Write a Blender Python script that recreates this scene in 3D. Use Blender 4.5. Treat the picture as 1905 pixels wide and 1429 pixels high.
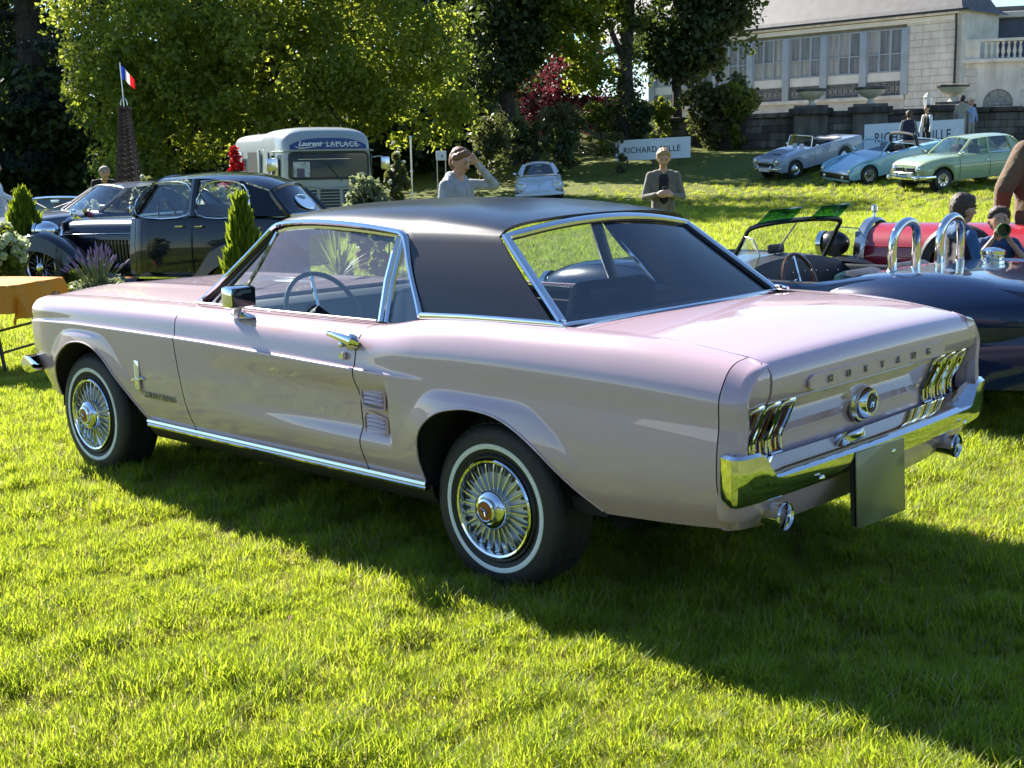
import bpy, bmesh, math, random
import numpy as np
from mathutils import Vector, Matrix
for _o in list(bpy.data.objects): bpy.data.objects.remove(_o)
SC = bpy.context.scene; COL = SC.collection
rad = math.radians; PI = math.pi
# ---------------------------------------------------------------- camera, sky, sun, exposure
CAM_H = 1.514
cd = bpy.data.cameras.new('camera'); cam = bpy.data.objects.new('camera', cd); COL.objects.link(cam)
cd.sensor_width = 36.0; cd.lens = 36.0 * 2369.1 / 1905.0; cd.clip_start = 0.05; cd.clip_end = 3000
PITCH, ROLL = -0.174908, -0.0173356
_F = np.array([0, math.cos(PITCH), math.sin(PITCH)]); _R0 = np.array([1.0, 0, 0]); _U0 = np.cross(_R0, _F)
_R = math.cos(ROLL) * _R0 + math.sin(ROLL) * _U0; _U = -math.sin(ROLL) * _R0 + math.cos(ROLL) * _U0
_m = Matrix.Identity(4)
for i in range(3):
    _m[i][0] = _R[i]; _m[i][1] = _U[i]; _m[i][2] = -_F[i]
_m[2][3] = CAM_H
cam.matrix_world = _m; SC.camera = cam
cd.dof.use_dof = False
SUN_EL, SUN_AZ = 35.0, 128.6            # azimuth counted anticlockwise from +X
w = bpy.data.worlds.new("World"); SC.world = w; w.use_nodes = True
nt = w.node_tree; bg = nt.nodes['Background']
sky = nt.nodes.new('ShaderNodeTexSky'); sky.sky_type = 'NISHITA'; sky.sun_disc = False
sky.sun_elevation = rad(SUN_EL); sky.sun_rotation = rad(90 - SUN_AZ); sky.air_density = 1.0; sky.dust_density = 0.0; sky.ozone_density = 5.0
nt.links.new(sky.outputs[0], bg.inputs[0]); bg.inputs[1].default_value = 0.07
sl = bpy.data.lights.new('sun', 'SUN'); sl.energy = 5.0; sl.angle = rad(0.55); sl.color = (1.0, 0.945, 0.86)
so = bpy.data.objects.new('sun', sl); COL.objects.link(so)
_sd = Vector((math.cos(rad(SUN_EL)) * math.cos(rad(SUN_AZ)), math.cos(rad(SUN_EL)) * math.sin(rad(SUN_AZ)), math.sin(rad(SUN_EL))))
so.rotation_euler = _sd.to_track_quat('Z', 'Y').to_euler(); so.location = (-30, 40, 40)
SC.view_settings.view_transform = 'Standard'; SC.view_settings.look = 'None'; SC.view_settings.gamma = 1.0
SC.view_settings.use_curve_mapping = False
SC.view_settings.exposure = 1.72
SC.render.engine = 'CYCLES'
SC.cycles.max_bounces = 8; SC.cycles.transparent_max_bounces = 16; SC.cycles.diffuse_bounces = 3
SC.cycles.glossy_bounces = 4; SC.cycles.transmission_bounces = 6
SC.cycles.caustics_reflective = False; SC.cycles.caustics_refractive = False
SC.cycles.sample_clamp_indirect = 6.0
try: SC.cycles.use_denoising = True
except Exception: pass

# ---------------------------------------------------------------- helpers
def unproj(u, v, dist=None, z=None, y=None):
    """photo pixel (1905 wide) -> world point at forward depth / height / depth Y"""
    d = _F + _R * (u - 952.5) / 2369.1 - _U * (v - 714.5) / 2369.1
    o = np.array([0, 0, CAM_H])
    if z is not None: t = (z - CAM_H) / d[2]
    elif y is not None: t = y / d[1]
    else: t = dist
    return o + d * t
def gz(x, y):
    """terrain height"""
    x = np.asarray(x, float); y = np.asarray(y, float)
    t = y + 0.9 * np.clip(x, -14, 14)
    T = [-1e3, 41, 43, 46, 48.2, 51.6, 54, 57, 59, 65, 75, 1e3]; Z = [0, 0, .02, .16, .38, .60, .98, 1.38, 1.52, 1.8, 2.0, 2.0]
    z1 = np.interp(t, T, Z)
    # the bank below the trees, left of the wall
    b = np.clip((y - 55 + 0.15 * (x - 6)) / 9, 0, 1); b = b * b * (3 - 2 * b)
    s = np.clip((10.5 - x) / 4, 0, 1) * np.clip((x + 9) / 8, 0, 1)
    z2 = 2.6 * b * s
    wob = .02 * np.sin(x * .7 + 1.3) * np.sin(y * .53) * np.clip((y - 12) / 10, 0, 1)
    return z1 + z2 + wob
def onground(u, v, dz=0.0):
    d = _F + _R * (u - 952.5) / 2369.1 - _U * (v - 714.5) / 2369.1
    o = np.array([0, 0, CAM_H])
    for t in np.arange(1.5, 120, 0.05):
        p = o + d * t
        if p[2] <= gz(p[0], p[1]) + dz: return p
    return o + d * 60
def gpoint(u, dist):
    """ground point below photo column u at forward depth dist"""
    p = unproj(u, 300, dist=dist); return np.array([p[0], p[1], float(gz(p[0], p[1]))])

RIM_CENTRE = (1.0, 0, .5)
def rim(me, t, mi=0):
    """turn the open border of a sheet inwards so that it shows its thickness"""
    bm = bmesh.new(); bm.from_mesh(me); bm.normal_update(); new = {}; cc = Vector(RIM_CENTRE); t = abs(t)
    if sum(f.normal.dot(f.calc_center_median() - cc) * f.calc_area() for f in bm.faces) < 0:
        bmesh.ops.reverse_faces(bm, faces=bm.faces); bm.normal_update()
    for e in [e for e in bm.edges if e.is_boundary]:
        f = e.link_faces[0]; vs = [l.vert for l in f.loops]; a, b = e.verts
        i = vs.index(a)
        if vs[(i + 1) % len(vs)] is not b: a, b = b, a
        for q in (a, b):
            if q not in new: new[q] = (q.co.copy(), q.co - q.normal * t)
    nv = {q: (bm.verts.new(c0), bm.verts.new(c1)) for q, (c0, c1) in new.items()}
    for e in [e for e in bm.edges if e.is_boundary]:
        f = e.link_faces[0]; vs = [l.vert for l in f.loops]; a, b = e.verts; i = vs.index(a)
        if vs[(i + 1) % len(vs)] is not b: a, b = b, a
        nf = bm.faces.new((nv[b][0], nv[a][0], nv[a][1], nv[b][1])); nf.smooth = True; nf.material_index = mi
    bm.to_mesh(me); bm.free()
class MB:
    def __init__(s): s.v = []; s.f = []; s.n = 0
    def add(s, v, f):
        v = np.asarray(v, float).reshape(-1, 3)
        s.v.append(v); n = s.n
        s.f += [tuple(i + n for i in q) for q in f]; s.n += len(v)
        return s
    def grid(s, P, cu=False, cv=False, flip=False):
        P = np.asarray(P, float); n, m = P.shape[:2]; F = []
        for i in range(n if cu else n - 1):
            for j in range(m if cv else m - 1):
                a, b, c, d = i * m + j, ((i + 1) % n) * m + j, ((i + 1) % n) * m + (j + 1) % m, i * m + (j + 1) % m
                F.append((a, d, c, b) if flip else (a, b, c, d))
        return s.add(P.reshape(-1, 3), F)
    def box(s, c, d, M=None, bev=0.0):
        c = np.array(c, float); h = np.array(d, float) / 2
        if bev > 0:
            b = min(bev, h.min() * .9); V = []; F = []
            bm = bmesh.new(); bmesh.ops.create_cube(bm, size=1)
            for q in bm.verts: q.co = Vector((q.co.x * h[0] * 2, q.co.y * h[1] * 2, q.co.z * h[2] * 2))
            bmesh.ops.bevel(bm, geom=list(bm.edges), offset=b, segments=2, affect='EDGES', profile=.5)
            bm.verts.index_update(); V = np.array([q.co[:] for q in bm.verts]); F = [tuple(x.index for x in f.verts) for f in bm.faces]; bm.free()
        else:
            V = np.array([(x, y, z) for x in (-1, 1) for y in (-1, 1) for z in (-1, 1)], float) * h
            F = [(0, 1, 3, 2), (4, 6, 7, 5), (0, 4, 5, 1), (2, 3, 7, 6), (0, 2, 6, 4), (1, 5, 7, 3)]
        if M is not None: V = V @ np.array(M).T[:3, :3] if np.array(M).shape[0] > 2 else V
        return s.add(V + c, F)
    def tube(s, path, r, n=8, closed=False, caps=True, sy=1.0, up=(0, 0, 1)):
        P = np.asarray(path, float); k = len(P); r = np.broadcast_to(np.asarray(r, float), (k,))
        T = np.zeros_like(P)
        for i in range(k):
            a = P[(i - 1) % k] if (closed or i > 0) else P[i]; b = P[(i + 1) % k] if (closed or i < k - 1) else P[i]
            t = b - a; T[i] = t / (np.linalg.norm(t) + 1e-12)
        up = np.array(up, float)
        if abs(T[0] @ up) > .95 * np.linalg.norm(up): up = np.array((0, 1.0, 0))
        if abs(T[0] @ up) > .95: up = np.array((1.0, 0, 0))
        N = up - T[0] * (T[0] @ up); N /= np.linalg.norm(N)
        G = np.zeros((k, n, 3)); an = np.arange(n) * 2 * PI / n
        for i in range(k):
            N = N - T[i] * (N @ T[i]); N /= (np.linalg.norm(N) + 1e-12); B = np.cross(T[i], N)
            G[i] = P[i] + r[i] * (np.cos(an)[:, None] * N + sy * np.sin(an)[:, None] * B)
        base = s.n; s.grid(G, cu=closed, cv=True, flip=True)
        if caps and not closed:
            s.f.append(tuple(base + j for j in range(n))); s.f.append(tuple(base + (k - 1) * n + j for j in reversed(range(n))))
        return s
    def lathe(s, prof, o=(0, 0, 0), ax='z', n=24, flip=False, closed=False, arc=2 * PI, a0=0):
        prof = np.asarray(prof, float); full = abs(arc - 2 * PI) < 1e-6
        an = a0 + np.arange(n if full else n + 1) * arc / n
        G = np.zeros((len(an), len(prof), 3))
        for i, a in enumerate(an):
            x, y, h = prof[:, 0] * math.cos(a), prof[:, 0] * math.sin(a), prof[:, 1]
            G[i] = np.stack({'z': (x, y, h), 'x': (h, x, y), 'y': (y, h, x)}[ax], 1)
        return s.grid(G + np.array(o, float), cu=full, cv=closed, flip=flip)
    def sphere(s, c, r, n=12, m=8):
        r = np.broadcast_to(np.asarray(r, float), (3,)); th = np.linspace(1e-3, PI - 1e-3, m + 1); an = np.arange(n) * 2 * PI / n
        G = np.array([[(math.sin(t) * math.cos(a), math.sin(t) * math.sin(a), math.cos(t)) for a in an] for t in th]) * r + np.array(c, float)
        return s.grid(G, cv=True)
    def prism(s, poly, h0, h1, ax='z'):
        """polygon (a,b) extruded along ax; ax z:(x,y) y:(x,z) x:(y,z)"""
        p = np.asarray(poly, float); n = len(p); V = []
        for h in (h0, h1):
            H = np.full(n, h)
            V.append(np.stack({'z': (p[:, 0], p[:, 1], H), 'y': (p[:, 0], H, p[:, 1]), 'x': (H, p[:, 0], p[:, 1])}[ax], 1))
        F = [tuple(range(n))[::-1], tuple(range(n, 2 * n))] + [(i, (i + 1) % n, n + (i + 1) % n, n + i) for i in range(n)]
        return s.add(np.concatenate(V), F)
    def xf(s, M, i0=0):
        M = np.array(M)
        s.v = [v @ M[:3, :3].T + M[:3, 3] for v in s.v]; return s
    def mirror(s):
        o = MB(); 
        for v in s.v: o.v.append(v * np.array([1, -1, 1]))
        o.f = [q[::-1] for q in s.f]; o.n = s.n; return o
    def mesh(s, name, mat, smooth=True, ang=38):
        me = bpy.data.meshes.new(name)
        V = np.concatenate(s.v) if s.v else np.zeros((0, 3))
        me.from_pydata(V, [], s.f)
        if mat is not None: me.materials.append(mat)
        if smooth:
            me.polygons.foreach_set('use_smooth', np.ones(len(me.polygons), bool)); me.set_sharp_from_angle(angle=rad(ang))
        me.update(); return me
    def build(s, name, mat, parent=None, smooth=True, ang=38, solid=0.0, recalc=False, rimmat=None):
        me = s.mesh(name, mat, smooth, ang)
        if recalc:
            bm = bmesh.new(); bm.from_mesh(me); bmesh.ops.recalc_face_normals(bm, faces=bm.faces); bm.to_mesh(me); bm.free()
        o = link(name, me, parent)
        if solid:
            if rimmat is not None: me.materials.append(rimmat)
            rim(me, solid, 1 if rimmat is not None else 0)
        return o
def link(name, me, parent=None, loc=None, rot=None):
    o = bpy.data.objects.new(name, me); COL.objects.link(o)
    if parent is not None: o.parent = parent
    if loc is not None: o.location = loc
    if rot is not None: o.rotation_euler = rot
    return o
def tag(o, label=None, cat=None, group=None, kind=None):
    if label: o['label'] = label
    if cat: o['category'] = cat
    if group: o['group'] = group
    if kind: o['kind'] = kind
    return o
def thing(name, label, cat, loc=(0, 0, 0), rz=0.0, group=None):
    o = bpy.data.objects.new(name, None); COL.objects.link(o); o.empty_display_size = .2
    o.location = tuple(float(c) for c in loc); o.rotation_euler = (0, 0, rz)
    return tag(o, label, cat, group)
def part(name, parent):
    o = bpy.data.objects.new(name, None); COL.objects.link(o); o.parent = parent; return o
def text_mb(txt, size, ext=.002, sx=1.0, shear=0.0, align='CENTER', space=1.0, bold=0.0):
    c = bpy.data.curves.new('t', 'FONT'); c.body = txt; c.size = size; c.extrude = ext; c.align_x = align; c.align_y = 'CENTER'; c.space_character = space; c.shear = shear; c.offset = bold; c.resolution_u = 3
    o = bpy.data.objects.new('t', c); COL.objects.link(o)
    dg = bpy.context.evaluated_depsgraph_get(); me = bpy.data.meshes.new_from_object(o.evaluated_get(dg))
    V = np.array([v.co[:] for v in me.vertices]).reshape(-1, 3); F = [tuple(p.vertices) for p in me.polygons]
    bpy.data.objects.remove(o); bpy.data.meshes.remove(me); bpy.data.curves.remove(c)
    if len(V): V[:, 0] *= sx
    m = MB(); m.add(V, F); return m
def spl(P, n, closed=False):
    """Catmull-Rom through points, n samples per span"""
    P = np.asarray(P, float); k = len(P); out = []
    for i in range(k if closed else k - 1):
        p1, p2 = P[i], P[(i + 1) % k]
        p0 = P[(i - 1) % k] if (closed or i > 0) else 2 * p1 - p2
        p3 = P[(i + 2) % k] if (closed or i < k - 2) else 2 * p2 - p1
        for t in np.arange(n) / n:
            out.append(.5 * ((2 * p1) + (-p0 + p2) * t + (2 * p0 - 5 * p1 + 4 * p2 - p3) * t * t + (-p0 + 3 * p1 - 3 * p2 + p3) * t ** 3))
    if not closed: out.append(P[-1])
    return np.array(out)
def pchip(x, X, Y):
    """smooth monotone interpolation (Fritsch-Carlson) of Y over rising X"""
    X = np.asarray(X, float); Y = np.asarray(Y, float); x = np.asarray(x, float)
    h = np.diff(X); sh = (1,) * (Y.ndim - 1); d = np.diff(Y, axis=0) / h.reshape(-1, *sh)
    m = np.zeros_like(Y); m[0] = d[0]; m[-1] = d[-1]
    for i in range(1, len(X) - 1):
        s = d[i - 1] * d[i] > 0; w1 = 2 * h[i] + h[i - 1]; w2 = h[i] + 2 * h[i - 1]
        with np.errstate(divide='ignore', invalid='ignore'):
            m[i] = np.where(s, (w1 + w2) / (w1 / d[i - 1] + w2 / d[i]), 0)
    i = np.clip(np.searchsorted(X, x, side='right') - 1, 0, len(X) - 2); t = np.clip((x - X[i]) / h[i], 0, 1).reshape(x.shape + sh)
    hh = h[i].reshape(x.shape + sh)
    return (2 * t ** 3 - 3 * t ** 2 + 1) * Y[i] + (t ** 3 - 2 * t ** 2 + t) * hh * m[i] + (-2 * t ** 3 + 3 * t ** 2) * Y[i + 1] + (t ** 3 - t ** 2) * hh * m[i + 1]
def sstep(a, b, x):
    t = np.clip((x - a) / (b - a), 0, 1); return t * t * (3 - 2 * t)

# ---------------------------------------------------------------- materials
def mat(name, col, rough=.5, metal=0.0, coat=0.0, coat_r=.03, spec=.5, noise=None, bump=None, emis=None, sheen=0.0, trans=None, streak=None):
    """noise=(scale, amount[, second colour]) colour mottling; bump=(scale, strength); trans: translucent share"""
    m = bpy.data.materials.new(name); m.use_nodes = True; N = m.node_tree.nodes; L = m.node_tree.links; b = N['Principled BSDF']
    b.inputs['Base Color'].default_value = (*col, 1); b.inputs['Roughness'].default_value = rough; b.inputs['Metallic'].default_value = metal
    b.inputs['Coat Weight'].default_value = coat; b.inputs['Coat Roughness'].default_value = coat_r; b.inputs['Specular IOR Level'].default_value = spec
    if sheen: b.inputs['Sheen Weight'].default_value = sheen
    if noise or bump: tc = N.new('ShaderNodeTexCoord')
    if noise:
        t = N.new('ShaderNodeTexNoise'); t.inputs['Scale'].default_value = noise[0]; t.inputs['Detail'].default_value = 5
        if streak:
            ge = N.new('ShaderNodeNewGeometry'); vm = N.new('ShaderNodeVectorMath'); vm.operation = 'MULTIPLY'; vm.inputs[1].default_value = streak; L.new(ge.outputs['Position'], vm.inputs[0]); L.new(vm.outputs[0], t.inputs['Vector'])
        else: L.new(tc.outputs['Object'], t.inputs['Vector'])
        mx = N.new('ShaderNodeMix'); mx.data_type = 'RGBA'
        c2 = noise[2] if len(noise) > 2 else tuple(min(1, c * (1 + noise[1])) for c in col); c1 = col if len(noise) > 2 else tuple(c * (1 - noise[1]) for c in col)
        mx.inputs[6].default_value = (*c1, 1); mx.inputs[7].default_value = (*c2, 1)
        rp = N.new('ShaderNodeMapRange'); rp.inputs[1].default_value = .32; rp.inputs[2].default_value = .68
        L.new(t.outputs[0], rp.inputs[0]); L.new(rp.outputs[0], mx.inputs[0]); L.new(mx.outputs[2], b.inputs['Base Color'])
    if bump:
        t2 = N.new('ShaderNodeTexNoise'); t2.inputs['Scale'].default_value = bump[0]; t2.inputs['Detail'].default_value = 3
        L.new(tc.outputs['Object'], t2.inputs['Vector']); bp = N.new('ShaderNodeBump'); bp.inputs['Strength'].default_value = bump[1]; bp.inputs['Distance'].default_value = bump[2] if len(bump) > 2 else .01
        L.new(t2.outputs[0], bp.inputs['Height']); L.new(bp.outputs[0], b.inputs['Normal'])
    if emis: b.inputs['Emission Color'].default_value = (*emis[:3], 1); b.inputs['Emission Strength'].default_value = emis[3]
    if trans:
        tr = N.new('ShaderNodeBsdfTranslucent'); mx2 = N.new('ShaderNodeMixShader'); mx2.inputs[0].default_value = trans[0]
        tr.inputs[0].default_value = (*trans[1], 1)
        out = N['Material Output']; L.new(b.outputs[0], mx2.inputs[1]); L.new(tr.outputs[0], mx2.inputs[2]); L.new(mx2.outputs[0], out.inputs[0])
    return m
def glassmat(name, tint=(.86, .9, .88), ior=1.5, rough=.0):
    m = bpy.data.materials.new(name); m.use_nodes = True; N = m.node_tree.nodes; L = m.node_tree.links; N.remove(N['Principled BSDF'])
    t = N.new('ShaderNodeBsdfTransparent'); t.inputs[0].default_value = (*tint, 1); g = N.new('ShaderNodeBsdfGlossy'); g.inputs['Roughness'].default_value = rough
    mx = N.new('ShaderNodeMixShader'); ge = N.new('ShaderNodeNewGeometry')
    def mth(op, a, b_=None, cl=False):
        q = N.new('ShaderNodeMath'); q.operation = op; q.use_clamp = cl
        for i, v in enumerate((a, b_)):
            if v is None: continue
            if isinstance(v, (int, float)): q.inputs[i].default_value = v
            else: L.new(v, q.inputs[i])
        return q.outputs[0]
    dp = N.new('ShaderNodeVectorMath'); dp.operation = 'DOT_PRODUCT'; L.new(ge.outputs['Incoming'], dp.inputs[0]); L.new(ge.outputs['Normal'], dp.inputs[1])
    c = mth('SUBTRACT', 1.0, mth('ABSOLUTE', dp.outputs['Value']), True)
    fr = mth('ADD', mth('MULTIPLY', mth('POWER', c, 5.0), .86), .13, True)
    L.new(fr, mx.inputs[0]); L.new(t.outputs[0], mx.inputs[1]); L.new(g.outputs[0], mx.inputs[2]); L.new(mx.outputs[0], N['Material Output'].inputs[0])
    return m
M = {}
M['chrome'] = mat('chrome', (.78, .79, .80), .05, 1.0)
M['chrome_dull'] = mat('chrome_dull', (.6, .6, .6), .22, 1.0)
M['black'] = mat('black_satin', (.012, .012, .013), .5)
M['dark'] = mat('dark_underside', (.012, .011, .010), .85)
M['rubber'] = mat('tyre_rubber', (.018, .018, .019), .62, noise=(40, .3), bump=(120, .15))
M['white_rubber'] = mat('white_rubber', (.78, .79, .76), .5, noise=(30, .06))
M['pink'] = mat('pink_paint', (.545, .38, .42), .38, coat=1.0, coat_r=.012, spec=.3); M['pink'].node_tree.nodes['Principled BSDF'].inputs['Coat IOR'].default_value = 1.72
M['vinyl'] = mat('black_vinyl', (.010, .0105, .015), .23, spec=.6, bump=(190, .06, .0009))
M['glass'] = glassmat('window_glass', (.74, .80, .80))
M['glass_clear'] = glassmat('clear_glass', (.93, .96, .94))
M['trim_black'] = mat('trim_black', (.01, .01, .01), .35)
M['lens_red'] = mat('red_lens', (.16, .008, .008), .08, coat=1.0)
M['lens_amber'] = mat('amber_lens', (.5, .16, .02), .1, coat=1.0)
M['lamp_glass'] = mat('lamp_glass', (.75, .77, .78), .06, .6, coat=1.0)
M['interior'] = mat('dark_interior', (.022, .021, .022), .55, noise=(20, .2))
M['seat'] = mat('black_seat_vinyl', (.035, .034, .036), .45, bump=(60, .2))
M['emblem_red'] = mat('emblem_red', (.22, .02, .015), .25, coat=.8)
M['fan_silver'] = mat('fan_silver', (.60, .62, .64), .40, .25)
M['steel_grey'] = mat('hubcap_grey', (.24, .25, .25), .3, .75)
# ================================================================ terrain, lawn
def fastmesh(name, V, Q, mats, mi=None, smooth=False):
    """V (n,3), Q (m,4) int -> mesh (quads), quickly"""
    me = bpy.data.meshes.new(name); V = np.ascontiguousarray(V, np.float32); Q = np.ascontiguousarray(Q, np.int32); k = Q.shape[1]
    me.vertices.add(len(V)); me.vertices.foreach_set('co', V.ravel()); me.loops.add(Q.size); me.loops.foreach_set('vertex_index', Q.ravel())
    me.polygons.add(len(Q)); me.polygons.foreach_set('loop_start', np.arange(0, Q.size, k, dtype=np.int32)); me.polygons.foreach_set('loop_total', np.full(len(Q), k, np.int32))
    for m in mats: me.materials.append(m)
    if mi is not None: me.polygons.foreach_set('material_index', np.asarray(mi, np.int32))
    if smooth: me.polygons.foreach_set('use_smooth', np.ones(len(Q), bool))
    me.update(calc_edges=True); me.validate(); return me
def lawn_mat():
    m = bpy.data.materials.new('lawn'); m.use_nodes = True; N = m.node_tree.nodes; L = m.node_tree.links; b = N['Principled BSDF']; b.inputs['Roughness'].default_value = .85; b.inputs['Specular IOR Level'].default_value = .15
    tc = N.new('ShaderNodeTexCoord'); prev = None
    cols = [((.075, .10, .014), (.15, .175, .028)), ((.06, .085, .014), (.19, .19, .05))]
    for i, (sc, det, (c1, c2)) in enumerate(((.35, 6, cols[0]), (5.5, 8, cols[1]))):
        t = N.new('ShaderNodeTexNoise'); t.inputs['Scale'].default_value = sc; t.inputs['Detail'].default_value = det; t.inputs['Roughness'].default_value = .65; L.new(tc.outputs['Object'], t.inputs['Vector'])
        r = N.new('ShaderNodeMapRange'); r.inputs[1].default_value = .3; r.inputs[2].default_value = .7; L.new(t.outputs[0], r.inputs[0])
        x = N.new('ShaderNodeMix'); x.data_type = 'RGBA'; x.inputs[6].default_value = (*c1, 1); x.inputs[7].default_value = (*c2, 1); L.new(r.outputs[0], x.inputs[0])
        if prev is None: prev = x.outputs[2]
        else:
            y = N.new('ShaderNodeMix'); y.data_type = 'RGBA'; y.inputs[0].default_value = .5; L.new(prev, y.inputs[6]); L.new(x.outputs[2], y.inputs[7]); prev = y.outputs[2]
    L.new(prev, b.inputs['Base Color'])
    t = N.new('ShaderNodeTexNoise'); t.inputs['Scale'].default_value = 22; t.inputs['Detail'].default_value = 6; L.new(tc.outputs['Object'], t.inputs['Vector']); bp = N.new('ShaderNodeBump'); bp.inputs['Strength'].default_value = .9; bp.inputs['Distance'].default_value = .06; L.new(t.outputs[0], bp.inputs['Height']); L.new(bp.outputs[0], b.inputs['Normal'])
    return m
M['lawn'] = lawn_mat()
_ax = np.concatenate([np.linspace(-700, -70, 8)[:-1], np.linspace(-70, 70, 141), np.linspace(70, 700, 8)[1:]])
_ay = np.concatenate([np.linspace(-500, -30, 6)[:-1], np.linspace(-30, 110, 141), np.linspace(110, 900, 8)[1:]])
_X, _Y = np.meshgrid(_ax, _ay, indexing='ij'); _P = np.stack([_X, _Y, gz(_X, _Y)], 2)
_i, _j = np.meshgrid(np.arange(len(_ax) - 1), np.arange(len(_ay) - 1), indexing='ij'); _k = _i * len(_ay) + _j
_Q = np.stack([_k, _k + len(_ay), _k + len(_ay) + 1, _k + 1], 2).reshape(-1, 4)
ground = link('lawn_ground', fastmesh('lawn_ground', _P.reshape(-1, 3), _Q, [M['lawn']], smooth=True)); tag(ground, kind='structure')

def leafmat(name, c1, c2, tcol, share=.42, rough=.5, spec=.3, scale=.9):
    m = mat(name, c1, rough, spec=spec, noise=(scale, .3, c2), trans=(share, tcol)); return m
def grass_field():
    gm = leafmat('grass_blades', (.095, .16, .010), (.24, .275, .030), (.68, .78, .055), .48, .45, .2, 1.3)
    gm2 = leafmat('dry_blades', (.33, .29, .12), (.46, .40, .20), (.62, .55, .22), .38, .5, .15, 1.3)
    gm3 = leafmat('lush_blades', (.080, .140, .010), (.19, .245, .022), (.60, .72, .045), .47, .45, .2, 1.3); gm4 = leafmat('yellow_blades', (.18, .20, .020), (.34, .33, .06), (.82, .80, .11), .47, .45, .2, 1.3)
    rng = np.random.default_rng(5); hid = bpy.data.collections.new('tufts')
    for t in range(6):
        V, Q, mi = [], [], []; nb = 46 if t < 4 else 30
        for b in range(nb):
            a = rng.uniform(0, 2 * PI); r0 = rng.uniform(0, .055) ; h = rng.uniform(.018, .050) * (1.2, 1, .8, 1.3, .8, .6)[t] * (1.25 if t == 3 else 1); lean = rng.uniform(.15, 1.1) * h; d = rng.uniform(0, 2 * PI); wd = rng.uniform(.0014, .0028)
            bx, by = r0 * math.cos(a), r0 * math.sin(a); dx, dy = math.cos(d), math.sin(d); px, py = -dy, dx
            pts = [(bx, by, -.008), (bx + dx * lean * .35, by + dy * lean * .35, h * .6), (bx + dx * lean, by + dy * lean, h)]
            n = len(V)
            for (x, y, z), w_ in zip(pts, (wd, wd * .8, wd * .12)): V += [(x - px * w_, y - py * w_, z), (x + px * w_, y + py * w_, z)]
            Q += [(n, n + 1, n + 3, n + 2), (n + 2, n + 3, n + 5, n + 4)]; k = 1 if rng.random() < ((.06, .12, .26, .05)[t] if t < 4 else .42) else 0; mi += [k, k]
        if t >= 4:   # clover and small broad leaves
            for b in range(16):
                a = rng.uniform(0, 2 * PI); r0 = rng.uniform(0, .06); s_ = rng.uniform(.003, .006); z = rng.uniform(.012, .034); bx, by = r0 * math.cos(a), r0 * math.sin(a); n = len(V); tl = rng.uniform(-.5, .5, 2)
                V += [(bx - s_, by, z - tl[0] * s_), (bx, by - s_, z - tl[1] * s_), (bx + s_, by, z + tl[0] * s_), (bx, by + s_, z + tl[1] * s_)]; Q += [(n, n + 1, n + 2, n + 3)]; mi += [0]
        o = bpy.data.objects.new('grass_tuft', fastmesh('grass_tuft', np.array(V), np.array(Q), [(gm3, gm, gm4, gm3, gm, gm4)[t], gm2], mi)); hid.objects.link(o)
    # emitter: the lawn wedge the lens sees, point density carried per vertex
    ys = np.concatenate([np.linspace(1.9, 12, 60), np.linspace(12.4, 46, 75)]); us = np.linspace(-1, 1, 50)
    P = np.array([[(u * (.47 * y + .9), y, 0) for u in us] for y in ys]); P[:, :, 2] = gz(P[:, :, 0], P[:, :, 1]) + .001
    n, m_ = P.shape[:2]; I, J = np.meshgrid(np.arange(n - 1), np.arange(m_ - 1), indexing='ij'); K = I * m_ + J
    me = fastmesh('grass', P.reshape(-1, 3), np.stack([K, K + 1, K + m_ + 1, K + m_], 2).reshape(-1, 4), [gm])
    yy = P.reshape(-1, 3)[:, 1]; dens = np.interp(yy, [2, 4, 6, 8, 12, 20, 34, 46], [1400, 1280, 820, 440, 215, 85, 26, 2]); sz = np.interp(yy, [2, 5, 8, 12, 20, 34, 46], [1, 1.05, 1.25, 1.55, 2.0, 2.2, 1.8])
    at = me.attributes.new('dens', 'FLOAT', 'POINT'); at.data.foreach_set('value', dens.astype(np.float32)); at = me.attributes.new('size', 'FLOAT', 'POINT'); at.data.foreach_set('value', sz.astype(np.float32))
    ob = link('grass', me); tag(ob, 'short mown grass blades covering the lawn', 'grass', kind='stuff')
    ng = bpy.data.node_groups.new('grass_scatter', 'GeometryNodeTree'); ng.interface.new_socket('Geometry', in_out='INPUT', socket_type='NodeSocketGeometry'); ng.interface.new_socket('Geometry', in_out='OUTPUT', socket_type='NodeSocketGeometry')
    N = ng.nodes; L = ng.links; gi = N.new('NodeGroupInput'); go = N.new('NodeGroupOutput'); dp = N.new('GeometryNodeDistributePointsOnFaces'); na = N.new('GeometryNodeInputNamedAttribute'); na.data_type = 'FLOAT'; na.inputs[0].default_value = 'dens'
    L.new(gi.outputs[0], dp.inputs['Mesh']); L.new(na.outputs[0], dp.inputs['Density']); dp.inputs['Seed'].default_value = 3
    ci = N.new('GeometryNodeCollectionInfo'); ci.inputs['Collection'].default_value = hid; ci.inputs['Separate Children'].default_value = True; ci.inputs['Reset Children'].default_value = True
    ip = N.new('GeometryNodeInstanceOnPoints'); ip.inputs['Pick Instance'].default_value = True; L.new(dp.outputs['Points'], ip.inputs['Points']); L.new(ci.outputs[0], ip.inputs['Instance'])
    # which tuft: clumped by noise plus chance
    pos = N.new('GeometryNodeInputPosition'); nz = N.new('ShaderNodeTexNoise'); nz.inputs['Scale'].default_value = 1.1; nz.inputs['Detail'].default_value = 3; L.new(pos.outputs[0], nz.inputs['Vector'])
    rv = N.new('FunctionNodeRandomValue'); rv.data_type = 'FLOAT'; rv.inputs[2].default_value = -1.8; rv.inputs[3].default_value = 1.8
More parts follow.
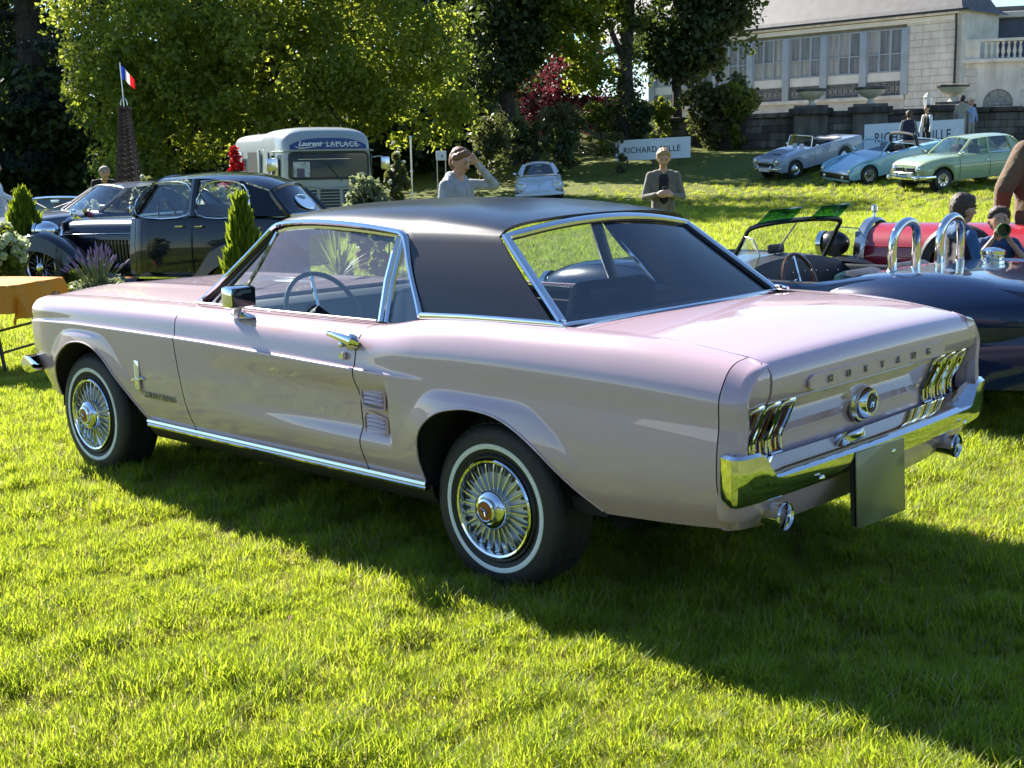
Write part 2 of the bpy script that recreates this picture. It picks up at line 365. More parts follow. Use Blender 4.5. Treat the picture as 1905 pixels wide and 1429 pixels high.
    ma = N.new('ShaderNodeMath'); ma.operation = 'MULTIPLY_ADD'; ma.inputs[1].default_value = 14.0; ma.inputs[2].default_value = -4.6; L.new(nz.outputs[0], ma.inputs[0]); ad = N.new('ShaderNodeMath'); ad.operation = 'ADD'; L.new(ma.outputs[0], ad.inputs[0]); L.new(rv.outputs[1], ad.inputs[1])
    cl = N.new('ShaderNodeClamp'); cl.inputs[1].default_value = 0; cl.inputs[2].default_value = 5.4; L.new(ad.outputs[0], cl.inputs[0]); L.new(cl.outputs[0], ip.inputs['Instance Index'])
    rr = N.new('FunctionNodeRandomValue'); rr.data_type = 'FLOAT_VECTOR'; rr.inputs[0].default_value = (-.12, -.12, 0); rr.inputs[1].default_value = (.12, .12, 6.28); L.new(rr.outputs[0], ip.inputs['Rotation'])
    n2 = N.new('ShaderNodeTexNoise'); n2.inputs['Scale'].default_value = 3.2; n2.inputs['Detail'].default_value = 4; L.new(pos.outputs[0], n2.inputs['Vector']); mr = N.new('ShaderNodeMapRange'); mr.inputs[1].default_value = .3; mr.inputs[2].default_value = .7; mr.inputs[3].default_value = .45; mr.inputs[4].default_value = 1.35; L.new(n2.outputs[0], mr.inputs[0])
    ns = N.new('GeometryNodeInputNamedAttribute'); ns.data_type = 'FLOAT'; ns.inputs[0].default_value = 'size'; mu = N.new('ShaderNodeMath'); mu.operation = 'MULTIPLY'; L.new(mr.outputs[0], mu.inputs[0]); L.new(ns.outputs[0], mu.inputs[1]); L.new(mu.outputs[0], ip.inputs['Scale'])
    L.new(ip.outputs[0], go.inputs[0]); md = ob.modifiers.new('scatter', 'NODES'); md.node_group = ng
    return ob

# ================================================================ trees and shrubs
M['bark'] = mat('bark', (.045, .036, .028), .9, noise=(6, .45), bump=(9, .8))
M['leaf_maple'] = leafmat('maple_leaves', (.050, .085, .018), (.105, .14, .026), (.56, .64, .07), .46)
M['leaf_dark'] = leafmat('dark_leaves', (.026, .048, .018), (.050, .076, .026), (.14, .20, .035), .32)
M['leaf_cedar'] = leafmat('cedar_needles', (.014, .030, .024), (.024, .044, .032), (.03, .06, .035), .15)
M['leaf_purple'] = leafmat('purple_leaves', (.060, .014, .022), (.10, .025, .034), (.26, .045, .06), .32)
M['leaf_bright'] = leafmat('bright_leaves', (.075, .10, .015), (.13, .15, .025), (.40, .46, .04), .42)
M['leaf_olive'] = leafmat('olive_leaves', (.055, .068, .024), (.095, .105, .040), (.22, .25, .06), .35)
M['leaf_grey'] = leafmat('grey_leaves', (.13, .16, .09), (.22, .25, .15), (.36, .42, .18), .35)
M['leaf_thuja'] = leafmat('thuja_sprays', (.060, .11, .010), (.12, .17, .018), (.38, .48, .03), .38, scale=6)
def leaves(rng, C, R, per, size, flat=1.0, up=.35, asp=.62):
    """leaf quads round clump centres C (k,3) with clump radius R (k,)"""
    k = len(C); n = k * per; c = np.repeat(C, per, 0); r = np.repeat(R, per)
    d = rng.normal(size=(n, 3)); d /= np.linalg.norm(d, axis=1)[:, None]; rr = rng.random(n) ** .45
    off = d * (rr * r)[:, None]; off[:, 2] *= flat; p = c + off
    nrm = d * .7 + rng.normal(size=(n, 3)) * .6 + np.array([0, 0, up]); nrm /= np.linalg.norm(nrm, axis=1)[:, None]
    t = np.cross(nrm, rng.normal(size=(n, 3))); t /= np.linalg.norm(t, axis=1)[:, None]; b = np.cross(nrm, t)
    s = size * rng.uniform(.6, 1.25, n)[:, None]
    V = np.stack([p - t * s, p - b * s * asp + nrm * s * .12, p + t * s - nrm * s * .18, p + b * s * asp + nrm * s * .12], 1).reshape(-1, 3)
    return V, np.arange(n * 4).reshape(-1, 4)
def blob_clumps(rng, ells, n, shell=.55):
    """clump centres in the outer shell of several ellipsoids (cx,cy,cz,rx,ry,rz)"""
    out = []; vol = np.array([e[3] * e[4] * e[5] for e in ells]) ** .67; cnt = np.maximum(1, (n * vol / vol.sum()).astype(int))
    for e, c in zip(ells, cnt):
        d = rng.normal(size=(c, 3)); d /= np.linalg.norm(d, axis=1)[:, None]; r = shell + (1 - shell) * rng.random(c) ** .7
        out.append(np.array(e[:3]) + d * r[:, None] * np.array(e[3:]))
    return np.concatenate(out)
def limbs(mb, rng, base, top, r0, ells, n=7):
    """tapered trunk with limbs reaching into the crown lobes"""
    b = np.array(base, float); t = np.array(top, float)
    P = [b + (t - b) * s + np.array([rng.normal() * .15 * s, rng.normal() * .15 * s, 0]) for s in np.linspace(0, 1, 6)]
    mb.tube(P, [r0 * 1.35, r0, r0 * .85, r0 * .7, r0 * .5, r0 * .2], 8)
    for i in range(n):
        e = ells[i % len(ells)]; s = rng.uniform(.3, .8); o = b + (t - b) * s; g = np.array(e[:3]) + rng.normal(size=3) * np.array(e[3:]) * .4; mid = (o + g) / 2 + np.array([0, 0, .2 * np.linalg.norm(g - o) * .5])
        mb.tube(spl([o, mid, g], 4), np.linspace(r0 * .5, r0 * .06, 9), 6)
def tree(name, label, cat, base, ells, nclump, per, size, leaf, crad=.8, trunk=.3, top=None, seed=1, group=None, flat=.8, nl=7, shell=.55, trunkmat=None, up=.35):
    """ells relative to the base point"""
    rng = np.random.default_rng(seed); T = thing(name, label, cat, base, 0, group)
    C = blob_clumps(rng, ells, nclump, shell); V, Q = leaves(rng, C, crad * rng.uniform(.6, 1.3, len(C)), per, size, flat, up)
    link('crown' if trunk > .08 else 'foliage', fastmesh('crown', V, Q, [leaf]), T)
    mb = MB(); limbs(mb, rng, (0, 0, -.1), top or (ells[0][0], ells[0][1], ells[0][2] + ells[0][5] * .6), trunk, ells, nl)
    mb.build('trunk' if trunk > .08 else 'stem', trunkmat or M['bark'], T)
    return T
def shrub(label, u, v0, wpx, hpx, dist, leaf, seed, name='shrub', size=.10, per=36, nc=46, group='shrubs on the bank below the trees', z0=None):
    p = gpoint(u, dist); k = dist / 2369.1; wd, ht = wpx * k, hpx * k
    zb = CAM_H + _zat(u, v0, dist)
    b = (p[0], p[1], min(float(p[2]), zb)); h0 = max(0, zb - b[2])
    e = [(0, 0, h0 + ht * .48, wd * .42, wd * .36, ht * .46), (wd * .18, .1, h0 + ht * .38, wd * .34, wd * .3, ht * .36), (-wd * .2, -.1, h0 + ht * .36, wd * .32, wd * .3, ht * .34), (.05 * wd, 0, h0 * .5 + ht * .2, wd * .4, wd * .34, ht * .25 + h0 * .5)]
    return tree(name, label, 'shrub', b, e, nc, per, size, leaf, crad=max(.16, min(wd, ht) * .2), trunk=.03, seed=seed, nl=5, group=group)
def _zat(u, v, dist): return float(unproj(u, v, dist=dist)[2]) - CAM_H

def plant_trees():
    k = 48 / 2369.1
    p = gpoint(500, 49)
    tree('maple_tree', 'big spreading broadleaf tree with sunlit yellow-green leaves behind the old bus', 'tree', p,
         [(0, 0, 9.5, 6.2, 5, 5.5), (-4.3, -1.2, 7.0, 2.9, 3, 3.2), (-5.0, -1.5, 4.4, 2.3, 2.4, 2.2), (-4.6, -1.6, 2.1, 1.7, 1.6, 1.6), (-3.0, -2.0, 2.6, 1.5, 1.5, 1.5), (3.9, -1, 6.6, 3.6, 3, 3.4), (5.6, -.8, 3.9, 2.5, 2.4, 2.2), (.5, -2.4, 5.0, 3.8, 2.6, 2.6), (3.5, .5, 12.5, 4.2, 3.2, 3.0), (-2, .5, 15, 5, 4, 2.6), (-1.2, -2.2, 3.9, 1.6, 1.7, 1.5), (-2.6, -2.6, 5.4, 2.2, 2, 2.2), (3.0, -2.5, 3.7, 2.2, 1.6, 1.4)],
         860, 115, .115, M['leaf_maple'], crad=.85, trunk=.42, seed=11, nl=14, shell=.62)
    p = gpoint(70, 57)
    # cedar: flat tiers
    rng = np.random.default_rng(21); T = thing('cedar_tree', 'dark blue-green cedar with flat tiered branches at the left edge', 'tree', p)
    C = []; tm = MB(); tm.tube([(0, 0, -.2), (.1, 0, 6), (0, .1, 13), (0, 0, 20)], [.75, .6, .4, .1], 9)
    for z in np.arange(2.2, 19.5, 1.15):
        L_ = 6.2 * (1 - z / 26) + .5
        for a in rng.uniform(0, 2 * PI, 6):
            l = L_ * rng.uniform(.6, 1.1); e = np.array([math.cos(a) * l, math.sin(a) * l, z - .12 * l + rng.normal() * .2]); tm.tube([(0, 0, z), e * .5 + np.array([0, 0, z * .5 + .2]), e], [.10, .07, .02], 5)
            for s in np.linspace(.25, 1, 7): C.append(np.array([0, 0, z]) * (1 - s) + e * s + rng.normal(size=3) * np.array([.5, .5, .10]))
    C = np.array(C); V, Q = leaves(rng, C, rng.uniform(.6, 1.2, len(C)), 52, .13, .22, .5, .3); link('crown', fastmesh('crown', V, Q, [M['leaf_cedar']]), T); tm.build('trunk', M['bark'], T)
    p = gpoint(-150, 60)
    tree('yew_tree', 'dark dense tree beyond the cedar, cut by the left edge', 'tree', p, [(0, 0, 8, 4.5, 4, 8), (2, -1, 4, 3.5, 3, 4), (3, 0, 11, 3, 3, 5)], 240, 60, .17, M['leaf_dark'], crad=1.0, trunk=.4, seed=22)
    p = gpoint(945, 55)
    tree('dark_tree', 'tall dark evergreen just right of the big spreading tree', 'tree', p, [(0, 0, 9, 1.9, 1.9, 6.5), (-.6, -.3, 5.2, 1.8, 1.7, 2.6), (.7, -.2, 6.2, 1.4, 1.5, 2.6), (.3, -.3, 11, 1.6, 1.5, 3)], 230, 62, .14, M['leaf_dark'], crad=.65, trunk=.34, seed=23)
    p = gpoint(1165, 55)
    T = tree('ivy_tree', 'tree with a thick ivy-covered trunk and light leaves above the hedge bank', 'tree', p, [(-1.6, -.5, 7.0, 2.0, 1.9, 2.0), (-2.2, -.4, 5.0, 1.2, 1.1, 1.1), (-1.5, -.6, 3.5, .9, .9, .8), (1.2, 0, 8.9, 2.4, 2.0, 1.6)], 220, 52, .15, M['leaf_maple'], crad=.62, trunk=.36, seed=24, top=(0, 0, 10), shell=.5)
    rng = np.random.default_rng(25); C = np.array([(math.cos(a) * r, math.sin(a) * r, z) for a, r, z in zip(rng.uniform(0, 6.28, 120), rng.uniform(.3, .75, 120), rng.uniform(.6, 9, 120))]); V, Q = leaves(rng, C, np.full(120, .38), 46, .085, 1, .2); link('ivy', fastmesh('ivy', V, Q, [M['leaf_dark']]), T)
    p = gpoint(1258, 57)
    tree('lime_tree', 'dark-leaved tree with a slim straight trunk beside the ivy-covered one', 'tree', p, [(.6, 0, 7.4, 2.5, 2.2, 2.3), (1.4, -.3, 4.6, 1.7, 1.5, 1.6), (-.5, 0, 4.2, 1.5, 1.3, 1.5), (.7, -.3, 3.6, 1.3, 1.1, 1.2), (2.3, -.2, 6, 1.3, 1.2, 1.6), (1.6, 0, 8.6, 1.8, 1.8, 1.4)], 390, 60, .15, M['leaf_dark'], crad=.68, trunk=.22, seed=26, top=(.2, 0, 9.5), shell=.4)
    p = gpoint(1050, 57)
    tree('purple_plum', 'purple-leaved small tree between the dark trees and the ivy trunk', 'tree', p, [(-.4, 0, 2.6, 1.5, 1.3, 1.5), (.9, 0, 2.2, 1.3, 1.2, 1.4), (.5, 0, 3.4, 1.3, 1.2, 1.2), (1.4, 0, 1.5, 1.0, .9, .8), (-.9, 0, 1.6, .9, .9, 1.0)], 130, 46, .085, M['leaf_purple'], crad=.42, trunk=.12, seed=27)
    G = None
    shrub('grey-green rounded shrub at the foot of the dark trees', 915, 285, 80, 80, 50, M['leaf_olive'], 31, nc=60)
    shrub('low dark shrub with pale tips right of the grey-green one', 975, 272, 66, 60, 52, M['leaf_dark'], 32)
    shrub('tall dull olive shrub below the purple tree', 1048, 250, 84, 62, 53, M['leaf_olive'], 33, nc=60)
    shrub('small loose rose bush in front of the tall olive shrub', 1040, 282, 60, 46, 50, M['leaf_dark'], 34, name='rose_bush')
    shrub('yellow-green shrub beside the ivy-covered trunk', 1118, 225, 70, 38, 55, M['leaf_bright'], 35)
    shrub('round dark green shrub right of the ivy trunk', 1190, 230, 46, 46, 54, M['leaf_dark'], 36)
    shrub('bright yellow leafy shrub by the slim trunk', 1228, 226, 46, 46, 55, M['leaf_bright'], 37)
    shrub('big loose olive bush hanging over the wall end', 1340, 222, 150, 88, 55, M['leaf_olive'], 38, size=.12, nc=110, per=44)
    shrub('yellow-tipped bush at the wall, right of the big olive bush', 1378, 222, 66, 76, 54, M['leaf_bright'], 39, nc=50)
    shrub('small rose bush alone on the bank behind the first banner', 1148, 262, 36, 26, 49, M['leaf_olive'], 40, name='rose_bush', nc=16, per=26)
    shrub('dark shrub at the far end of the lawn behind the bus', 860, 262, 70, 90, 56, M['leaf_dark'], 41, nc=60)
    shrub('shaded undergrowth bush under the big tree, left of the dark tree', 800, 300, 120, 120, 58, M['leaf_dark'], 42, nc=80, size=.14)
    # the deep wood behind
    rng = np.random.default_rng(50); C = []
    for i in range(1150):
        x = rng.uniform(-46, 3); y = 72 + .12 * abs(x + 10) + rng.normal() * 3.0; z = rng.uniform(.5, 15 - .42 * max(0, x + 8))
        C.append((x, y, z))
    for i in range(330): x = rng.uniform(-32, -1); C.append((x, 58 + rng.normal() * 1.5, rng.uniform(.3, 5.5)))
    C = np.array(C); V, Q = leaves(rng, C, rng.uniform(1.1, 2.4, len(C)), 84, .21, .9, .3); o = link('woods', fastmesh('woods', V, Q, [M['leaf_dark']])); tag(o, 'deep dark wood closing the park behind the trees', 'woods', kind='stuff')
    rng = np.random.default_rng(51); C = []
    for i in range(700):
        x = rng.uniform(-60, 60); C.append((x, -38 + rng.normal() * 2 - .01 * x * x * .3, rng.uniform(.3, 11 + 3.0 * math.sin(x * .25) + 1.5 * math.sin(x * .9))))
    C = np.array(C); V, Q = leaves(rng, C, rng.uniform(1.2, 2.4, len(C)), 26, .5, .9, .3); o = link('treeline', fastmesh('treeline', V, Q, [M['leaf_dark']])); tag(o, 'line of trees across the lawn behind the camera', 'trees', kind='stuff')
plant_trees()
# ================================================================ chateau, terrace wall, banners
M['stone'] = mat('pale_stone', (.64, .60, .51), .85, noise=(1.0, .2), streak=(1.6, 1.6, .5), bump=(14, .25))
M['stone_b'] = mat('pale_stone_b', (.56, .53, .46), .85, noise=(1.5, .15), bump=(14, .25))
M['cream'] = mat('cream_plaster', (.70, .68, .60), .8, noise=(.8, .08))
M['bluegrey'] = mat('bluegrey_paint', (.33, .38, .42), .6, noise=(1.2, .1))
M['slate'] = mat('grey_slate', (.082, .078, .076), .6, noise=(1.6, .25), bump=(18, .5))
M['slate_blue'] = mat('blue_slate', (.055, .065, .10), .5, noise=(2, .2))
M['curtain'] = mat('curtain', (.36, .36, .34), .3, coat=1.0, noise=(1.0, .3), streak=(9, 9, .4))
M['curtain_b'] = mat('curtain_b', (.22, .235, .25), .3, coat=1.0, noise=(1.0, .35), streak=(7, 7, .4))
M['iron'] = mat('wrought_iron', (.02, .02, .022), .5)
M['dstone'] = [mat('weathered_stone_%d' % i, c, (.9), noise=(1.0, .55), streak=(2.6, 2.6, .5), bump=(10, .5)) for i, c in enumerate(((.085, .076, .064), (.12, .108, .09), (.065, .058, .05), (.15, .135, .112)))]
M['winglass'] = mat('window_pane', (.10, .115, .125), .06, spec=.8, coat=.5)
def wall_pieces(P, mats, x0, x1, z0, z1, y, ch, bw, rng, depth=.12, gap=.02, name='stone_block', jut=.015):
    """coursed blocks on a wall face y (local), each an object sharing a mesh per width"""
    meshes = {}
    nz = max(1, round((z1 - z0) / ch)); hh = (z1 - z0) / nz
    for r in range(nz):
        nb = max(1, round((x1 - x0) / bw)); e = np.linspace(x0, x1, nb + 1); 
        if nb > 2 and r % 2: e = np.concatenate([[x0], (e[:-1] + e[1:])[:] / 2, [x1]])
        for a, b in zip(e[:-1], e[1:]):
            mi = rng.integers(len(mats)); key = (round(b - a, 2), mi)
            if key not in meshes: meshes[key] = MB().box((0, 0, 0), (b - a - gap, depth, hh - gap), bev=.012 if depth > .1 else 0).mesh(name, mats[mi], False)
            link(name, meshes[key], P, loc=((a + b) / 2, y - depth / 2 + rng.uniform(0, jut), z0 + hh * (r + .5)))
def frame(a, b):
    """local frame with origin at b, -x towards a, +y facing the camera"""
    d = b - a; return math.atan2(d[1], d[0])
def chateau():
    rng = np.random.default_rng(3)
    A = unproj(1215, 285, dist=87.5)[:2]; B = unproj(1772, 282, dist=72)[:2]; L = float(np.linalg.norm(A - B)); rz = frame(A, B) + PI
    # local x runs from the corner B (0) to the left end (+L) when rotated by rz; outward normal must face the camera
    T = thing('chateau', 'pale stone chateau with tall glazed gallery and steep slate roof behind the terrace wall', 'building', (B[0], B[1], 3.2), rz)
    sgn = 1.0   # outward is local +y
    zt = lambda z: z - 3.2
    W = lambda n, m=M['cream']: (n, m)
    core = MB().box((L / 2, -2.4, zt(6.3)), (L, 4.3, 6.2)); core.build('wall', M['cream'], T, smooth=False)
    # corner pier of rusticated blocks
    wall_pieces(T, [M['stone'], M['stone']], 0.0, 3.0, zt(3.3), zt(9.0), .16, .40, .98, rng, depth=.36, gap=.014)
    MB().box((L / 2, .10, zt(9.12)), (L + .3, .8, .18), bev=.03).build('cornice', M['stone'], T); MB().box((L / 2 + .0, .0, zt(8.86)), (L, .5, .26)).build('frieze', M['cream'], T, smooth=False)
    MB().box((L / 2 + 1.5, .02, zt(4.66)), (L - 3.1, .5, .22), bev=.02).build('ledge', M['stone'], T); MB().box((L / 2 + 1.5, -.05, zt(4.0)), (L - 3.1, .3, 1.1)).build('plinth', M['stone_b'], T, smooth=False)
    nb = 7; x0 = 3.05; bw = (L - x0) / nb
    for k in range(nb + 1): MB().box((x0 + bw * k, .06, zt(6.65)), (.44, .42, 3.75), bev=.02).build('pilaster', M['bluegrey'], T)
    pane = None
    for k in range(nb):
        xa, xb_ = x0 + bw * k + .24, x0 + bw * (k + 1) - .24; wd = xb_ - xa; z0, z1 = zt(6.15), zt(8.5)
        wn = part('window', T); wn.location = ((xa + xb_) / 2, 0, 0)
        fr = MB()
        for q in np.linspace(-wd / 2, wd / 2, 4): fr.box((q, .04, (z0 + z1) / 2), (.11, .16, z1 - z0))
        for q in (z0, z0 + (z1 - z0) * .42, z1): fr.box((0, .035, q), (wd, .12, .07))
        fr.build('frame', M['bluegrey'], wn, smooth=False)
        for j in range(3):
            for (a, b) in ((0, .42), (.42, 1)):
                cw = wd / 3; MB().box((-wd / 2 + cw * (j + .5), .008, z0 + (z1 - z0) * (a + b) / 2), (cw, .01, (z1 - z0) * (b - a))).build('pane', M['curtain_b'] if rng.random() < .55 else M['curtain'], wn, smooth=False)
        MB().box(((xa + xb_) / 2, .03, zt(5.85)), (wd, .1, .50)).build('apron', M['cream'], T, smooth=False)
        ir = MB(); zz0, zz1 = zt(4.86), zt(5.52)
        for z in (zz0, zz1, zz1 - .1): ir.tube([(xa, .14, z), (xb_, .14, z)], .016, 4)
        for q in np.linspace(xa, xb_, 13): ir.tube([(q, .14, zz0), (q, .14, zz1)], .011, 4)
        for q in np.linspace(xa + .2, xb_ - .2, 6): ir.tube([(q + .17 * math.cos(t), .14, (zz0 + zz1) / 2 - .03 + .2 * math.sin(t)) for t in np.linspace(0, 2 * PI, 13)[:-1]], .014, 4, closed=True)
        ir.build('balustrade', M['iron'], T); MB().box(((xa + xb_) / 2, -.02, zt(5.2)), (wd, .1, .8)).build('apron', M['curtain'], T, smooth=False)
    # roof, hipped at the corner, bell-cast eave
    o = .55; xs0, xs1 = -o, L + 6; zz = zt(9.2)
    prof = [(o, zz), (o - .7, zz + .35), (-.9, zz + 1.35), (-2.3, zz + 3.5)]
    G = []
    for q in np.linspace(0, 1, 20):
        r = []
        for y, z in prof: ins = (o - y) * .62; r.append(((xs0 + ins) + (xs1 - xs0 - ins) * q, y, z))
        G.append(r)
    MB().grid(np.array(G), flip=True).build('roof', M['slate'], T, ang=15)
    G = []
    for q in np.linspace(0, 1, 8):
        r = []
        for y, z in prof: ins = (o - y) * .62; r.append((xs0 + ins, y + (-4.6 - 2 * y) * q, z))
        G.append(r)
    MB().grid(np.array(G)).build('roof', M['slate'], T, ang=15)
    MB().box((L / 2 - .3, .55, zz), (L + 1.2, .10, .12)).build('gutter', M['iron'], T, smooth=False)
    for xx in (L * .38, 2.2):
        sk = MB(); sk.box((0, 0, 0), (1.5, 1.1, .10)); sk.xf(Matrix.Rotation(rad(53), 4, 'X')); sk.xf(Matrix.Translation((xx, -1.75, zz + 2.62))); sk.build('skylight', M['slate_blue'], T, smooth=False)
    MB().tube([(-.05, .32, zz - .1), (-.05, .25, zz - 1), (-.05, .22, zt(3.3))], .07, 6).build('downpipe', M['iron'], T)
    # return side
    MB().box((-.10, -2.3, zt(6.3)), (.2, 4.4, 6.2)).build('side_wall', M['stone_b'], T, smooth=False)
    # terrace wing on the right
    C = unproj(1782, 281, dist=72.4); D = unproj(1990, 278, dist=70.5); rz2 = math.atan2(D[1] - C[1], D[0] - C[0]); L2 = float(np.linalg.norm(D[:2] - C[:2]))
    T2 = thing('terrace_wing', 'low stone wing with balustraded terrace and arched window right of the chateau corner', 'building', (C[0], C[1], 3.2), rz2)
    # local +x right, outward is local -y
    zz1 = zt(6.35)
    xw0, xw1 = unproj(1826, 280, dist=72)[0] - C[0], unproj(1884, 280, dist=71.6)[0] - C[0]; cx, hw = (xw0 + xw1) / 2, (xw1 - xw0) / 2; zsp = zt(4.1); 
    outer = [(0, 0), (L2, 0), (L2, zz1), (0, zz1)]
    arch = [(cx - hw, 0.0)] + [(cx - hw * math.cos(a), zsp + hw * math.sin(a)) for a in np.linspace(0, PI, 15)] + [(cx + hw, 0.0)]
    face = MB(); n = len(arch); 
    V = [(x, 0, z) for x, z in arch]; top = [(x, 0, zz1) for x, z in arch]; face.add(V + top, [(i, i + 1, n + i + 1, n + i) for i in range(n - 1)]); face.add([(0, 0, 0), (cx - hw, 0, 0), (cx - hw, 0, zz1), (0, 0, zz1), (cx + hw, 0, 0), (L2, 0, 0), (L2, 0, zz1), (cx + hw, 0, zz1)], [(0, 1, 2, 3), (4, 5, 6, 7)])
    face.add([(x, y, z) for x, z in arch for y in (0, .35)], [(2 * i, 2 * i + 1, 2 * i + 3, 2 * i + 2) for i in range(n - 1)]); face.add([(0, 0, 0), (0, 8, 0), (0, 8, zz1), (0, 0, zz1)], [(0, 1, 2, 3)]); face.build('wall', M['stone'], T2, smooth=False)
    wall_pieces(T2, [M['stone'], M['stone_b']], 0, cx - hw - .35, 0, zz1 - .3, .10, .42, .9, rng, depth=.16)
    wall_pieces(T2, [M['stone'], M['stone_b']], cx + hw + .35, L2, 0, zz1 - .3, .10, .42, .9, rng, depth=.16)
    w2 = part('arched_window', T2); MB().add([(x, .3, z) for x, z in arch], [tuple(range(n))]).build('pane', M['winglass'], w2, smooth=False)
    fr = MB(); fr.tube([(x, .24, z) for x, z in arch], .06, 5)
    for a in (.25, .5, .75): fr.tube([(cx, .26, zsp), (cx - hw * math.cos(a * PI), .26, zsp + hw * math.sin(a * PI))], .025, 4)
    fr.tube([(cx - hw * .55 * math.cos(a), .26, zsp + hw * .55 * math.sin(a)) for a in np.linspace(0, PI, 12)], .025, 4)
    for q in (-.5, 0, .5): fr.tube([(cx + q * hw, .26, 0), (cx + q * hw, .26, zsp)], .025, 4)
    fr.tube([(cx - hw, .26, zsp), (cx + hw, .26, zsp)], .03, 4); fr.build('frame', M['bluegrey'], w2)
    MB().box((L2 / 2, .15, zz1 + .10), (L2 + .3, .9, .22), bev=.03).build('cornice', M['stone'], T2); MB().box((L2 / 2, .1, zz1 + 1.22), (L2, .36, .16), bev=.02).build('rail', M['stone'], T2)
    bl = MB().lathe([(.09, 0), (.09, .08), (.05, .14), (.11, .36), (.06, .62), (.05, .72), (.09, .80), (.09, .88)], n=8).mesh('baluster', M['stone'])
    for q in np.arange(1.25, L2, .30): link('baluster', bl, T2, loc=(q, .1, zz1 + .24))
    for q in (.45,): MB().box((q, .1, zz1 + .72), (1.0, .42, 1.05), bev=.02).build('pier', M['stone'], T2)
    MB().box((L2 / 2, 9, zz1 + 1.3), (L2 + 1, 9, 3.0)).build('upper_wall', M['slate_blue'], T2, smooth=False)
    MB().box((L2 / 2 - .2, 8.9, zz1 + 2.95), (L2 + 1.2, 9.6, .35), bev=.05).build('upper_cornice', M['stone_b'], T2); MB().box((L2 / 2, 9, zz1 + 3.3), (L2 - 1, 8, .4)).build('upper_roof', M['slate'], T2, smooth=False)
    q = unproj(1880, 280, dist=79)[0] - C[0]; dw = part('dormer', T2)
    ar = [(q - .8, zz1 + .3)] + [(q - .8 * math.cos(a), zz1 + 1.9 + .35 * math.sin(a)) for a in np.linspace(0, PI, 9)] + [(q + .8, zz1 + .3)]; MB().prism(ar, 4.2, 4.5, 'y').build('frame', M['cream'], dw, smooth=False); ar2 = [(q + (x - q) * .8, z - .12 if z > zz1 + 1 else z) for x, z in ar]; MB().prism(ar2, 4.15, 4.22, 'y').build('pane', M['bluegrey'], dw, smooth=False)
    # wall lantern post between, small white lantern on the wall top
    # ------------------------------------------------ retaining wall
    P0, P1, P2 = unproj(1236, 290, dist=57)[:2], unproj(1490, 287, dist=52)[:2], unproj(2150, 276, dist=48.5)[:2]; top = 3.2
    for (a, b, lb, tag_) in ((P0, P1, 'weathered grey stone retaining wall sloping back towards the big trees', 0), (P1, P2, 'dark weathered terrace wall with piers and urns behind the three parked cars', 1)):
        Lw = float(np.linalg.norm(b - a)); r = math.atan2(b[1] - a[1], b[0] - a[0]); Tw = thing('terrace_wall', lb, 'wall', (a[0], a[1], 0), r, 'terrace walls')
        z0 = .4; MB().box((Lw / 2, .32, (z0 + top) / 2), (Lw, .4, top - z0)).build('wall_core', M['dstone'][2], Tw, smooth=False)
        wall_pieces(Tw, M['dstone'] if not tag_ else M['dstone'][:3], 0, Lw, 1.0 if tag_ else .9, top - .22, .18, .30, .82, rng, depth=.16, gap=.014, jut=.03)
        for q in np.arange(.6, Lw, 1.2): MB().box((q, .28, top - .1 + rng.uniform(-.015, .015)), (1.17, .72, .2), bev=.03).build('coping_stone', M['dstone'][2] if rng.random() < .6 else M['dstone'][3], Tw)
        if tag_:
            ur = None
            for u, lbl in ((1505, 'leftmost stone urn on the terrace wall, above the silver roadster'), (1613, 'middle stone urn on the terrace wall, above the white banner'), (1763, 'right-hand stone urn on the terrace wall, before the chateau corner')):
                for s in np.linspace(0, Lw, 400):
                    pt = a + (b - a) * s / Lw; uu = 952.5 + 2369.1 * pt[0] / pt[1]
                    if uu >= u: break
                MB().box((s, .12, (top + .2) / 2 + .35), (1.35, .5, top - .4), bev=.03).build('pier', M['dstone'][1], Tw); MB().box((s, .15, top + .0), (1.75, .95, .26), bev=.05).build('pier_cap', M['dstone'][2], Tw)
                w3 = Matrix.Rotation(r, 4, 'Z') @ Vector((s, .25, 0)); up_ = np.array([a[0] + w3.x, a[1] + w3.y, top + .13])
                ut = thing('stone_urn', lbl, 'urn', up_, 0, 'stone urns along the terrace wall')
                if ur is None:
                    ur = [('foot', MB().lathe([(.30, 0), (.30, .06), (.20, .12), (.12, .2), (.11, .30), (.16, .36)], n=16).mesh('foot', M['stone_b'])), ('bowl', MB().lathe([(.14, .34), (.34, .42), (.50, .55), (.58, .66), (.55, .68), (.3, .60), (.001, .58)], n=22).mesh('bowl', M['stone'])), ('rim', MB().lathe([(.56, .66), (.64, .69), (.65, .75), (.58, .78), (.50, .76)], n=22).mesh('rim', M['dstone'][1]))]
                for nm, me in ur: link(nm, me, ut)
    tp = [tuple(P0 + np.array([0, .5])), tuple(P1 + np.array([.2, .5])), tuple(P2 + np.array([0, .5])), (75, 130), (14, 130)]
    o = MB().prism(tp, 1.0, 3.12).build('terrace_ground', mat('terrace_gravel', (.30, .27, .21), .95, noise=(4, .15)), None, smooth=False); tag(o, kind='structure')
    # lantern
    p = unproj(1725, 200, dist=51); lt = thing('lantern', 'small white lantern standing on the terrace wall left of the last urn', 'lantern', (p[0], p[1], 3.2)); MB().lathe([(.10, 0), (.10, .04), (.05, .08), (.16, .14), (.17, .46)], n=6).build('body', mat('white_lantern', (.75, .75, .72), .4), lt); MB().lathe([(.19, .46), (.10, .58), (.03, .62), (.001, .66)], n=6).build('cap', M['stone'], lt)
M['banner'] = mat('banner_white', (.68, .74, .80), .55, noise=(2, .03))
M['ink'] = mat('black_print', (.012, .012, .014), .5)
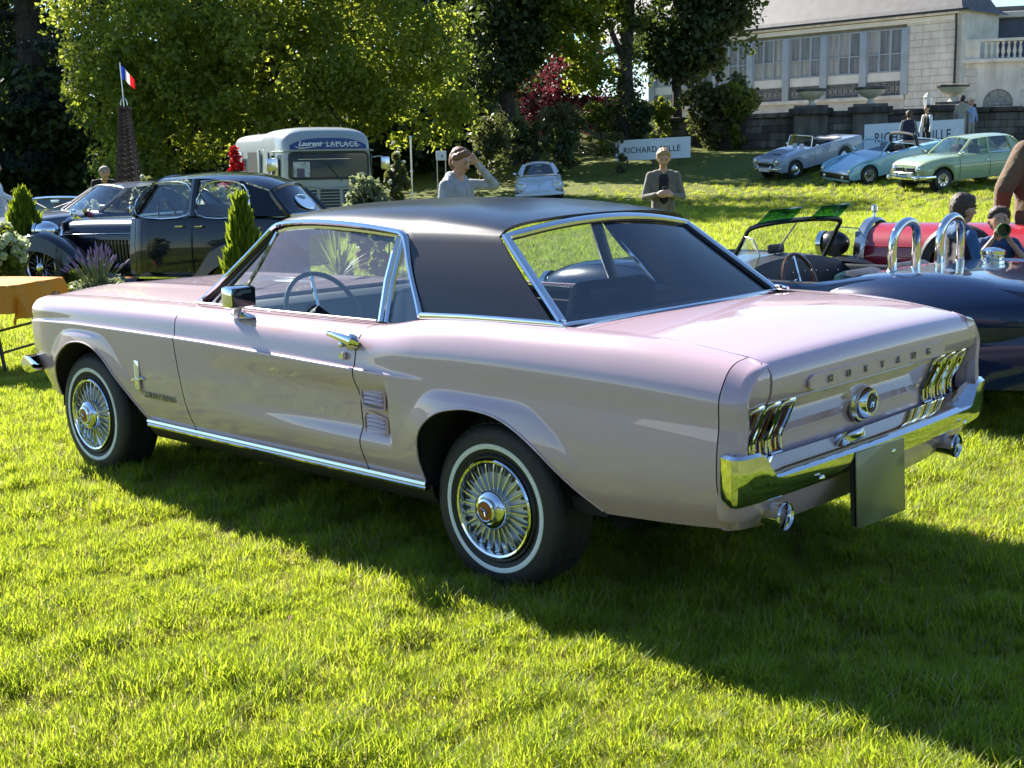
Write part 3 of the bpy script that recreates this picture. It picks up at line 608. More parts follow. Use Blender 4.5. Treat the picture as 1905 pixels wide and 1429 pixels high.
def banners():
    for (tl, tr, bl, br, d0, d1, lb, th) in (((1145, 262), (1283, 251), (1146, 300), (1284, 293), 50, 48.5, 'long white banner with black lettering on the grass bank behind the man with the phone', .26), ((1606, 232), (1791, 222), (1607, 283), (1792, 274), 46.5, 45.2, 'big white banner with black lettering behind the pale blue sports car', .40)):
        a, b, c = unproj(*bl, dist=d0), unproj(*br, dist=d1), unproj(*tl, dist=d0); L = float(np.linalg.norm((b - a)[:2])); h = float(c[2] - a[2]); r = math.atan2(b[1] - a[1], b[0] - a[0])
        g = min(float(gz(a[0], a[1])), float(a[2])); T = thing('banner', lb, 'banner', (a[0], a[1], a[2]), r, 'white advertising banners'); sl_ = (b[2] - a[2]) / L
        P = MB(); P.prism([(0, 0), (L, sl_ * L), (L, h + sl_ * L), (0, h)], -.03, .03, 'y'); P.build('panel', M['banner'], T, smooth=False)
        t = text_mb("RICHARD MILLE", th * 1.25, .004, sx=1.0, space=1.12, bold=.002); V = np.concatenate(t.v); w_ = V[:, 0].max() - V[:, 0].min(); k = L * .76 / w_
        t.xf(Matrix.Scale(k, 4, (1, 0, 0))); t.xf(Matrix(((1, 0, 0, L * .49), (0, 0, -1, -.036), (sl_, 1, 0, h * .47 + sl_ * L * .5 - sl_ * L * .0), (0, 0, 0, 1)))); t.build('lettering', M['ink'], T, smooth=False)
        for q in (.15, .5, .85): MB().box((L * q, .06, (g - a[2] - .1 + h * .7) / 2 + sl_ * L * q), (.05, .05, h * .7 + (a[2] - g) + .2)).build('post', M['iron'], T, smooth=False)
chateau(); banners()
# ================================================================ the pink hardtop
CAR_A = PI / 2 + 0.824545
_c, _s = math.cos(CAR_A), math.sin(CAR_A)
def car2w(x, y, z=0):
    x -= -2.99908545; y -= 3.96301615
    return np.array([_c * x - _s * y, _s * x + _c * y, z])
def build_pink_car():
    o = car2w(0, 0)
    T = thing('pink_hardtop_car', 'pale pink two-door hardtop with black vinyl roof and whitewall tyres, in front', 'car', (o[0], o[1], float(gz(o[0], o[1]))), CAR_A)
    P, CH = M['pink'], M['chrome']
    SX = [-1.02, -.95, -.5, 0, .35, .66, 1.85, 2.7, 3.13, 3.34]
    zb = [.405, .395, .368, .352, .342, .345, .336, .335, .36, .43]
    yb = [.755, .775, .805, .822, .83, .83, .83, .82, .79, .74]
    zc = [.715, .72, .727, .732, .737, .742, .76, .755, .738, .72]
    yc = [.842, .862, .885, .893, .895, .896, .892, .876, .845, .80]
    S = [  # four rows above the crease
        [(.795, .838), (.852, .805), (.884, .765), (.898, .70)], [(.808, .852), (.872, .815), (.903, .77), (.914, .70)],
        [(.835, .874), (.918, .835), (.95, .785), (.953, .705)], [(.84, .884), (.92, .848), (.951, .795), (.955, .725)],
        [(.838, .884), (.904, .85), (.936, .80), (.943, .737)], [(.832, .869), (.878, .838), (.896, .80), (.901, .742)],
        [(.838, .866), (.872, .835), (.886, .79), (.893, .72)], [(.824, .853), (.857, .822), (.871, .775), (.877, .70)],
        [(.80, .835), (.843, .80), (.858, .752), (.863, .695)], [(.785, .792), (.825, .765), (.841, .72), (.847, .68)]]
    def row(v): return lambda x: pchip(x, SX, np.array(v))
    fzb, fyb, fzc, fyc = row(zb), row(yb), row(zc), row(yc); fS = row(S)
    AR = np.array([(.338, .30), (.335, .36), (.328, .45), (.285, .56), (.20, .632), (.09, .663), (.0, .668), (-.10, .655), (-.20, .615), (-.30, .55), (-.40, .455), (-.49, .37), (-.54, .32)])
    AF = np.array([(3.085, .30), (3.075, .38), (3.04, .47), (2.96, .575), (2.85, .645), (2.75, .672), (2.65, .676), (2.55, .655), (2.46, .605), (2.37, .525), (2.28, .43), (2.19, .335), (2.165, .30)])
    arches = [spl(AR, 10), spl(AF, 10)]
    def arch_z(x):
        for A in arches:
            if A[:, 0].min() <= x <= A[:, 0].max():
                return float(np.interp(x, A[::-1, 0], A[::-1, 1]))
        return -1
    g_t = [0, .25, .5, .65, .8, 1.0]; g_f = np.array([0, .60, .86, .93, .975, 1.0]); g_r = np.array([0, .68, .97, 1.0, .975, .88])
    def Y(x, z):
        """skin half width below the crease"""
        x = float(x); b, c = float(fzb(x)), float(fzc(x)); t = np.clip((z - b) / (c - b), 0, 1)
        y = float(fyb(x)) + (float(fyc(x)) - float(fyb(x))) * pchip(t, g_t, g_f + (g_r - g_f) * float(sstep(.46, .12, x)))
        ramp = sstep(2.0, .60, x) * sstep(.462, .487, x)          # the scoop ahead of the rear wheel
        ft = sstep(.0, .10, c - .012 - z) * sstep(.455, .53, z)
        y = y - .034 * ramp * ft
        for A, amp in zip(arches, (.020, .018)):
            d = np.min(np.hypot(A[None, :, 0] - x, A[None, :, 1] - np.reshape(z, (-1, 1))), 1).reshape(np.shape(z))
            wz = sstep(.40, .58, z)
            y = y + amp * np.clip(1 - d / .085, 0, 1) ** .8 * wz * (1 - sstep(c - .055, c - .012, z))
        return y
    xg = {'f': lambda z: .14 * (z - .76)}
    def column(x0, slant):
        c = float(fzc(x0)); b = max(float(fzb(x0)), arch_z(x0))
        z1 = b + (c - b) * np.concatenate([np.linspace(0, .985, 19), [1.0]]); y1 = Y(x0, z1)
        s = fS(x0); R4 = np.concatenate([[(c, float(y1[-1]))], s]); 
        
        k = sstep(.2, .7, x0); c0 = R4[0].copy(); c1 = c0 * .95 + R4[1] * .05; c2 = np.array([c + .017, y1[-1] - .0115]); R4 = np.concatenate([[c1], [c2 * k + (c0 * .75 + R4[1] * .25) * (1 - k)], R4[1:]])
        rr = spl(R4[:, ::-1], 4)
        if k < 1: rr[0] = rr[0] * k + (1 - k) * (rr[0] * .5 + np.array([y1[-1], c]) * .5)
        z = np.concatenate([z1, rr[:, 1]]); y = np.concatenate([y1, rr[:, 0]])
        if float(x0) < .3:   # no hard crease on the rear quarter
            pass
        return np.stack([x0 + slant * .14 * (z - .76), y, z], 1)
    def cols(xs):
        out = []
        for x in xs:
            wgt = np.clip(1 - abs(x - 1.871) / .35, 0, 1); out.append(column(x, wgt * wgt * (3 - 2 * wgt)))
        return np.array(out)
    def densex(a, b, n, A=None):
        x = list(np.linspace(a, b, n))
        if A is not None: x += [q for q in A[::1, 0] if a < q < b] + [A[:, 0].max() + .001 if A[:, 0].max() < b else b, A[:, 0].min() - .001 if A[:, 0].min() > a else a]
        return np.array(sorted(set(np.round(x, 4))))
    GAP = .0032
    panels = [('front_fender', densex(1.871 + GAP, 3.34, 45, arches[1])), ('door', densex(.655 + GAP, 1.871 - GAP, 40)), ('quarter_panel', densex(-.948, .655 - GAP, 50, arches[0]))]
    for nm, xs in panels:
        if nm == 'quarter_panel': xs = np.array(sorted(set(list(xs) + list(np.linspace(.455, .495, 9)))))
        if nm == 'door': xs = np.array(sorted(set(list(xs))))
        G = cols(xs)
        if nm == 'front_fender':   # round the nose in
            a = G[-1].copy(); ex = []
            for k, (dx, sy) in enumerate(((.025, .985), (.038, .955), (.03, .91))):
                q = a.copy(); q[:, 0] += dx; q[:, 1] *= sy; ex.append(q)
            G = np.concatenate([G, ex])
        mb = MB(); mb.grid(G)
        for side, m2 in ((1, mb), (-1, mb.mirror())):
            ob = m2.build(nm, P, T, ang=24, solid=.02, rimmat=M['trim_black'])  # black edges on pink panels: shade of the shut gaps put into rim colour
    # rear end caps
    a = column(-.952, 0); b = column(-1.0, 0); ex = [a, (a + b) / 2, b]
    for dx, dy in ((-.022, .006), (-.030, .020), (-.024, .036), (.02, .045), (.05, .048)):
        q = b.copy(); q[:, 0] += dx; k = sstep(.70, .80, q[:, 1]); q[:, 1] -= dy * k; q[:, 2] -= dy * .5 * sstep(.8, .9, q[:, 2]); ex.append(q)
    ex = np.array(ex); k0 = int(np.argmin(abs(b[:19, 2] - .60))); mb = MB().grid(ex[:, k0:], flip=True)
    mlow = MB().grid(np.array([a, (a + b) / 2])[:, :k0 + 1], flip=True)
    for m2 in (mlow, mlow.mirror()): m2.build('end_cap', P, T, ang=50, solid=.012)
    for m2 in (mb, mb.mirror()): m2.build('end_cap', P, T, ang=50, solid=.012)
    # hood, cowl, deck
    def sheet(xs, ys, zf, name, m=P, ang=30, solid=.014):
        G = np.array([[(x, y, zf(x, y)) for y in ys] for x in xs]); return MB().grid(G, flip=True).build(name, m, T, ang=ang, solid=solid)
    def edge4(x): return fS(np.array(float(x)))[3]
    def ysn(x, n=25): e = edge4(x)[1] - .004; return np.linspace(-e, e, n)
    def hoodz(x, y):
        e = edge4(x); k = 1 - (y / e[1]) ** 2; r = math.exp(-((abs(y) - .36) / .05) ** 2) * .010
        return e[0] + .030 * min(1, k * 1.6) + r * sstep(3.3, 3.0, x) - .05 * max(0, (x - 3.26) / .1) ** 2
    G = np.array([[(x, y, hoodz(x, y)) for y in ysn(x, 41)] for x in np.linspace(2.02, 3.36, 30)]); MB().grid(G, flip=True).build('hood', P, T, ang=30, solid=.014)
    G = np.array([[(x + .10 * (1 - (y / .72) ** 2) * 0, y, edge4(1.95)[0] + .028 * min(1, (1 - (y / .725) ** 2) * 1.6) - .01 * (2.012 - x)) for y in np.linspace(-.715, .715, 25)] for x in np.linspace(1.80, 2.012, 6)])
    MB().grid(G, flip=True).build('cowl_panel', P, T, solid=.012)
    # shelf between rear window and lid, then the lid rolling into its rear face
    def dz(x, y, e): return e[0] + .014 * (1 - (y / e[1]) ** 2)
    G = np.array([[(x, y, dz(x, y, edge4(x)) - .012 * sstep(-.33, -.2, x) ) for y in np.linspace(-(edge4(x)[1] + .01), edge4(x)[1] + .01, 25)] for x in np.linspace(-.345, -.15, 8)])
    MB().grid(G, flip=False).build('rear_window_panel', P, T, solid=-.012)
    prof = [(-.352, None, 0), (-.50, None, 0), (-.65, None, 0), (-.80, None, 0), (-.90, None, 0), (-.965, .914, 1), (-1.0, .903, 1), (-1.02, .888, 1), (-1.032, .868, 1), (-1.036, .845, 1), (-1.034, .815, 1), (-1.028, .79, 1), (-1.018, .776, 1), (-.995, .772, 1)]
    G = []
    for x, z, k in prof:
        e = edge4(max(x, -.95)); e = (e[0], (e[1] if x > -.95 else .70) - .004)
        r = []
        for y in np.linspace(-1, 1, 31):
            yy = y * e[1]; zz = (e[0] + .014 * (1 - y * y)) if not k else z + .012 * (1 - y * y) * sstep(.80, .9, z)
            r.append((x - .012 * (1 - y * y) * (k), yy, zz))
        G.append(r)
    MB().grid(np.array(G)).build('boot_lid', P, T, ang=30, solid=-.012)
    for sg in (1, -1):
        G = []
        for z, xx in ((.914, -.965), (.905, -1.0), (.892, -1.02), (.87, -1.030), (.845, -1.032), (.815, -1.030), (.79, -1.024), (.774, -1.012), (.772, -.985)):
            yo = float(np.interp(z, b[::1, 2], b[:, 1])) - .030
            G.append([(xx + (.006 if y > .78 else 0), sg * y, z) for y in np.linspace(.7035, max(yo, .712), 6)])
        MB().grid(np.array(G), flip=sg < 0).build('corner_panel', P, T, ang=40, solid=.012)
    # tail panel (concave), valance
    tp = [(-.985, .774), (-.983, .76), (-.962, .705), (-.94, .655), (-.936, .63), (-.943, .58), (-.955, .53), (-.965, .49), (-.97, .45)]
    tps = spl(np.array(tp), 3)
    G = np.array([[(x - .010 * (1 - (y / .8) ** 2), y, z) for y in np.linspace(-.80, .80, 33)] for x, z in tps]); MB().grid(G).build('tail_panel', P, T, ang=40, solid=-.01)
    def tpx(z): 
        t = np.array(tps); return float(np.interp(z, t[::-1, 1], t[::-1, 0]))
    # corner valance pieces under the bumper ends
    # letters on the strip
    sp = [(-.0, .022), (.02, .024)]
    st = MB(); pts = [(-.44, .792), (.47, .792), (.50, .800), (.505, .826), (.48, .840), (-.44, .840), (-.465, .832), (-.465, .800)]
    st.prism([(a_, b_) for a_, b_ in pts], -1.0505, -1.0425, 'x'); st.build('letter_strip', P, T, smooth=False)
    for ch, y in zip("MUSTANG", np.linspace(.378, -.323, 7)):
        t = text_mb(ch, .030, .003, sx=1.15, bold=.0008); t.xf(Matrix(((0, 0, -1, -1.0535), (-1, 0, 0, y), (0, 1, 0, .815), (0, 0, 0, 1)))); t.build('letter', M['steel_grey'], T, smooth=False)
    # lights
    for sg in (1, -1):
        for yk in (.54, .63, .722):
            lt = part('tail_light', T); zt, zb_, hw = .764, .588, .033
            zs = np.linspace(zt, zb_, 12)
            lens = MB().grid(np.array([[(tpx(z) - .012, sg * yk + q, z) for q in (-hw, hw)] for z in zs])); lens.build('lens', M['lens_red'], lt)
            path = [(tpx(z) - .014, sg * yk + hw, z) for z in zs] + [(tpx(z) - .014, sg * yk - hw, z) for z in zs[::-1]]
            MB().tube(path, .0085, 8, closed=True).build('bezel', CH, lt)
            MB().tube([(tpx(z) - .016, sg * yk, z) for z in zs[1:-1]], .004, 6).build('rib', CH, lt)
    # filler cap
    fc = part('fuel_cap', T)
    MB().lathe([(.0, -.955), (.070, -.955), (.072, -.966), (.066, -.973), (.056, -.975)], (0, 0, .674), 'x', 36).build('surround', M['chrome_dull'], fc, recalc=True)
    MB().lathe([(.058, -.972), (.059, -.980), (.055, -.992), (.048, -1.003), (.044, -1.007), (.038, -1.007), (.036, -1.004), (0.001, -1.004)], (0, 0, .674), 'x', 36).build('cap', CH, fc, recalc=True)
    MB().lathe([(.034, -1.0045), (.032, -1.0075), (.0005, -1.0075)], (0, 0, .674), 'x', 24).build('medallion', M['black'], fc, recalc=True)
    e = MB(); e.tube([(-1.009, .018, .668), (-1.009, .006, .678), (-1.009, -.006, .676), (-1.009, -.016, .684)], [.003, .005, .004, .002], 5)
    e.tube([(-1.009, .010, .672), (-1.009, .016, .660)], .002, 4).tube([(-1.009, -.006, .674), (-1.009, -.002, .660)], .002, 4); e.build('horse', CH, fc)
    # licence lamp and lock
    MB().box((-.955, .045, .548), (.03, .11, .022), bev=.008).build('plate_lamp', CH, T); MB().lathe([(0.0005, -.974), (.014, -.974), (.016, -.96)], (0, .40, .548), 'x', 14).build('bolt_head', CH, T, recalc=True)
    # rear bumper: a plan path from corner to corner with a section that climbs at the ends
    half = [(-.965, .866), (-.992, .880), (-1.015, .884), (-1.034, .874), (-1.045, .85), (-1.050, .81), (-1.054, .78), (-1.057, .755), (-1.06, .73), (-1.062, .70), (-1.064, .66)]
    pl_ = half + [(-1.064 - .012 * (1 - (y / .66) ** 2), y) for y in np.linspace(.62, -.62, 32)] + [(x, -y) for x, y in half[::-1]]
    pl_ = np.array(pl_); tg = np.gradient(pl_, axis=0); tg /= np.linalg.norm(tg, axis=1)[:, None]; nin = np.stack([-tg[:, 1], tg[:, 0]], 1)
    G = []
    for (x, y), n_ in zip(pl_, nin):
        up = float(sstep(.69, .775, abs(y))); crest = .555 + up * .080; bt = .003 * (abs(y) / .9)
        sec = [(.095 - .05 * up, .585 + up * .056), (.085 - .045 * up, .594 + up * .052), (.045 - .02 * up, .577 + up * .066), (.010, crest + .009), (.0, crest), (.0005, crest - .012 - up * .02), (.002, .528), (.008, .504), (.020, .486), (.045, .478)]
        G.append([(x + n_[0] * d, y + n_[1] * d, z + bt) for d, z in sec])
    G = np.array(G); MB().grid(G, flip=True).build('rear_bumper', CH, T, ang=26, solid=-.006)
    for yy in (.455, -.02, -.62): MB().sphere((-1.079 + .012 * abs(yy), yy, .512), (.006, .018, .009), 8, 6).build('bumper_bolt', CH, T)
    # valance below it
    vp = np.array([(-.945, .850), (-.965, .845), (-.985, .825), (-.998, .79), (-1.004, .74)] + [(-1.005, y) for y in np.linspace(.68, -.68, 21)] + [(-1.004, -.74), (-.998, -.79), (-.985, -.825), (-.965, -.845), (-.945, -.850)])
    tg = np.gradient(vp, axis=0); tg /= np.linalg.norm(tg, axis=1)[:, None]; nin = np.stack([-tg[:, 1], tg[:, 0]], 1); G = []
    for (x, y), n_ in zip(vp, nin):
        k = abs(y) / .85; zb_ = .352 + .045 * k ** 3
        G.append([(x + n_[0] * d, y + n_[1] * d, z) for d, z in ((.0, .53), (.0, .48), (.010, .44), (.03, .40 + .02 * k ** 3), (.05, zb_ + .012), (.058, zb_), (.09, zb_ - .004))])
    MB().grid(np.array(G), flip=True).build('rear_valance', P, T, ang=40, solid=-.008)
    # exhaust trumpets
    for sg in (1, -1):
        ex = part('exhaust_tip', T)
        MB().lathe([(.032, -.85), (.034, -.95), (.040, -1.02), (.044, -1.035), (.046, -1.042), (.043, -1.048), (.039, -1.042), (.037, -1.02), (.033, -.95), (.001, -.93)], (0, sg * .62, .418), 'x', 24).build('trumpet', CH, ex, recalc=True)
        MB().lathe([(.0005, -.975), (.034, -.975)], (0, sg * .62, .418), 'x', 20).build('inner_tube', M['lamp_glass'], ex)
        MB().sphere((-.94, sg * .62, .43), (.05, .075, .055), 12, 8).build('surround', P, ex)
    # plate
    pl = part('licence_plate', T)
    MB().box((0, 0, 0), (.006, .345, .255), bev=.004).build('plate', mat('plate_face', (.15, .16, .075), .35, coat=.3, noise=(5, .25)), pl)
    MB().box((.012, 0, .0), (.012, .36, .235)).build('bracket', M['black'], pl)
    pl.location = (-1.085, .075, .423); pl.rotation_euler = (rad(1.5), rad(4), 0)
    # rocker and chrome sill trim
    for sg in (1, -1):
        G = np.array([[(x, sg * yy, zz) for yy, zz in ((.78, .345), (.835, .338), (.828, .30), (.80, .262), (.70, .25))] for x in np.linspace(.30, 2.2, 12)])
        MB().grid(G, flip=sg < 0).build('rocker', M['black'], T, solid=.005)
        G = np.array([[(x, sg * yy, zz) for yy, zz in ((.835, .352), (.850, .350), (.853, .340), (.848, .332), (.852, .328), (.849, .319), (.832, .316))] for x in np.linspace(.322, 2.195, 24)])
        MB().grid(G, flip=sg < 0).build('sill_moulding', CH, T, solid=.004, ang=20)
    # arch lips and inner wells
    for A in arches:
        for sg in (1, -1):
            B = np.array([q for q in A if q[1] > float(fzb(q[0])) + .003]); pth = [(x, sg * (float(Y(x, np.array(z))) + .001), z) for x, z in B]
            MB().tube(pth, .0045, 6).build('arch_lip', M['chrome_dull'] if False else P, T)
            G = np.array([[(x * 1.0, sg * yy, z) for yy in (float(Y(x, np.array(z))) - .004, .60, .45)] for x, z in A]); MB().grid(G).build('wheel_well', M['dark'], T)
            c = A.mean(0); MB().add([(x, sg * .45, z) for x, z in A] , [tuple(range(len(A)))]).build('well_wall', M['dark'], T, smooth=False)
    MB().box((1.3, 0, .36), (3.5, 1.50, .05)).build('floor_pan', M['dark'], T)
    MB().box((-.70, 0, .46), (.40, 1.20, .14)).build('fuel_tank', M['dark'], T)
    for sg in (1, -1): MB().box((1.28, sg * .70, .58), (1.2, .05, .52)).build('door_inner', M['interior'], T)
    # ------------------------------------------------ wheels
    def wheel(x, sg):
        W = part('wheel', T); W.location = (x, sg * .72, .302); W.rotation_euler = (0, 0, 0 if sg > 0 else PI)
        R = .302
        MB().lathe([(.19, -.09), (.24, -.10), (.275, -.097), (.296, -.085), (R, -.06), (R + .001, 0), (R, .06), (.297, .080), (.288, .092), (.272, .100), (.25, .104), (.22, .104), (.20, .100), (.186, .09)], (0, 0, 0), 'y', 56).build('tyre', M['rubber'], W, recalc=True)
        G = []
        for k in range(56):   # tread blocks at the shoulder
            a_ = k * 2 * PI / 56; G.append(a_)
        tr = MB()
        for a_ in G:
            for yy in (.030, .058, -.030, -.058):
                Mx = Matrix.Rotation(-a_, 4, 'Y'); c_ = np.array(Mx @ Vector((R + .0005 - max(0, abs(yy) - .05) * .3, yy, 0))); tr.box(c_, (.004, .026, .022), M=np.array(Mx.to_3x3()))
        ob = tr.build('tread', M['rubber'], W, smooth=False); ob['kind'] = 'stuff'
        MB().lathe([(.214, .1045), (.2165, .1062), (.2305, .1062), (.233, .1035)], (0, 0, 0), 'y', 56).build('whitewall', M['white_rubber'], W)
        MB().lathe([(.190, .085), (.196, .100), (.190, .106), (.182, .104), (.172, .085), (.168, .06)], (0, 0, 0), 'y', 48, flip=True).build('rim', M['black'], W, recalc=True)
        MB().lathe([(.178, .098), (.179, .110), (.174, .1145), (.167, .112), (.162, .098), (.159, .072), (.001, .06)], (0, 0, 0), 'y', 48).build('hubcap', CH, W, recalc=True)
        MB().lathe([(.158, .0895), (.07, .0925)], (0, 0, 0), 'y', 40).build('cap_dish', M['fan_silver'], W)
        bl = MB(); bl.grid(np.array([[(-.0032, .090, r_), (-.002, hh, r_), (.0014, hh, r_), (.008 * (r_ / .165), .0915, r_)] for r_, hh in ((.066, .104), (.10, .106), (.14, .104), (.160, .100))]))
        me = bl.mesh('spoke', mat_spoke, True, 20)
        sl_ = MB()
        for k in range(24):
            Mx = np.array(Matrix.Rotation((k + .62) * 2 * PI / 24, 3, 'Y')); sl_.add(np.array([(-.010, .0915, .1575), (.009, .0915, .1575), (.003, .0935, .130), (-.004, .0935, .130)]) @ Mx.T, [(0, 1, 2, 3)])
        sl_.build('slot', M['black'], W, smooth=False)['kind'] = 'stuff'
        for k in range(24): link('spoke', me, W, rot=(0, k * 2 * PI / 24, 0))
        MB().lathe([(.072, .08), (.073, .118), (.066, .132), (.050, .140), (.046, .134), (.044, .150), (.036, .153), (.033, .150)], (0, 0, 0), 'y', 36).build('hub_cone', CH, W, recalc=True)
        MB().lathe([(.034, .1505), (.001, .153)], (0, 0, 0), 'y', 24).build('emblem', M['emblem_red'], W, recalc=True)
        e = MB(); e.tube([(-.014, .155, -.004), (0, .1555, .004), (.016, .155, .010)], [.002, .004, .002], 5).tube([(0, .155, .002), (-.004, .155, -.016)], .002, 4); e.build('horse', CH, W)
    global mat_spoke
    mat_spoke = mat('spoke_chrome', (.62, .64, .65), .16, 1.0)
    for x in (0, 2.743):
        for sg in (1, -1): wheel(x, sg)
    for x in (0, 2.743): MB().tube([(x, -.66, .30), (x, .66, .30)], .04, 8).build('axle', M['dark'], T)
    # ------------------------------------------------ roof
    dripx = np.array([1.50, 1.40, 1.20, .95, .64]); dripz = np.array([1.236, 1.256, 1.268, 1.262, 1.236]); dripy = np.array([.585, .598, .606, .608, .600])
    def drip(x): return np.array([np.interp(x, dripx[::-1], dripy[::-1]), pchip(x, dripx[::-1], dripz[::-1])])
    def zc_(x): return float(pchip(x, [.10, .3, .64, .95, 1.25, 1.46, 1.56], np.array([1.292, 1.325, 1.349, 1.352, 1.341, 1.310, 1.290])))
    def rsec(x, ye, ze, zc0):
        return spl(np.array([(0, zc0), (.22, zc0 - .004), (.38, zc0 - .013), (.48, zc0 - .013 - (zc0 - .013 - ze) * .20), (.55, zc0 - .013 - (zc0 - .013 - ze) * .52), (ye, ze)]), 5)
    rows = []
    for x in np.linspace(1.5, .64, 22):
        d = drip(x); sec = rsec(x, d[0], d[1], zc_(x + 0)); bow = .075 * (1 - (sec[:, 0] / .6) ** 2) * sstep(1.2, 1.5, x); rows.append(np.stack([x + bow, sec[:, 0], sec[:, 1]], 1))
    nr = len(rows[0])
    A_, B_, C_, D_ = np.array([.64, .600, 1.236]), np.array([.175, .586, 1.238]), np.array([.415, .738, .946]), np.array([-.205, .722, .953])
    sail = []; rows2 = []
    for u in np.linspace(0, 1, 16):
        e = A_ + (B_ - A_) * u; zc0 = zc_(e[0]); sec = rsec(e[0], e[1], e[2], zc0); bow = .05 * (1 - (sec[:, 0] / .6) ** 2) * -sstep(.45, .175, e[0]) * .6
        r = np.stack([e[0] + bow, sec[:, 0], sec[:, 1]], 1); rows2.append(r)
        bt = C_ + (D_ - C_) * u; s_ = []
        for v in np.linspace(0, 1, 12)[1:]:
            q = e + (bt - e) * v; q = q + np.array([0, .010 * math.sin(PI * v) * (1 - .3 * u), 0]); s_.append(q)
        sail.append(np.concatenate([r[-1:], np.array(s_)]))
    full = [];
    # half roof then mirrored into one vinyl skin
    mb = MB().grid(np.array(rows)); mb.grid(np.array(rows2)); mb.grid(np.array(sail))
    mm = mb.mirror(); mb2 = MB(); mb2.add(np.concatenate(mb.v), mb.f); mb2.add(np.concatenate(mm.v), mm.f)
    me = mb2.mesh('roof', M['vinyl'], True, 60); bm = bmesh.new(); bm.from_mesh(me); bmesh.ops.remove_doubles(bm, verts=bm.verts, dist=.0008); bmesh.ops.recalc_face_normals(bm, faces=bm.faces)
    up = sum(f.normal.z for f in bm.faces)
    if up < 0: bmesh.ops.reverse_faces(bm, faces=bm.faces)
    bm.to_mesh(me); bm.free(); me.set_sharp_from_angle(angle=rad(60)); rf = link('roof', me, T); rim(me, .012)
    # headliner is the underside; chrome trims
    for sg in (1, -1):
        f = np.array([1, sg, 1])
        pt = [(1.93, .712, .895), (1.80, .680, .99), (1.62, .632, 1.135), (1.53, .603, 1.215), (1.47, .603, 1.249), (1.40, .610, 1.262), (1.20, .618, 1.273), (.95, .618, 1.267), (.72, .612, 1.246), (.655, .616, 1.233), (.628, .624, 1.20), (.56, .668, 1.10), (.47, .720, .99), (.432, .744, .945)]
        MB().tube(np.array(spl(pt, 4)) * f, .011, 8, sy=1.3).build('drip_rail', CH, T)
        # A pillar
        mbp = MB(); mbp.tube(np.array([(1.93, .685, .89), (1.78, .655, 1.0), (1.60, .61, 1.145), (1.50, .585, 1.225)]) * f, .022, 8); mbp.build('pillar', M['trim_black'], T)
        MB().tube(np.array([(1.955, .68, .898), (1.81, .645, 1.0), (1.63, .595, 1.15), (1.535, .565, 1.235)]) * f, .010, 8, sy=1.6).build('windscreen_trim', CH, T)
        # glass frames
        zb0 = .905
        top = [(1.46, .592, 1.222), (1.38, .597, 1.240), (1.2, .602, 1.250), (.95, .603, 1.244), (.70, .597, 1.226)]
        MB().tube(np.array([(1.80, .70, .91), (1.465, .602, 1.215)]) * f, .008, 6).build('vent_frame', M['trim_black'], T)
        MB().tube(np.array([(1.645, .712, .91), (1.535, .668, 1.06), (1.468, .600, 1.222)]) * f, .009, 6).build('vent_divider', CH, T)
        MB().tube(np.array(spl(top, 3)) * f, .010, 6).build('window_frame', CH, T)
        MB().tube(np.array([(.70, .597, 1.226), (.695, .668, 1.06), (.672, .728, .905)]) * f, .011, 6, sy=1.4).build('window_frame', CH, T)
        MB().tube(np.array([(.668, .600, 1.225), (.662, .668, 1.06), (.640, .728, .905)]) * f, .010, 6, sy=1.2).build('window_frame', CH, T)
        if sg < 0: MB().tube(np.array([(.662, .585, 1.225), (.655, .650, 1.06), (.635, .705, .90)]) * f, .030, 6, sy=.4).build('inner_post', M['trim_black'], T)
        # glass
        g = MB().add(np.array([(1.64, .712, .90), (1.535, .666, 1.06), (1.466, .598, 1.222), (1.38, .597, 1.240), (1.2, .602, 1.250), (.95, .603, 1.244), (.70, .597, 1.226), (.69, .668, 1.06), (.665, .728, .89)]) * f, [(0, 1, 2), (0, 2, 3), (0, 3, 4), (0, 4, 5), (0, 5, 8), (5, 7, 8), (5, 6, 7)])
        g.f = [(0, 1, 7, 8), (1, 2, 3, 4, 5, 6, 7)]; g.build('door_glass', M['glass'], T)
        MB().add(np.array([(1.86, .70, .895), (1.64, .712, .895), (1.468, .600, 1.222), (1.485, .592, 1.215)]) * f, [(0, 1, 2, 3)]).build('vent_glass', M['glass'], T, smooth=False)
        MB().add(np.array([(.635, .728, .895), (.66, .600, 1.225), (.56, .662, 1.10), (.44, .735, .94), (.52, .735, .905)]) * f, [(0, 1, 2, 3, 4)]).build('quarter_glass', M['glass'], T, smooth=False)
        # belt chrome under the sail
        MB().tube(np.array([(.425, .752, .948), (.2, .757, .958), (0, .755, .962), (-.2, .738, .962), (-.245, .725, .957)]) * f, .013, 8, sy=.6).build('sail_moulding', CH, T)
        MB().tube(np.array([(1.90, .742, .903), (1.4, .752, .906), (.9, .758, .91), (.665, .758, .912)]) * f, .006, 6).build('sill_trim', P, T)
    # screens
    def screen(name, bl, tl, bowb, bowt, zt, n=17):
        G = []
        for v in np.linspace(0, 1, 7):
            r = []
            for q in np.linspace(-1, 1, n):
                b_ = np.array([bl[0] + bowb * (1 - q * q), bl[1] * q, bl[2]]); t_ = np.array([tl[0] + bowt * (1 - q * q), tl[1] * q, tl[2] + zt * (1 - q * q)]); r.append(b_ + (t_ - b_) * v)
            G.append(r)
        MB().grid(np.array(G)).build(name, M['glass'], T); return np.array(G)
    g1 = screen('windscreen', (1.945, .67, .895), (1.52, .565, 1.235), .13, .075, .06)
    g2 = screen('rear_window', (-.198, .685, .955), (.165, .565, 1.226), -.035, -.03, .048)
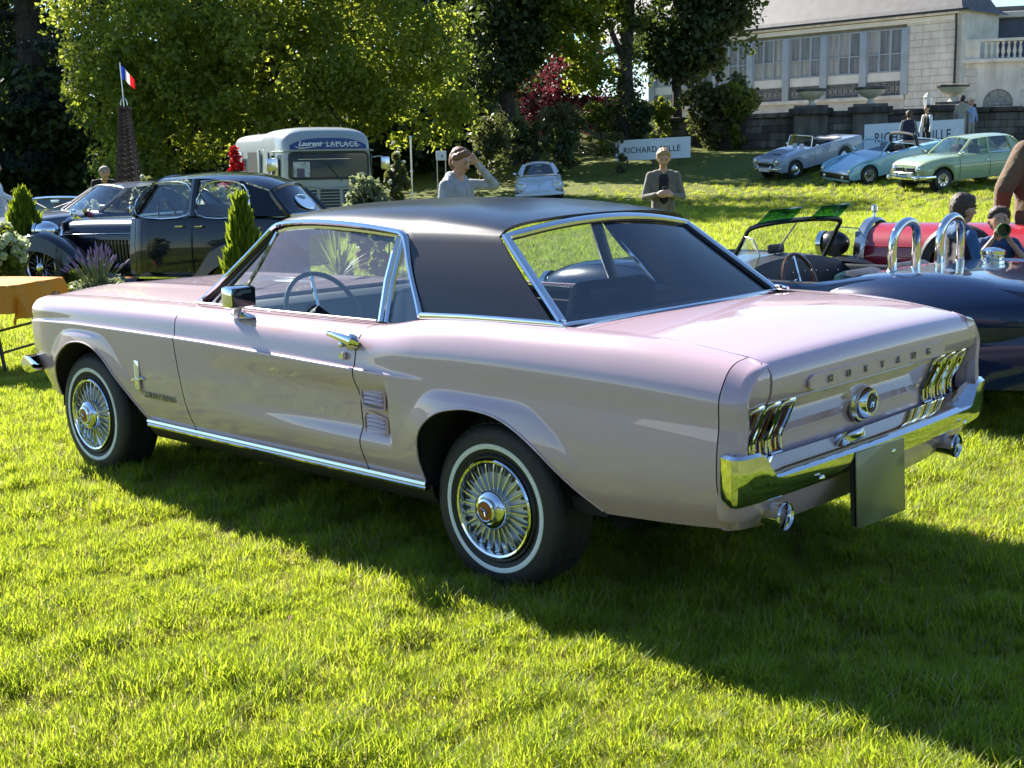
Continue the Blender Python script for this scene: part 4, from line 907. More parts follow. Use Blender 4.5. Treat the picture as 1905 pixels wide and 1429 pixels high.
    MB().tube(np.concatenate([g1[-1], ]), .012, 6).build('windscreen_trim', CH, T); MB().tube(g1[0], .010, 6).build('windscreen_trim', CH, T)
    # rear window surround: two chrome beads and a black rubber line
    for off, r_, mm_ in ((0, .012, CH), (.020, .008, M['trim_black'])):
        L_ = [g2[k][0] for k in range(7)] + list(g2[-1][1:-1]) + [g2[k][-1] for k in range(6, -1, -1)]
        L_ = np.array(L_); cen = L_.mean(0); L2 = L_ + (cen - L_) * off * 1.6 + np.array([-.006, 0, .010]) * (1 if off == 0 else .3)
        MB().tube(L2, r_, 8, sy=1.5).build('rear_window_trim', mm_, T)
    MB().tube(g2[0] + np.array([-.010, 0, .0]), .008, 6).build('rear_window_trim', CH, T)
    # interior
    MB().box((1.75, 0, .80), (.22, 1.36, .20), bev=.06).build('dashboard', M['interior'], T)
    sw = part('steering_wheel', T); sw.location = (1.47, .36, .84); sw.rotation_euler = (0, rad(-64), 0)
    th = np.linspace(0, 2 * PI, 33)[:-1]; MB().tube([(math.cos(t) * .20, math.sin(t) * .20, 0) for t in th], .011, 6, closed=True).build('rim', M['seat'], sw)
    for a_ in (0.3, PI - .3, -PI / 2): MB().tube([(0, 0, -.03), (math.sin(a_) * 0 + math.cos(a_) * 0 + math.sin(a_ + PI / 2) * .0 + -math.sin(a_) * .19, math.cos(a_) * .19, 0)], .010, 5).build('spoke', CH, sw)
    MB().lathe([(.05, -.05), (.05, 0), (.001, .01)], n=16).build('hub', M['seat'], sw)
    for sg in (1, -1):
        s_ = part('front_seat', T); s_.location = (.95 if sg > 0 else .66, sg * .36, .35 if sg > 0 else .33)
        MB().box((.12, 0, .15), (.52, .50, .16), bev=.06).build('cushion', M['seat'], s_)
        b_ = MB().box((0, 0, 0), (.14, .50, .52), bev=.06); Mx = Matrix.Rotation(rad(-14), 4, 'Y'); b_.xf(Mx); b_.xf(Matrix.Translation((-.22, 0, .42))); b_.build('backrest', M['seat'], s_)
    MB().box((.28, 0, .52), (.46, 1.25, .16), bev=.05).build('rear_seat', M['seat'], T); MB().box((.04, 0, .74), (.16, 1.25, .36), bev=.05).build('rear_backrest', M['seat'], T)
    MB().box((-.10, 0, .925), (.34, 1.30, .012)).build('parcel_shelf', M['interior'], T)
    MB().tube([(1.46, 0, 1.27), (1.42, 0, 1.20)], .006, 5).build('mirror_stem', CH, T); MB().box((1.41, 0, 1.185), (.025, .22, .055), bev=.01).build('inside_mirror', M['black'], T)
    # door mirror, handle, lock
    mr = part('door_mirror', T)
    MB().box((1.335, .912, .980), (.075, .122, .088), bev=.014).build('shell', CH, mr); MB().box((1.295, .912, .980), (.008, .110, .076), bev=.003).build('glass', mat('mirror_face', (.05, .055, .06), .04, .9), mr)
    MB().tube([(1.44, .835, .893), (1.40, .875, .915), (1.345, .905, .945)], [.028, .022, .02], 8).build('stalk', CH, mr); MB().sphere((1.42, .835, .887), (.085, .028, .014), 12, 6).build('foot', CH, mr)
    for sg in (1, -1):
        h = part('door_handle', T); yy = lambda z: float(np.interp(z, [.74, .828, .875], [.896, .878, .847]))
        MB().tube([(.80, sg * .885, .868), (.775, sg * .905, .872), (.73, sg * .910, .868), (.68, sg * .912, .860), (.645, sg * .908, .852), (.63, sg * .885, .842)], [.010, .012, .013, .017, .020, .012], 8, sy=.8).build('grip', CH, h)
        MB().sphere((.675, sg * .880, .845), (.045, .022, .032), 12, 8).build('rose', CH, h); MB().lathe([(.011, .90), (.011, .925), (.001, .928)], (.685, 0, .838), 'y', 12).xf(Matrix.Scale(sg, 4, (0, 1, 0))).build('button', M['chrome_dull'], h, recalc=True)
        MB().lathe([(.0005, .898), (.013, .898), (.015, .885)], (.715, 0, .79), 'y', 14).xf(Matrix.Scale(sg, 4, (0, 1, 0))).build('door_lock', CH, T, recalc=True)
    # side vents with louvres
    for sg in (1, -1):
        for z0, z1, x1 in ((.600, .700, .505), (.482, .582, .508)):
            vt = part('side_vent', T); zm = (z0 + z1) / 2; yv = float(Y(.575, np.array(zm)))
            xa, xb_ = .628, x1
            fr = MB(); loop = [(xa, z1 - .004), (xb_ + .012, z1 - .016), (xb_, z1 - .028), (xb_, z0 + .01), (xb_ + .012, z0), (xa, z0 + .008)]
            ya_, yb_ = float(Y(.628, np.array(zm))) + .002, float(Y(.51, np.array(zm))) + .004; yq = lambda x, z: ya_ + (yb_ - ya_) * (.628 - x) / .118
            fr.tube([(x, sg * (yq(max(x, .505), z) + .003), z) for x, z in spl(loop, 3, True)], .005, 6, closed=True); fr.build('frame', P, vt)
            MB().add([(x, sg * (yq(x, z) - .003), z) for x, z in loop], [tuple(range(6))]).build('backing', mat_vent, vt, smooth=False)
            for k in range(5):
                zz = z0 + .014 + k * (z1 - z0 - .036) / 4.1; x0, x1_ = xa - .004, xb_ + .006; y0, y1 = yq(x0, zz), yq(x1_, zz)
                MB().add([(x0, sg * (y0 + .001), zz), (x1_, sg * (y1 + .001), zz), (x1_, sg * (y1 + .011), zz + .003), (x0, sg * (y0 + .006), zz + .003), (x0, sg * (y0 + .001), zz + .013), (x1_, sg * (y1 + .001), zz + .013)], [(0, 1, 2, 3), (3, 2, 5, 4)]).build('louvre', P, vt, smooth=False)
    # running horse badge and lettering on the front fender
    for sg in (1, -1):
        bd = part('fender_badge', T); yy = lambda x, z: sg * (float(Y(x, np.array(z))) + .006)
        MB().box((2.195, yy(2.195, .56), .565), (.040, .006, .135), bev=.002).build('bar', M['lamp_glass'], bd)
        MB().tube([(2.245, yy(2.2, .54), .535), (2.21, yy(2.2, .54), .545), (2.18, yy(2.2, .54), .540), (2.155, yy(2.17, .54), .555), (2.14, yy(2.15, .54), .548)], [.005, .011, .010, .008, .004], 6).build('horse', CH, bd)
        MB().tube([(2.205, yy(2.2, .5), .54), (2.20, yy(2.2, .49), .485)], .004, 5).tube([(2.185, yy(2.19, .5), .53), (2.175, yy(2.18, .49), .478)], .004, 5).build('legs', CH, bd)
        tx = text_mb("MUSTANG", .038, .002, sx=1.35, space=1.05, bold=.0006)
        y0 = yy(2.03, .475); tx.xf(Matrix(((-1 * sg, 0, 0, 2.03), (0, 0, sg, y0), (0, 1, 0, .476), (0, 0, 0, 1)))); tx.build('lettering', M['steel_grey'], bd, smooth=False)
    # front end
    fb = []
    for y in np.linspace(-.86, .86, 25): fb.append([(3.33 + .10 * (1 - (abs(y) / .9) ** 3) + dx, y, z) for dx, z in ((-.06, .548), (-.01, .547), (.018, .53), (.026, .505), (.018, .48), (-.01, .463), (-.06, .462))])
    fb = np.array(fb); e0 = fb[0].copy(); e1 = fb[-1].copy(); e0[:, 0] -= .13; e0[:, 1] -= .015; e1[:, 0] -= .13; e1[:, 1] += .015; zz_ = e0[:, 2].mean(); e0[:, 2] = zz_ + (e0[:, 2] - zz_) * .3; e1[:, 2] = e0[::1, 2]
    sm = lambda q: q * np.array([1, 1, 1]) + np.array([0, 0, 0])
    MB().grid(np.concatenate([[e0], fb, [e1]])).build('front_bumper', CH, T, solid=.006)
    MB().box((3.31, 0, .66), (.03, 1.30, .22)).build('grille', M['black'], T)
    for k in range(7): MB().box((3.33, 0, .58 + k * .027), (.012, 1.0, .006)).build('grille_bar', CH, T)
    MB().box((3.29, 0, .42), (.06, 1.45, .14)).build('front_valance', P, T)
    for sg in (1, -1):
        hl = part('headlight', T); MB().lathe([(.10, 3.32), (.095, 3.355), (.085, 3.35)], (0, sg * .66, .68), 'x', 24).build('ring', CH, hl); MB().lathe([(.086, 3.348), (.05, 3.362), (.001, 3.366)], (0, sg * .66, .68), 'x', 24).build('lens', M['lamp_glass'], hl)
    return T
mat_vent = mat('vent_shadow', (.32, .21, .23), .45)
pink_car = build_pink_car()
# ================================================================ other vehicles
def paint(name, col, rough=.35): return mat(name, col, rough, coat=1.0, coat_r=.03, spec=.1 if max(col) < .1 else .35)
def place(T, x, y, rz, wb=2.5):
    """stand a vehicle (rear axle at its origin) on the sloping lawn"""
    c, s = math.cos(rz), math.sin(rz); z0 = float(gz(x, y)); z1 = float(gz(x + c * wb, y + s * wb)); zl = float(gz(x + c * wb / 2 - s * .7, y + s * wb / 2 + c * .7)); zr = float(gz(x + c * wb / 2 + s * .7, y + s * wb / 2 - c * .7))
    X = Vector((c * wb, s * wb, z1 - z0)).normalized(); Yv = Vector((-s * 1.4, c * 1.4, zl - zr)).normalized(); Z = X.cross(Yv).normalized(); Yv = Z.cross(X)
    Mx = Matrix(((X.x, Yv.x, Z.x, x), (X.y, Yv.y, Z.y, y), (X.z, Yv.z, Z.z, z0), (0, 0, 0, 1)))
    T.location = (x, y, z0); T.rotation_euler = Mx.to_3x3().to_euler()
def shell(T, m, st, arches=(), name='body', openings=(), bulge=.03, e=.62, n=64, nt=9, ns=9, ang=30):
    """closed lofted body: st rows (x, z bottom, y bottom, z shoulder, y shoulder, z top); arches (x, radius, z centre)"""
    S = np.array(sorted(st)); X = S[:, 0]; xs = list(np.linspace(X[0], X[-1], n))
    for ax, r, zc in arches: xs += list(ax + r * np.cos(np.linspace(0, PI, 15))) + [ax - r - .003, ax + r + .003]
    xs = np.array(sorted(set(np.round([q for q in xs if X[0] <= q <= X[-1]], 4)))); D = pchip(xs, X, S[:, 1:]); rows = []
    for x, (zb, yb, zs, ys, zt) in zip(xs, D):
        for ax, r, zc in arches:
            if abs(x - ax) < r: zb2 = zc + math.sqrt(r * r - (x - ax) ** 2); yb = yb + (ys - yb) * np.clip((zb2 - zb) / max(.05, zs - zb), 0, 1); zb = max(zb, zb2)
        t = np.linspace(0, 1, ns); z = zb + (zs - zb) * t; y = yb + (ys - yb) * t + bulge * np.sin(PI * t)
        a = np.linspace(0, PI / 2, nt)[1:]; zz = zs + (zt - zs) * np.sin(a) ** e; yy = ys * np.clip(np.cos(a), 0, 1) ** e; yy[-1] = 0
        hy = np.concatenate([y, yy]); hz = np.concatenate([z, zz]); rows.append(np.stack([np.full(2 * len(hy) - 1, x), np.concatenate([hy, -hy[:-1][::-1]]), np.concatenate([hz, hz[:-1][::-1]])], 1))
    G = np.array(rows); mb = MB(); mb.grid(G)
    k = G.shape[1]
    if openings:
        keep = []; Vv = mb.v[0]
        for f in mb.f:
            c = Vv[list(f)].mean(0); out = any(a < c[0] < b and abs(c[1]) < yk and c[2] > zk for a, b, yk, zk in openings)
            if not out: keep.append(f)
        mb.f = keep
    for r in (0, len(xs) - 1): mb.f.append(tuple(r * k + j for j in range(k)))
    ob = mb.build(name, m, T, ang=ang, recalc=not openings)
    return ob, xs, D
def wells(T, arches, yi, zc=.02):
    for ax, r, z in arches:
        for sg in (1, -1): MB().lathe([(r + .015, yi[0]), (r + .015, yi[1]), (.001, yi[0])], (ax, 0, z), 'y', 20, arc=PI * 1.2, a0=-PI * .1 - PI * 0).xf(Matrix.Scale(sg, 4, (0, 1, 0))).build('wheel_well', M['dark'], T)
    x0 = min(a[0] for a in arches) - .5; x1 = max(a[0] for a in arches) + .5
    MB().box(((x0 + x1) / 2, 0, .30), (x1 - x0, yi[0] * 1.7, .10)).build('underbody', M['dark'], T, smooth=False)
def swheel(T, x, y, R=.31, w=.17, rr=.19, style='steel', hub=None):
    W = part('wheel', T); sg = 1 if y > 0 else -1; W.location = (x, y, R); W.rotation_euler = (0, 0, 0 if sg > 0 else PI)
    MB().lathe([(rr, -w / 2), (R - .03, -w / 2), (R, -w / 2 + .03), (R, w / 2 - .03), (R - .03, w / 2), (rr, w / 2), (rr - .01, w / 2 - .03)], (0, 0, 0), 'y', 28).build('tyre', M['rubber'], W, recalc=True)
    if style == 'wire':
        MB().lathe([(rr, w / 2 - .005), (rr - .012, w / 2 + .006), (rr - .025, w / 2 - .01)], (0, 0, 0), 'y', 28).build('rim', M['chrome_dull'], W)
        sp = MB()
        for k in range(20):
            a = k * 2 * PI / 20; b = a + (.35 if k % 2 else -.35); sp.tube([(math.sin(b) * .05, w / 2 + .02 if k % 4 < 2 else w / 2 - .05, math.cos(b) * .05), (math.sin(a) * (rr - .02), w / 2 - .02, math.cos(a) * (rr - .02))], .0045, 4)
        sp.build('wire_spokes', M['chrome_dull'], W)['kind'] = 'stuff'; MB().lathe([(.065, w / 2 - .06), (.055, w / 2 + .03), (.03, w / 2 + .05), (.001, w / 2 + .055)], (0, 0, 0), 'y', 16).build('hub', M['chrome'], W)
        MB().lathe([(rr, -.02), (.001, -.02)], (0, 0, 0), 'y', 20).build('drum', M['dark'], W)
    elif style == 'alloy':
        MB().lathe([(rr, w / 2 - .01), (rr - .02, w / 2 + .004), (rr - .035, w / 2 - .03), (.001, w / 2 - .05)], (0, 0, 0), 'y', 28).build('rim', M['chrome_dull'], W)
        for k in range(8):
            a = k * PI / 4; MB().tube([(math.sin(a) * .04, w / 2 - .015, math.cos(a) * .04), (math.sin(a) * (rr - .03), w / 2 - .01, math.cos(a) * (rr - .03))], .014, 6).build('spoke', M['chrome_dull'], W)
        MB().lathe([(.05, w / 2 - .03), (.05, w / 2), (.001, w / 2 + .005)], (0, 0, 0), 'y', 14).build('hub', M['black'], W)
    else:
        MB().lathe([(rr, w / 2 - .01), (rr - .015, w / 2 + .004), (rr - .04, w / 2 - .03), (rr - .07, w / 2 - .015), (.001, w / 2 - .015)], (0, 0, 0), 'y', 28).build('rim', M['chrome_dull'], W); MB().lathe([(rr * .6, w / 2 - .012), (rr * .5, w / 2 + .012), (rr * .2, w / 2 + .025), (.001, w / 2 + .027)], (0, 0, 0), 'y', 20).build('hubcap', hub or M['chrome'], W)
def cabin(T, m, pts, crown=.06, bows=(.06, -.05), thick=.028, glass=None, glazed=None, roofmat=None, over=.01, rear=None):
    """greenhouse: pts = [(base xyz, top xyz)] along the left side from windscreen to rear window"""
    B = np.array([p[0] for p in pts]); Tt = np.array([p[1] for p in pts]); glass = glass or M['glass']
    fl = np.array([1, -1, 1]); tp = spl(Tt, 5); rows = []
    rx = np.concatenate([tp]); bow0, bow1 = bows
    for i, p in enumerate(rx):
        q = np.linspace(-1, 1, 13); s = i / (len(rx) - 1); b = bow0 * max(0, 1 - s * 4) + bow1 * max(0, 1 - (1 - s) * 4)
        edge = p + np.array([0, over, .012]); rows.append(np.stack([edge[0] + b * (1 - q * q), q * edge[1], edge[2] + crown * (1 - np.abs(q) ** 2.4)], 1))
    MB().grid(np.array(rows)).build('roof', roofmat or m, T, recalc=True)
    for i, (b, t) in enumerate(zip(B, Tt)):
        for f in (np.ones(3), fl): MB().tube([b * f, (b * .5 + t * .5) * f + np.array([0, .012 * f[1], 0]), t * f], thick, 6, sy=1.3).build('pillar', m, T)
    for i in range(len(B) - 1):
        for f in (np.ones(3), fl):
            if glazed is None or i in glazed: MB().add(np.array([B[i], B[i + 1], Tt[i + 1], Tt[i]]) * f, [(0, 1, 2, 3)]).build('side_window', glass, T, smooth=False)
            else: MB().add(np.array([B[i], B[i + 1], Tt[i + 1], Tt[i]]) * f, [(0, 1, 2, 3)]).build('rear_quarter', m, T, smooth=False)
    for k, nm, bw in ((0, 'windscreen', bow0), (-1, 'rear_window', bow1)):
        G = []
        for v in np.linspace(0, 1, 6):
            q = np.linspace(-1, 1, 11); b, t = B[k], Tt[k]; p = b + (t - b) * v; G.append(np.stack([p[0] + bw * (1.6 - .6 * v) * (1 - q * q), q * p[1], p[2] + crown * v * (1 - np.abs(q) ** 2.4)], 1))
        MB().grid(np.array(G)).build(nm if not (rear and k) else 'rear_panel', rear if rear and k else glass, T); 
        for r in (0, -1): MB().tube(G[r], thick * .55, 6).build('screen_trim', M['chrome_dull'] if r == 0 else m, T)
def lamp(T, c, r, ax='x', name='headlight', ring=None, lens=None, d=1):
    h = part(name, T); MB().lathe([(r * 1.12, c[0] - .03 * d), (r * 1.12, c[0] + .012 * d), (r, c[0] + .02 * d), (r * .97, c[0] + .008 * d)], (0, c[1], c[2]), 'x', 18).build('ring', ring or M['chrome'], h, recalc=True)
    MB().lathe([(r, c[0] + .008 * d), (r * .6, c[0] + .03 * d), (.001, c[0] + .036 * d)], (0, c[1], c[2]), 'x', 18).build('lens', lens or M['lamp_glass'], h, recalc=True)
def bar(T, name, pts, r, m=None, sy=1.0, n=8): return MB().tube(spl(pts, 4), r, n, sy=sy).build(name, m or M['chrome'], T)
def plate(T, c, w=.5, h=.11): MB().box(c, (.012, w, h)).build('number_plate', M['plate_white'], T, smooth=False)
M['plate_white'] = mat('plain_plate', (.62, .64, .66), .5)
def two_wheels(uf, vf, ur, wb):
    """rear-axle point and heading from the photo columns of a near front wheel contact and rear wheel"""
    F = gpoint(uf, vf); best = None
    for h in np.linspace(rad(95), rad(265), 700):
        p = F[:2] - wb * np.array([math.cos(h), math.sin(h)]); u = 952.5 + 2369.1 * (p[0] / p[1]); q = abs(u - ur)
        if best is None or q < best[0]: best = (q, h, p)
    return F, best[1], best[2]

def saloon_green():
    m = paint('pale_green_paint', (.30, .40, .24)); F, h, R = two_wheels(1752, 36.7, 1880, 2.6)
    n = np.array([math.cos(h - PI / 2), math.sin(h - PI / 2)]) * .66; o = R + n
    T = thing('green_saloon', 'pale green rounded four-door saloon with chrome bumper lamps, right end of the parked row', 'car'); place(T, o[0], o[1], h, 2.6)
    ar = [(0, .375, .33), (2.6, .375, .33)]
    shell(T, m, [(-1.10, .45, .45, .70, .48, .76), (-1.04, .36, .66, .80, .68, .88), (-.6, .31, .74, .88, .76, .97), (.2, .29, .77, .93, .78, 1.0), (1.9, .29, .77, .93, .78, 1.0), (2.3, .29, .76, .90, .76, 1.0), (2.9, .31, .74, .85, .74, .95), (3.22, .35, .68, .76, .70, .87), (3.32, .46, .58, .70, .60, .78)], ar, bulge=.045)
    wells(T, ar, (.60, .74))
    for x in (0, 2.6):
        for s in (1, -1): swheel(T, x, s * .70, .315, .17, .205, 'alloy')
    cabin(T, m, [((2.02, .66, .97), (1.50, .55, 1.38)), ((.98, .73, .96), (.95, .575, 1.42)), ((.10, .72, .97), (.22, .56, 1.41)), ((-.45, .62, .98), (-.02, .53, 1.36))], .07, glazed=(0, 1), thick=.034)
    for s in (1, -1):
        MB().box((3.33, s * .24, .62), (.06, .34, .17), bev=.03).build('grille', M['black'], T); MB().tube([(3.37, s * .08, .56), (3.37, s * .40, .56), (3.37, s * .42, .68), (3.37, s * .08, .69)], .010, 6, closed=True).build('grille_frame', M['chrome'], T); lamp(T, (3.335, s * .53, .665), .085); MB().box((3.27, s * .69, .58), (.05, .10, .05), bev=.01).build('indicator', M['lens_amber'], T); lamp(T, (3.44, s * .33, .47), .075, name='fog_lamp'); lamp(T, (3.46, s * .62, .42), .065, name='fog_lamp')
        bar(T, 'side_moulding', [(3.1, s * .765, .70), (2.0, s * .825, .74), (.5, s * .83, .73), (-.8, s * .765, .70)], .010, m)
        MB().box((2.02, s * .83, 1.06), (.08, .16, .09), bev=.03).build('door_mirror', M['chrome'], T)
        for xx in (1.62, .78): MB().box((xx - .55, s * .835, .80), (.14, .02, .025), bev=.008).build('door_handle', M['chrome'], T)
        for xx in (2.05, .98, .10):
            MB().tube([(xx, s * (.792 + .003), .34), (xx, s * .830, .62), (xx, s * .79, .93)], .006, 4).build('door_gap', M['black'], T)
    bar(T, 'front_bumper', [(2.9, .80, .42), (3.30, .76, .42), (3.42, .45, .42), (3.45, 0, .42), (3.42, -.45, .42), (3.30, -.76, .42), (2.9, -.80, .42)], .055, sy=.5); bar(T, 'rear_bumper', [(-.8, .76, .42), (-1.12, .66, .42), (-1.18, 0, .42), (-1.12, -.66, .42), (-.8, -.76, .42)], .05, sy=.5)
    bar(T, 'overrider_bar', [(3.46, .45, .50), (3.50, .40, .56), (3.50, -.40, .56), (3.46, -.45, .50)], .018); MB().tube([(1.2, -.55, 1.46), (1.0, -.58, 1.62)], .006, 5).build('aerial', M['chrome'], T)
    for s in (1, -1): MB().box((1.2, s * .36, .95), (.14, .42, .52), bev=.06).build('seat', M['seat'], T)
def sports_blue():
    m = paint('pale_blue_paint', (.24, .46, .58)); F = gpoint(1614, 40.0); h = rad(203); c, s_ = math.cos(h), math.sin(h); o = F[:2] - 2.45 * np.array([c, s_]) + .68 * np.array([s_, -c])
    T = thing('blue_sports_car', 'low pale blue wedge-shaped sports car with black front bumper, middle of the parked row', 'car'); place(T, o[0], o[1], h, 2.45); ar = [(0, .345, .30), (2.45, .345, .30)]
    shell(T, m, [(-.86, .40, .66, .70, .68, .76), (-.78, .30, .74, .78, .74, .82), (0, .24, .78, .80, .76, .86), (1.75, .22, .78, .78, .77, .82), (2.0, .22, .78, .76, .77, .80), (2.5, .24, .78, .70, .76, .70), (3.0, .26, .76, .58, .73, .58), (3.17, .30, .73, .48, .70, .50), (3.20, .34, .68, .44, .66, .46)], ar, bulge=.02, e=.4, openings=[(.35, 1.45, .62, .70)])
    wells(T, ar, (.62, .77))
    for x in (0, 2.45):
        for s in (1, -1): swheel(T, x, s * .70, .30, .18, .20, 'alloy')
    for s in (1, -1):
        MB().tube(spl([(1.95, s * .70, .78), (2.5, s * .70, .76), (3.0, s * .685, .665), (3.14, s * .66, .58)], 5), [.05] * 10 + [.055] * 5 + [.04], 8).build('fender_ridge', m, T); MB().box((3.15, s * .665, .56), (.06, .11, .10), bev=.03).build('indicator', M['lamp_glass'], T); lamp(T, (3.24, s * .45, .37), .055, name='fog_lamp')
        MB().tube(spl([(1.92, s * .68, .82), (1.45, s * .58, 1.17)], 4), .028, 6).build('pillar', m, T); MB().box((1.75, s * .84, .90), (.07, .13, .09), bev=.03).build('door_mirror', M['chrome'], T)
        MB().box((.85, s * .33, .70), (.16, .44, .56), bev=.06).build('seat', M['seat'], T)
    MB().tube(spl([(.40, .66, .80), (.42, .58, 1.12), (.42, .3, 1.20), (.42, -.3, 1.20), (.42, -.58, 1.12), (.40, -.66, .80)], 4), .055, 8).build('roll_bar', M['black'], T)
    MB().tube(spl([(1.45, .58, 1.17), (1.47, .3, 1.20), (1.47, -.3, 1.20), (1.45, -.58, 1.17)], 3), .026, 6).build('windscreen_frame', m, T); MB().add([(1.92, .68, .80), (1.45, .57, 1.17), (1.47, 0, 1.20), (1.45, -.57, 1.17), (1.92, -.68, .80), (1.98, 0, .80)], [(0, 1, 2, 5), (5, 2, 3, 4)]).build('windscreen', M['glass'], T)
    MB().box((3.20, 0, .37), (.07, 1.42, .17), bev=.03).build('front_bumper', M['black'], T); MB().box((3.22, 0, .47), (.05, 1.40, .04), bev=.015).build('bumper_strip', M['chrome_dull'], T); MB().box((3.14, 0, .26), (.10, 1.3, .10), bev=.03).build('front_apron', m, T)
    MB().box((.9, 0, .42), (1.1, 1.2, .1)).build('floor', M['interior'], T); MB().box((1.7, 0, .72), (.3, 1.2, .16), bev=.05).build('dashboard', M['interior'], T); MB().box((-.1, 0, .862), (.7, .95, .012)).build('engine_grille', M['black'], T)
def roadster_silver():
    m = paint('silver_blue_paint', (.30, .34, .40)); F, h, R = two_wheels(1477, 43.0, 1568, 2.28); h = h; n = np.array([math.cos(h - PI / 2), math.sin(h - PI / 2)]) * .60; o = R + n
    T = thing('silver_roadster', 'open silver-blue roadster with bonnet scoop and white plate, left end of the parked row', 'car'); place(T, o[0], o[1], h, 2.28); ar = [(0, .34, .29), (2.28, .34, .29)]
    shell(T, m, [(-.98, .40, .50, .72, .52, .78), (-.9, .34, .62, .80, .62, .84), (-.4, .28, .68, .84, .66, .88), (.2, .26, .70, .84, .68, .90), (1.4, .26, .70, .83, .69, .88), (1.7, .26, .70, .83, .68, .89), (2.4, .27, .70, .78, .66, .82), (2.85, .30, .66, .70, .64, .74), (2.97, .36, .58, .64, .58, .68)], ar, bulge=.025, e=.45, openings=[(.12, 1.35, .58, .78)])
    wells(T, ar, (.54, .68))
    for x in (0, 2.28):
        for s in (1, -1): swheel(T, x, s * .615, .295, .15, .185)
    for s in (1, -1):
        MB().lathe([(.13, 2.75), (.125, 2.96), (.115, 2.985)], (0, s * .53, .68), 'x', 18).build('headlight_pod', m, T); lamp(T, (2.975, s * .53, .68), .09); bar(T, 'bumper_horn', [(3.03, s * .32, .36), (3.08, s * .30, .46), (3.02, s * .31, .54)], .028)
        MB().box((.72, s * .30, .70), (.14, .40, .50), bev=.06).build('seat', M['seat'], T); MB().tube([(1.42, s * .58, .88), (1.28, s * .54, 1.22)], .018, 6).build('windscreen_post', M['chrome'], T); MB().box((1.3, s * .75, .93), (.06, .10, .07), bev=.02).build('door_mirror', M['chrome'], T)
        MB().tube([(1.38, s * .715, .34), (1.38, s * .74, .58), (1.38, s * .69, .82)], .005, 4).build('door_gap', M['black'], T)
    MB().tube(spl([(1.28, .54, 1.22), (1.31, 0, 1.24), (1.28, -.54, 1.22)], 4), .018, 6).build('windscreen_frame', M['chrome'], T); MB().add([(1.42, .57, .88), (1.28, .53, 1.22), (1.31, 0, 1.24), (1.28, -.53, 1.22), (1.42, -.57, .88), (1.48, 0, .89)], [(0, 1, 2, 5), (5, 2, 3, 4)]).build('windscreen', M['glass_clear'], T)
    for y in (.22, -.12): MB().box((1.50, y, .93), (.06, .16, .12)).build('paper_card', M['plate_white'], T, smooth=False)
    sc = MB().prism([(1.85, .86), (2.42, .815), (2.46, .85), (2.40, .875), (1.85, .90)], -.24, .24, 'y'); sc.build('bonnet_scoop', m, T); MB().box((2.455, 0, .838), (.012, .42, .022)).build('scoop_mouth', M['black'], T)
    MB().box((2.96, 0, .56), (.06, .80, .13), bev=.03).build('grille', M['black'], T); bar(T, 'front_bumper', [(2.75, .66, .44), (2.98, .60, .44), (3.04, 0, .44), (2.98, -.60, .44), (2.75, -.66, .44)], .03, sy=.7); plate(T, (3.07, .0, .42), .52, .12)
    MB().box((.1, 0, .90), (.34, 1.06, .10), bev=.04).build('folded_hood', mat('pale_hood_cloth', (.55, .50, .45), .8), T); MB().box((.7, 0, .40), (1.2, 1.1, .08)).build('floor', M['interior'], T); MB().box((1.35, 0, .80), (.16, 1.06, .14), bev=.04).build('dashboard', M['interior'], T)
    MB().tube([(1.12 + .06 * math.sin(t), .30 + .18 * math.cos(t), .90 + .17 * math.sin(t)) for t in np.linspace(0, 2 * PI, 17)[:-1]], .012, 5, closed=True).build('steering_wheel', M['seat'], T)
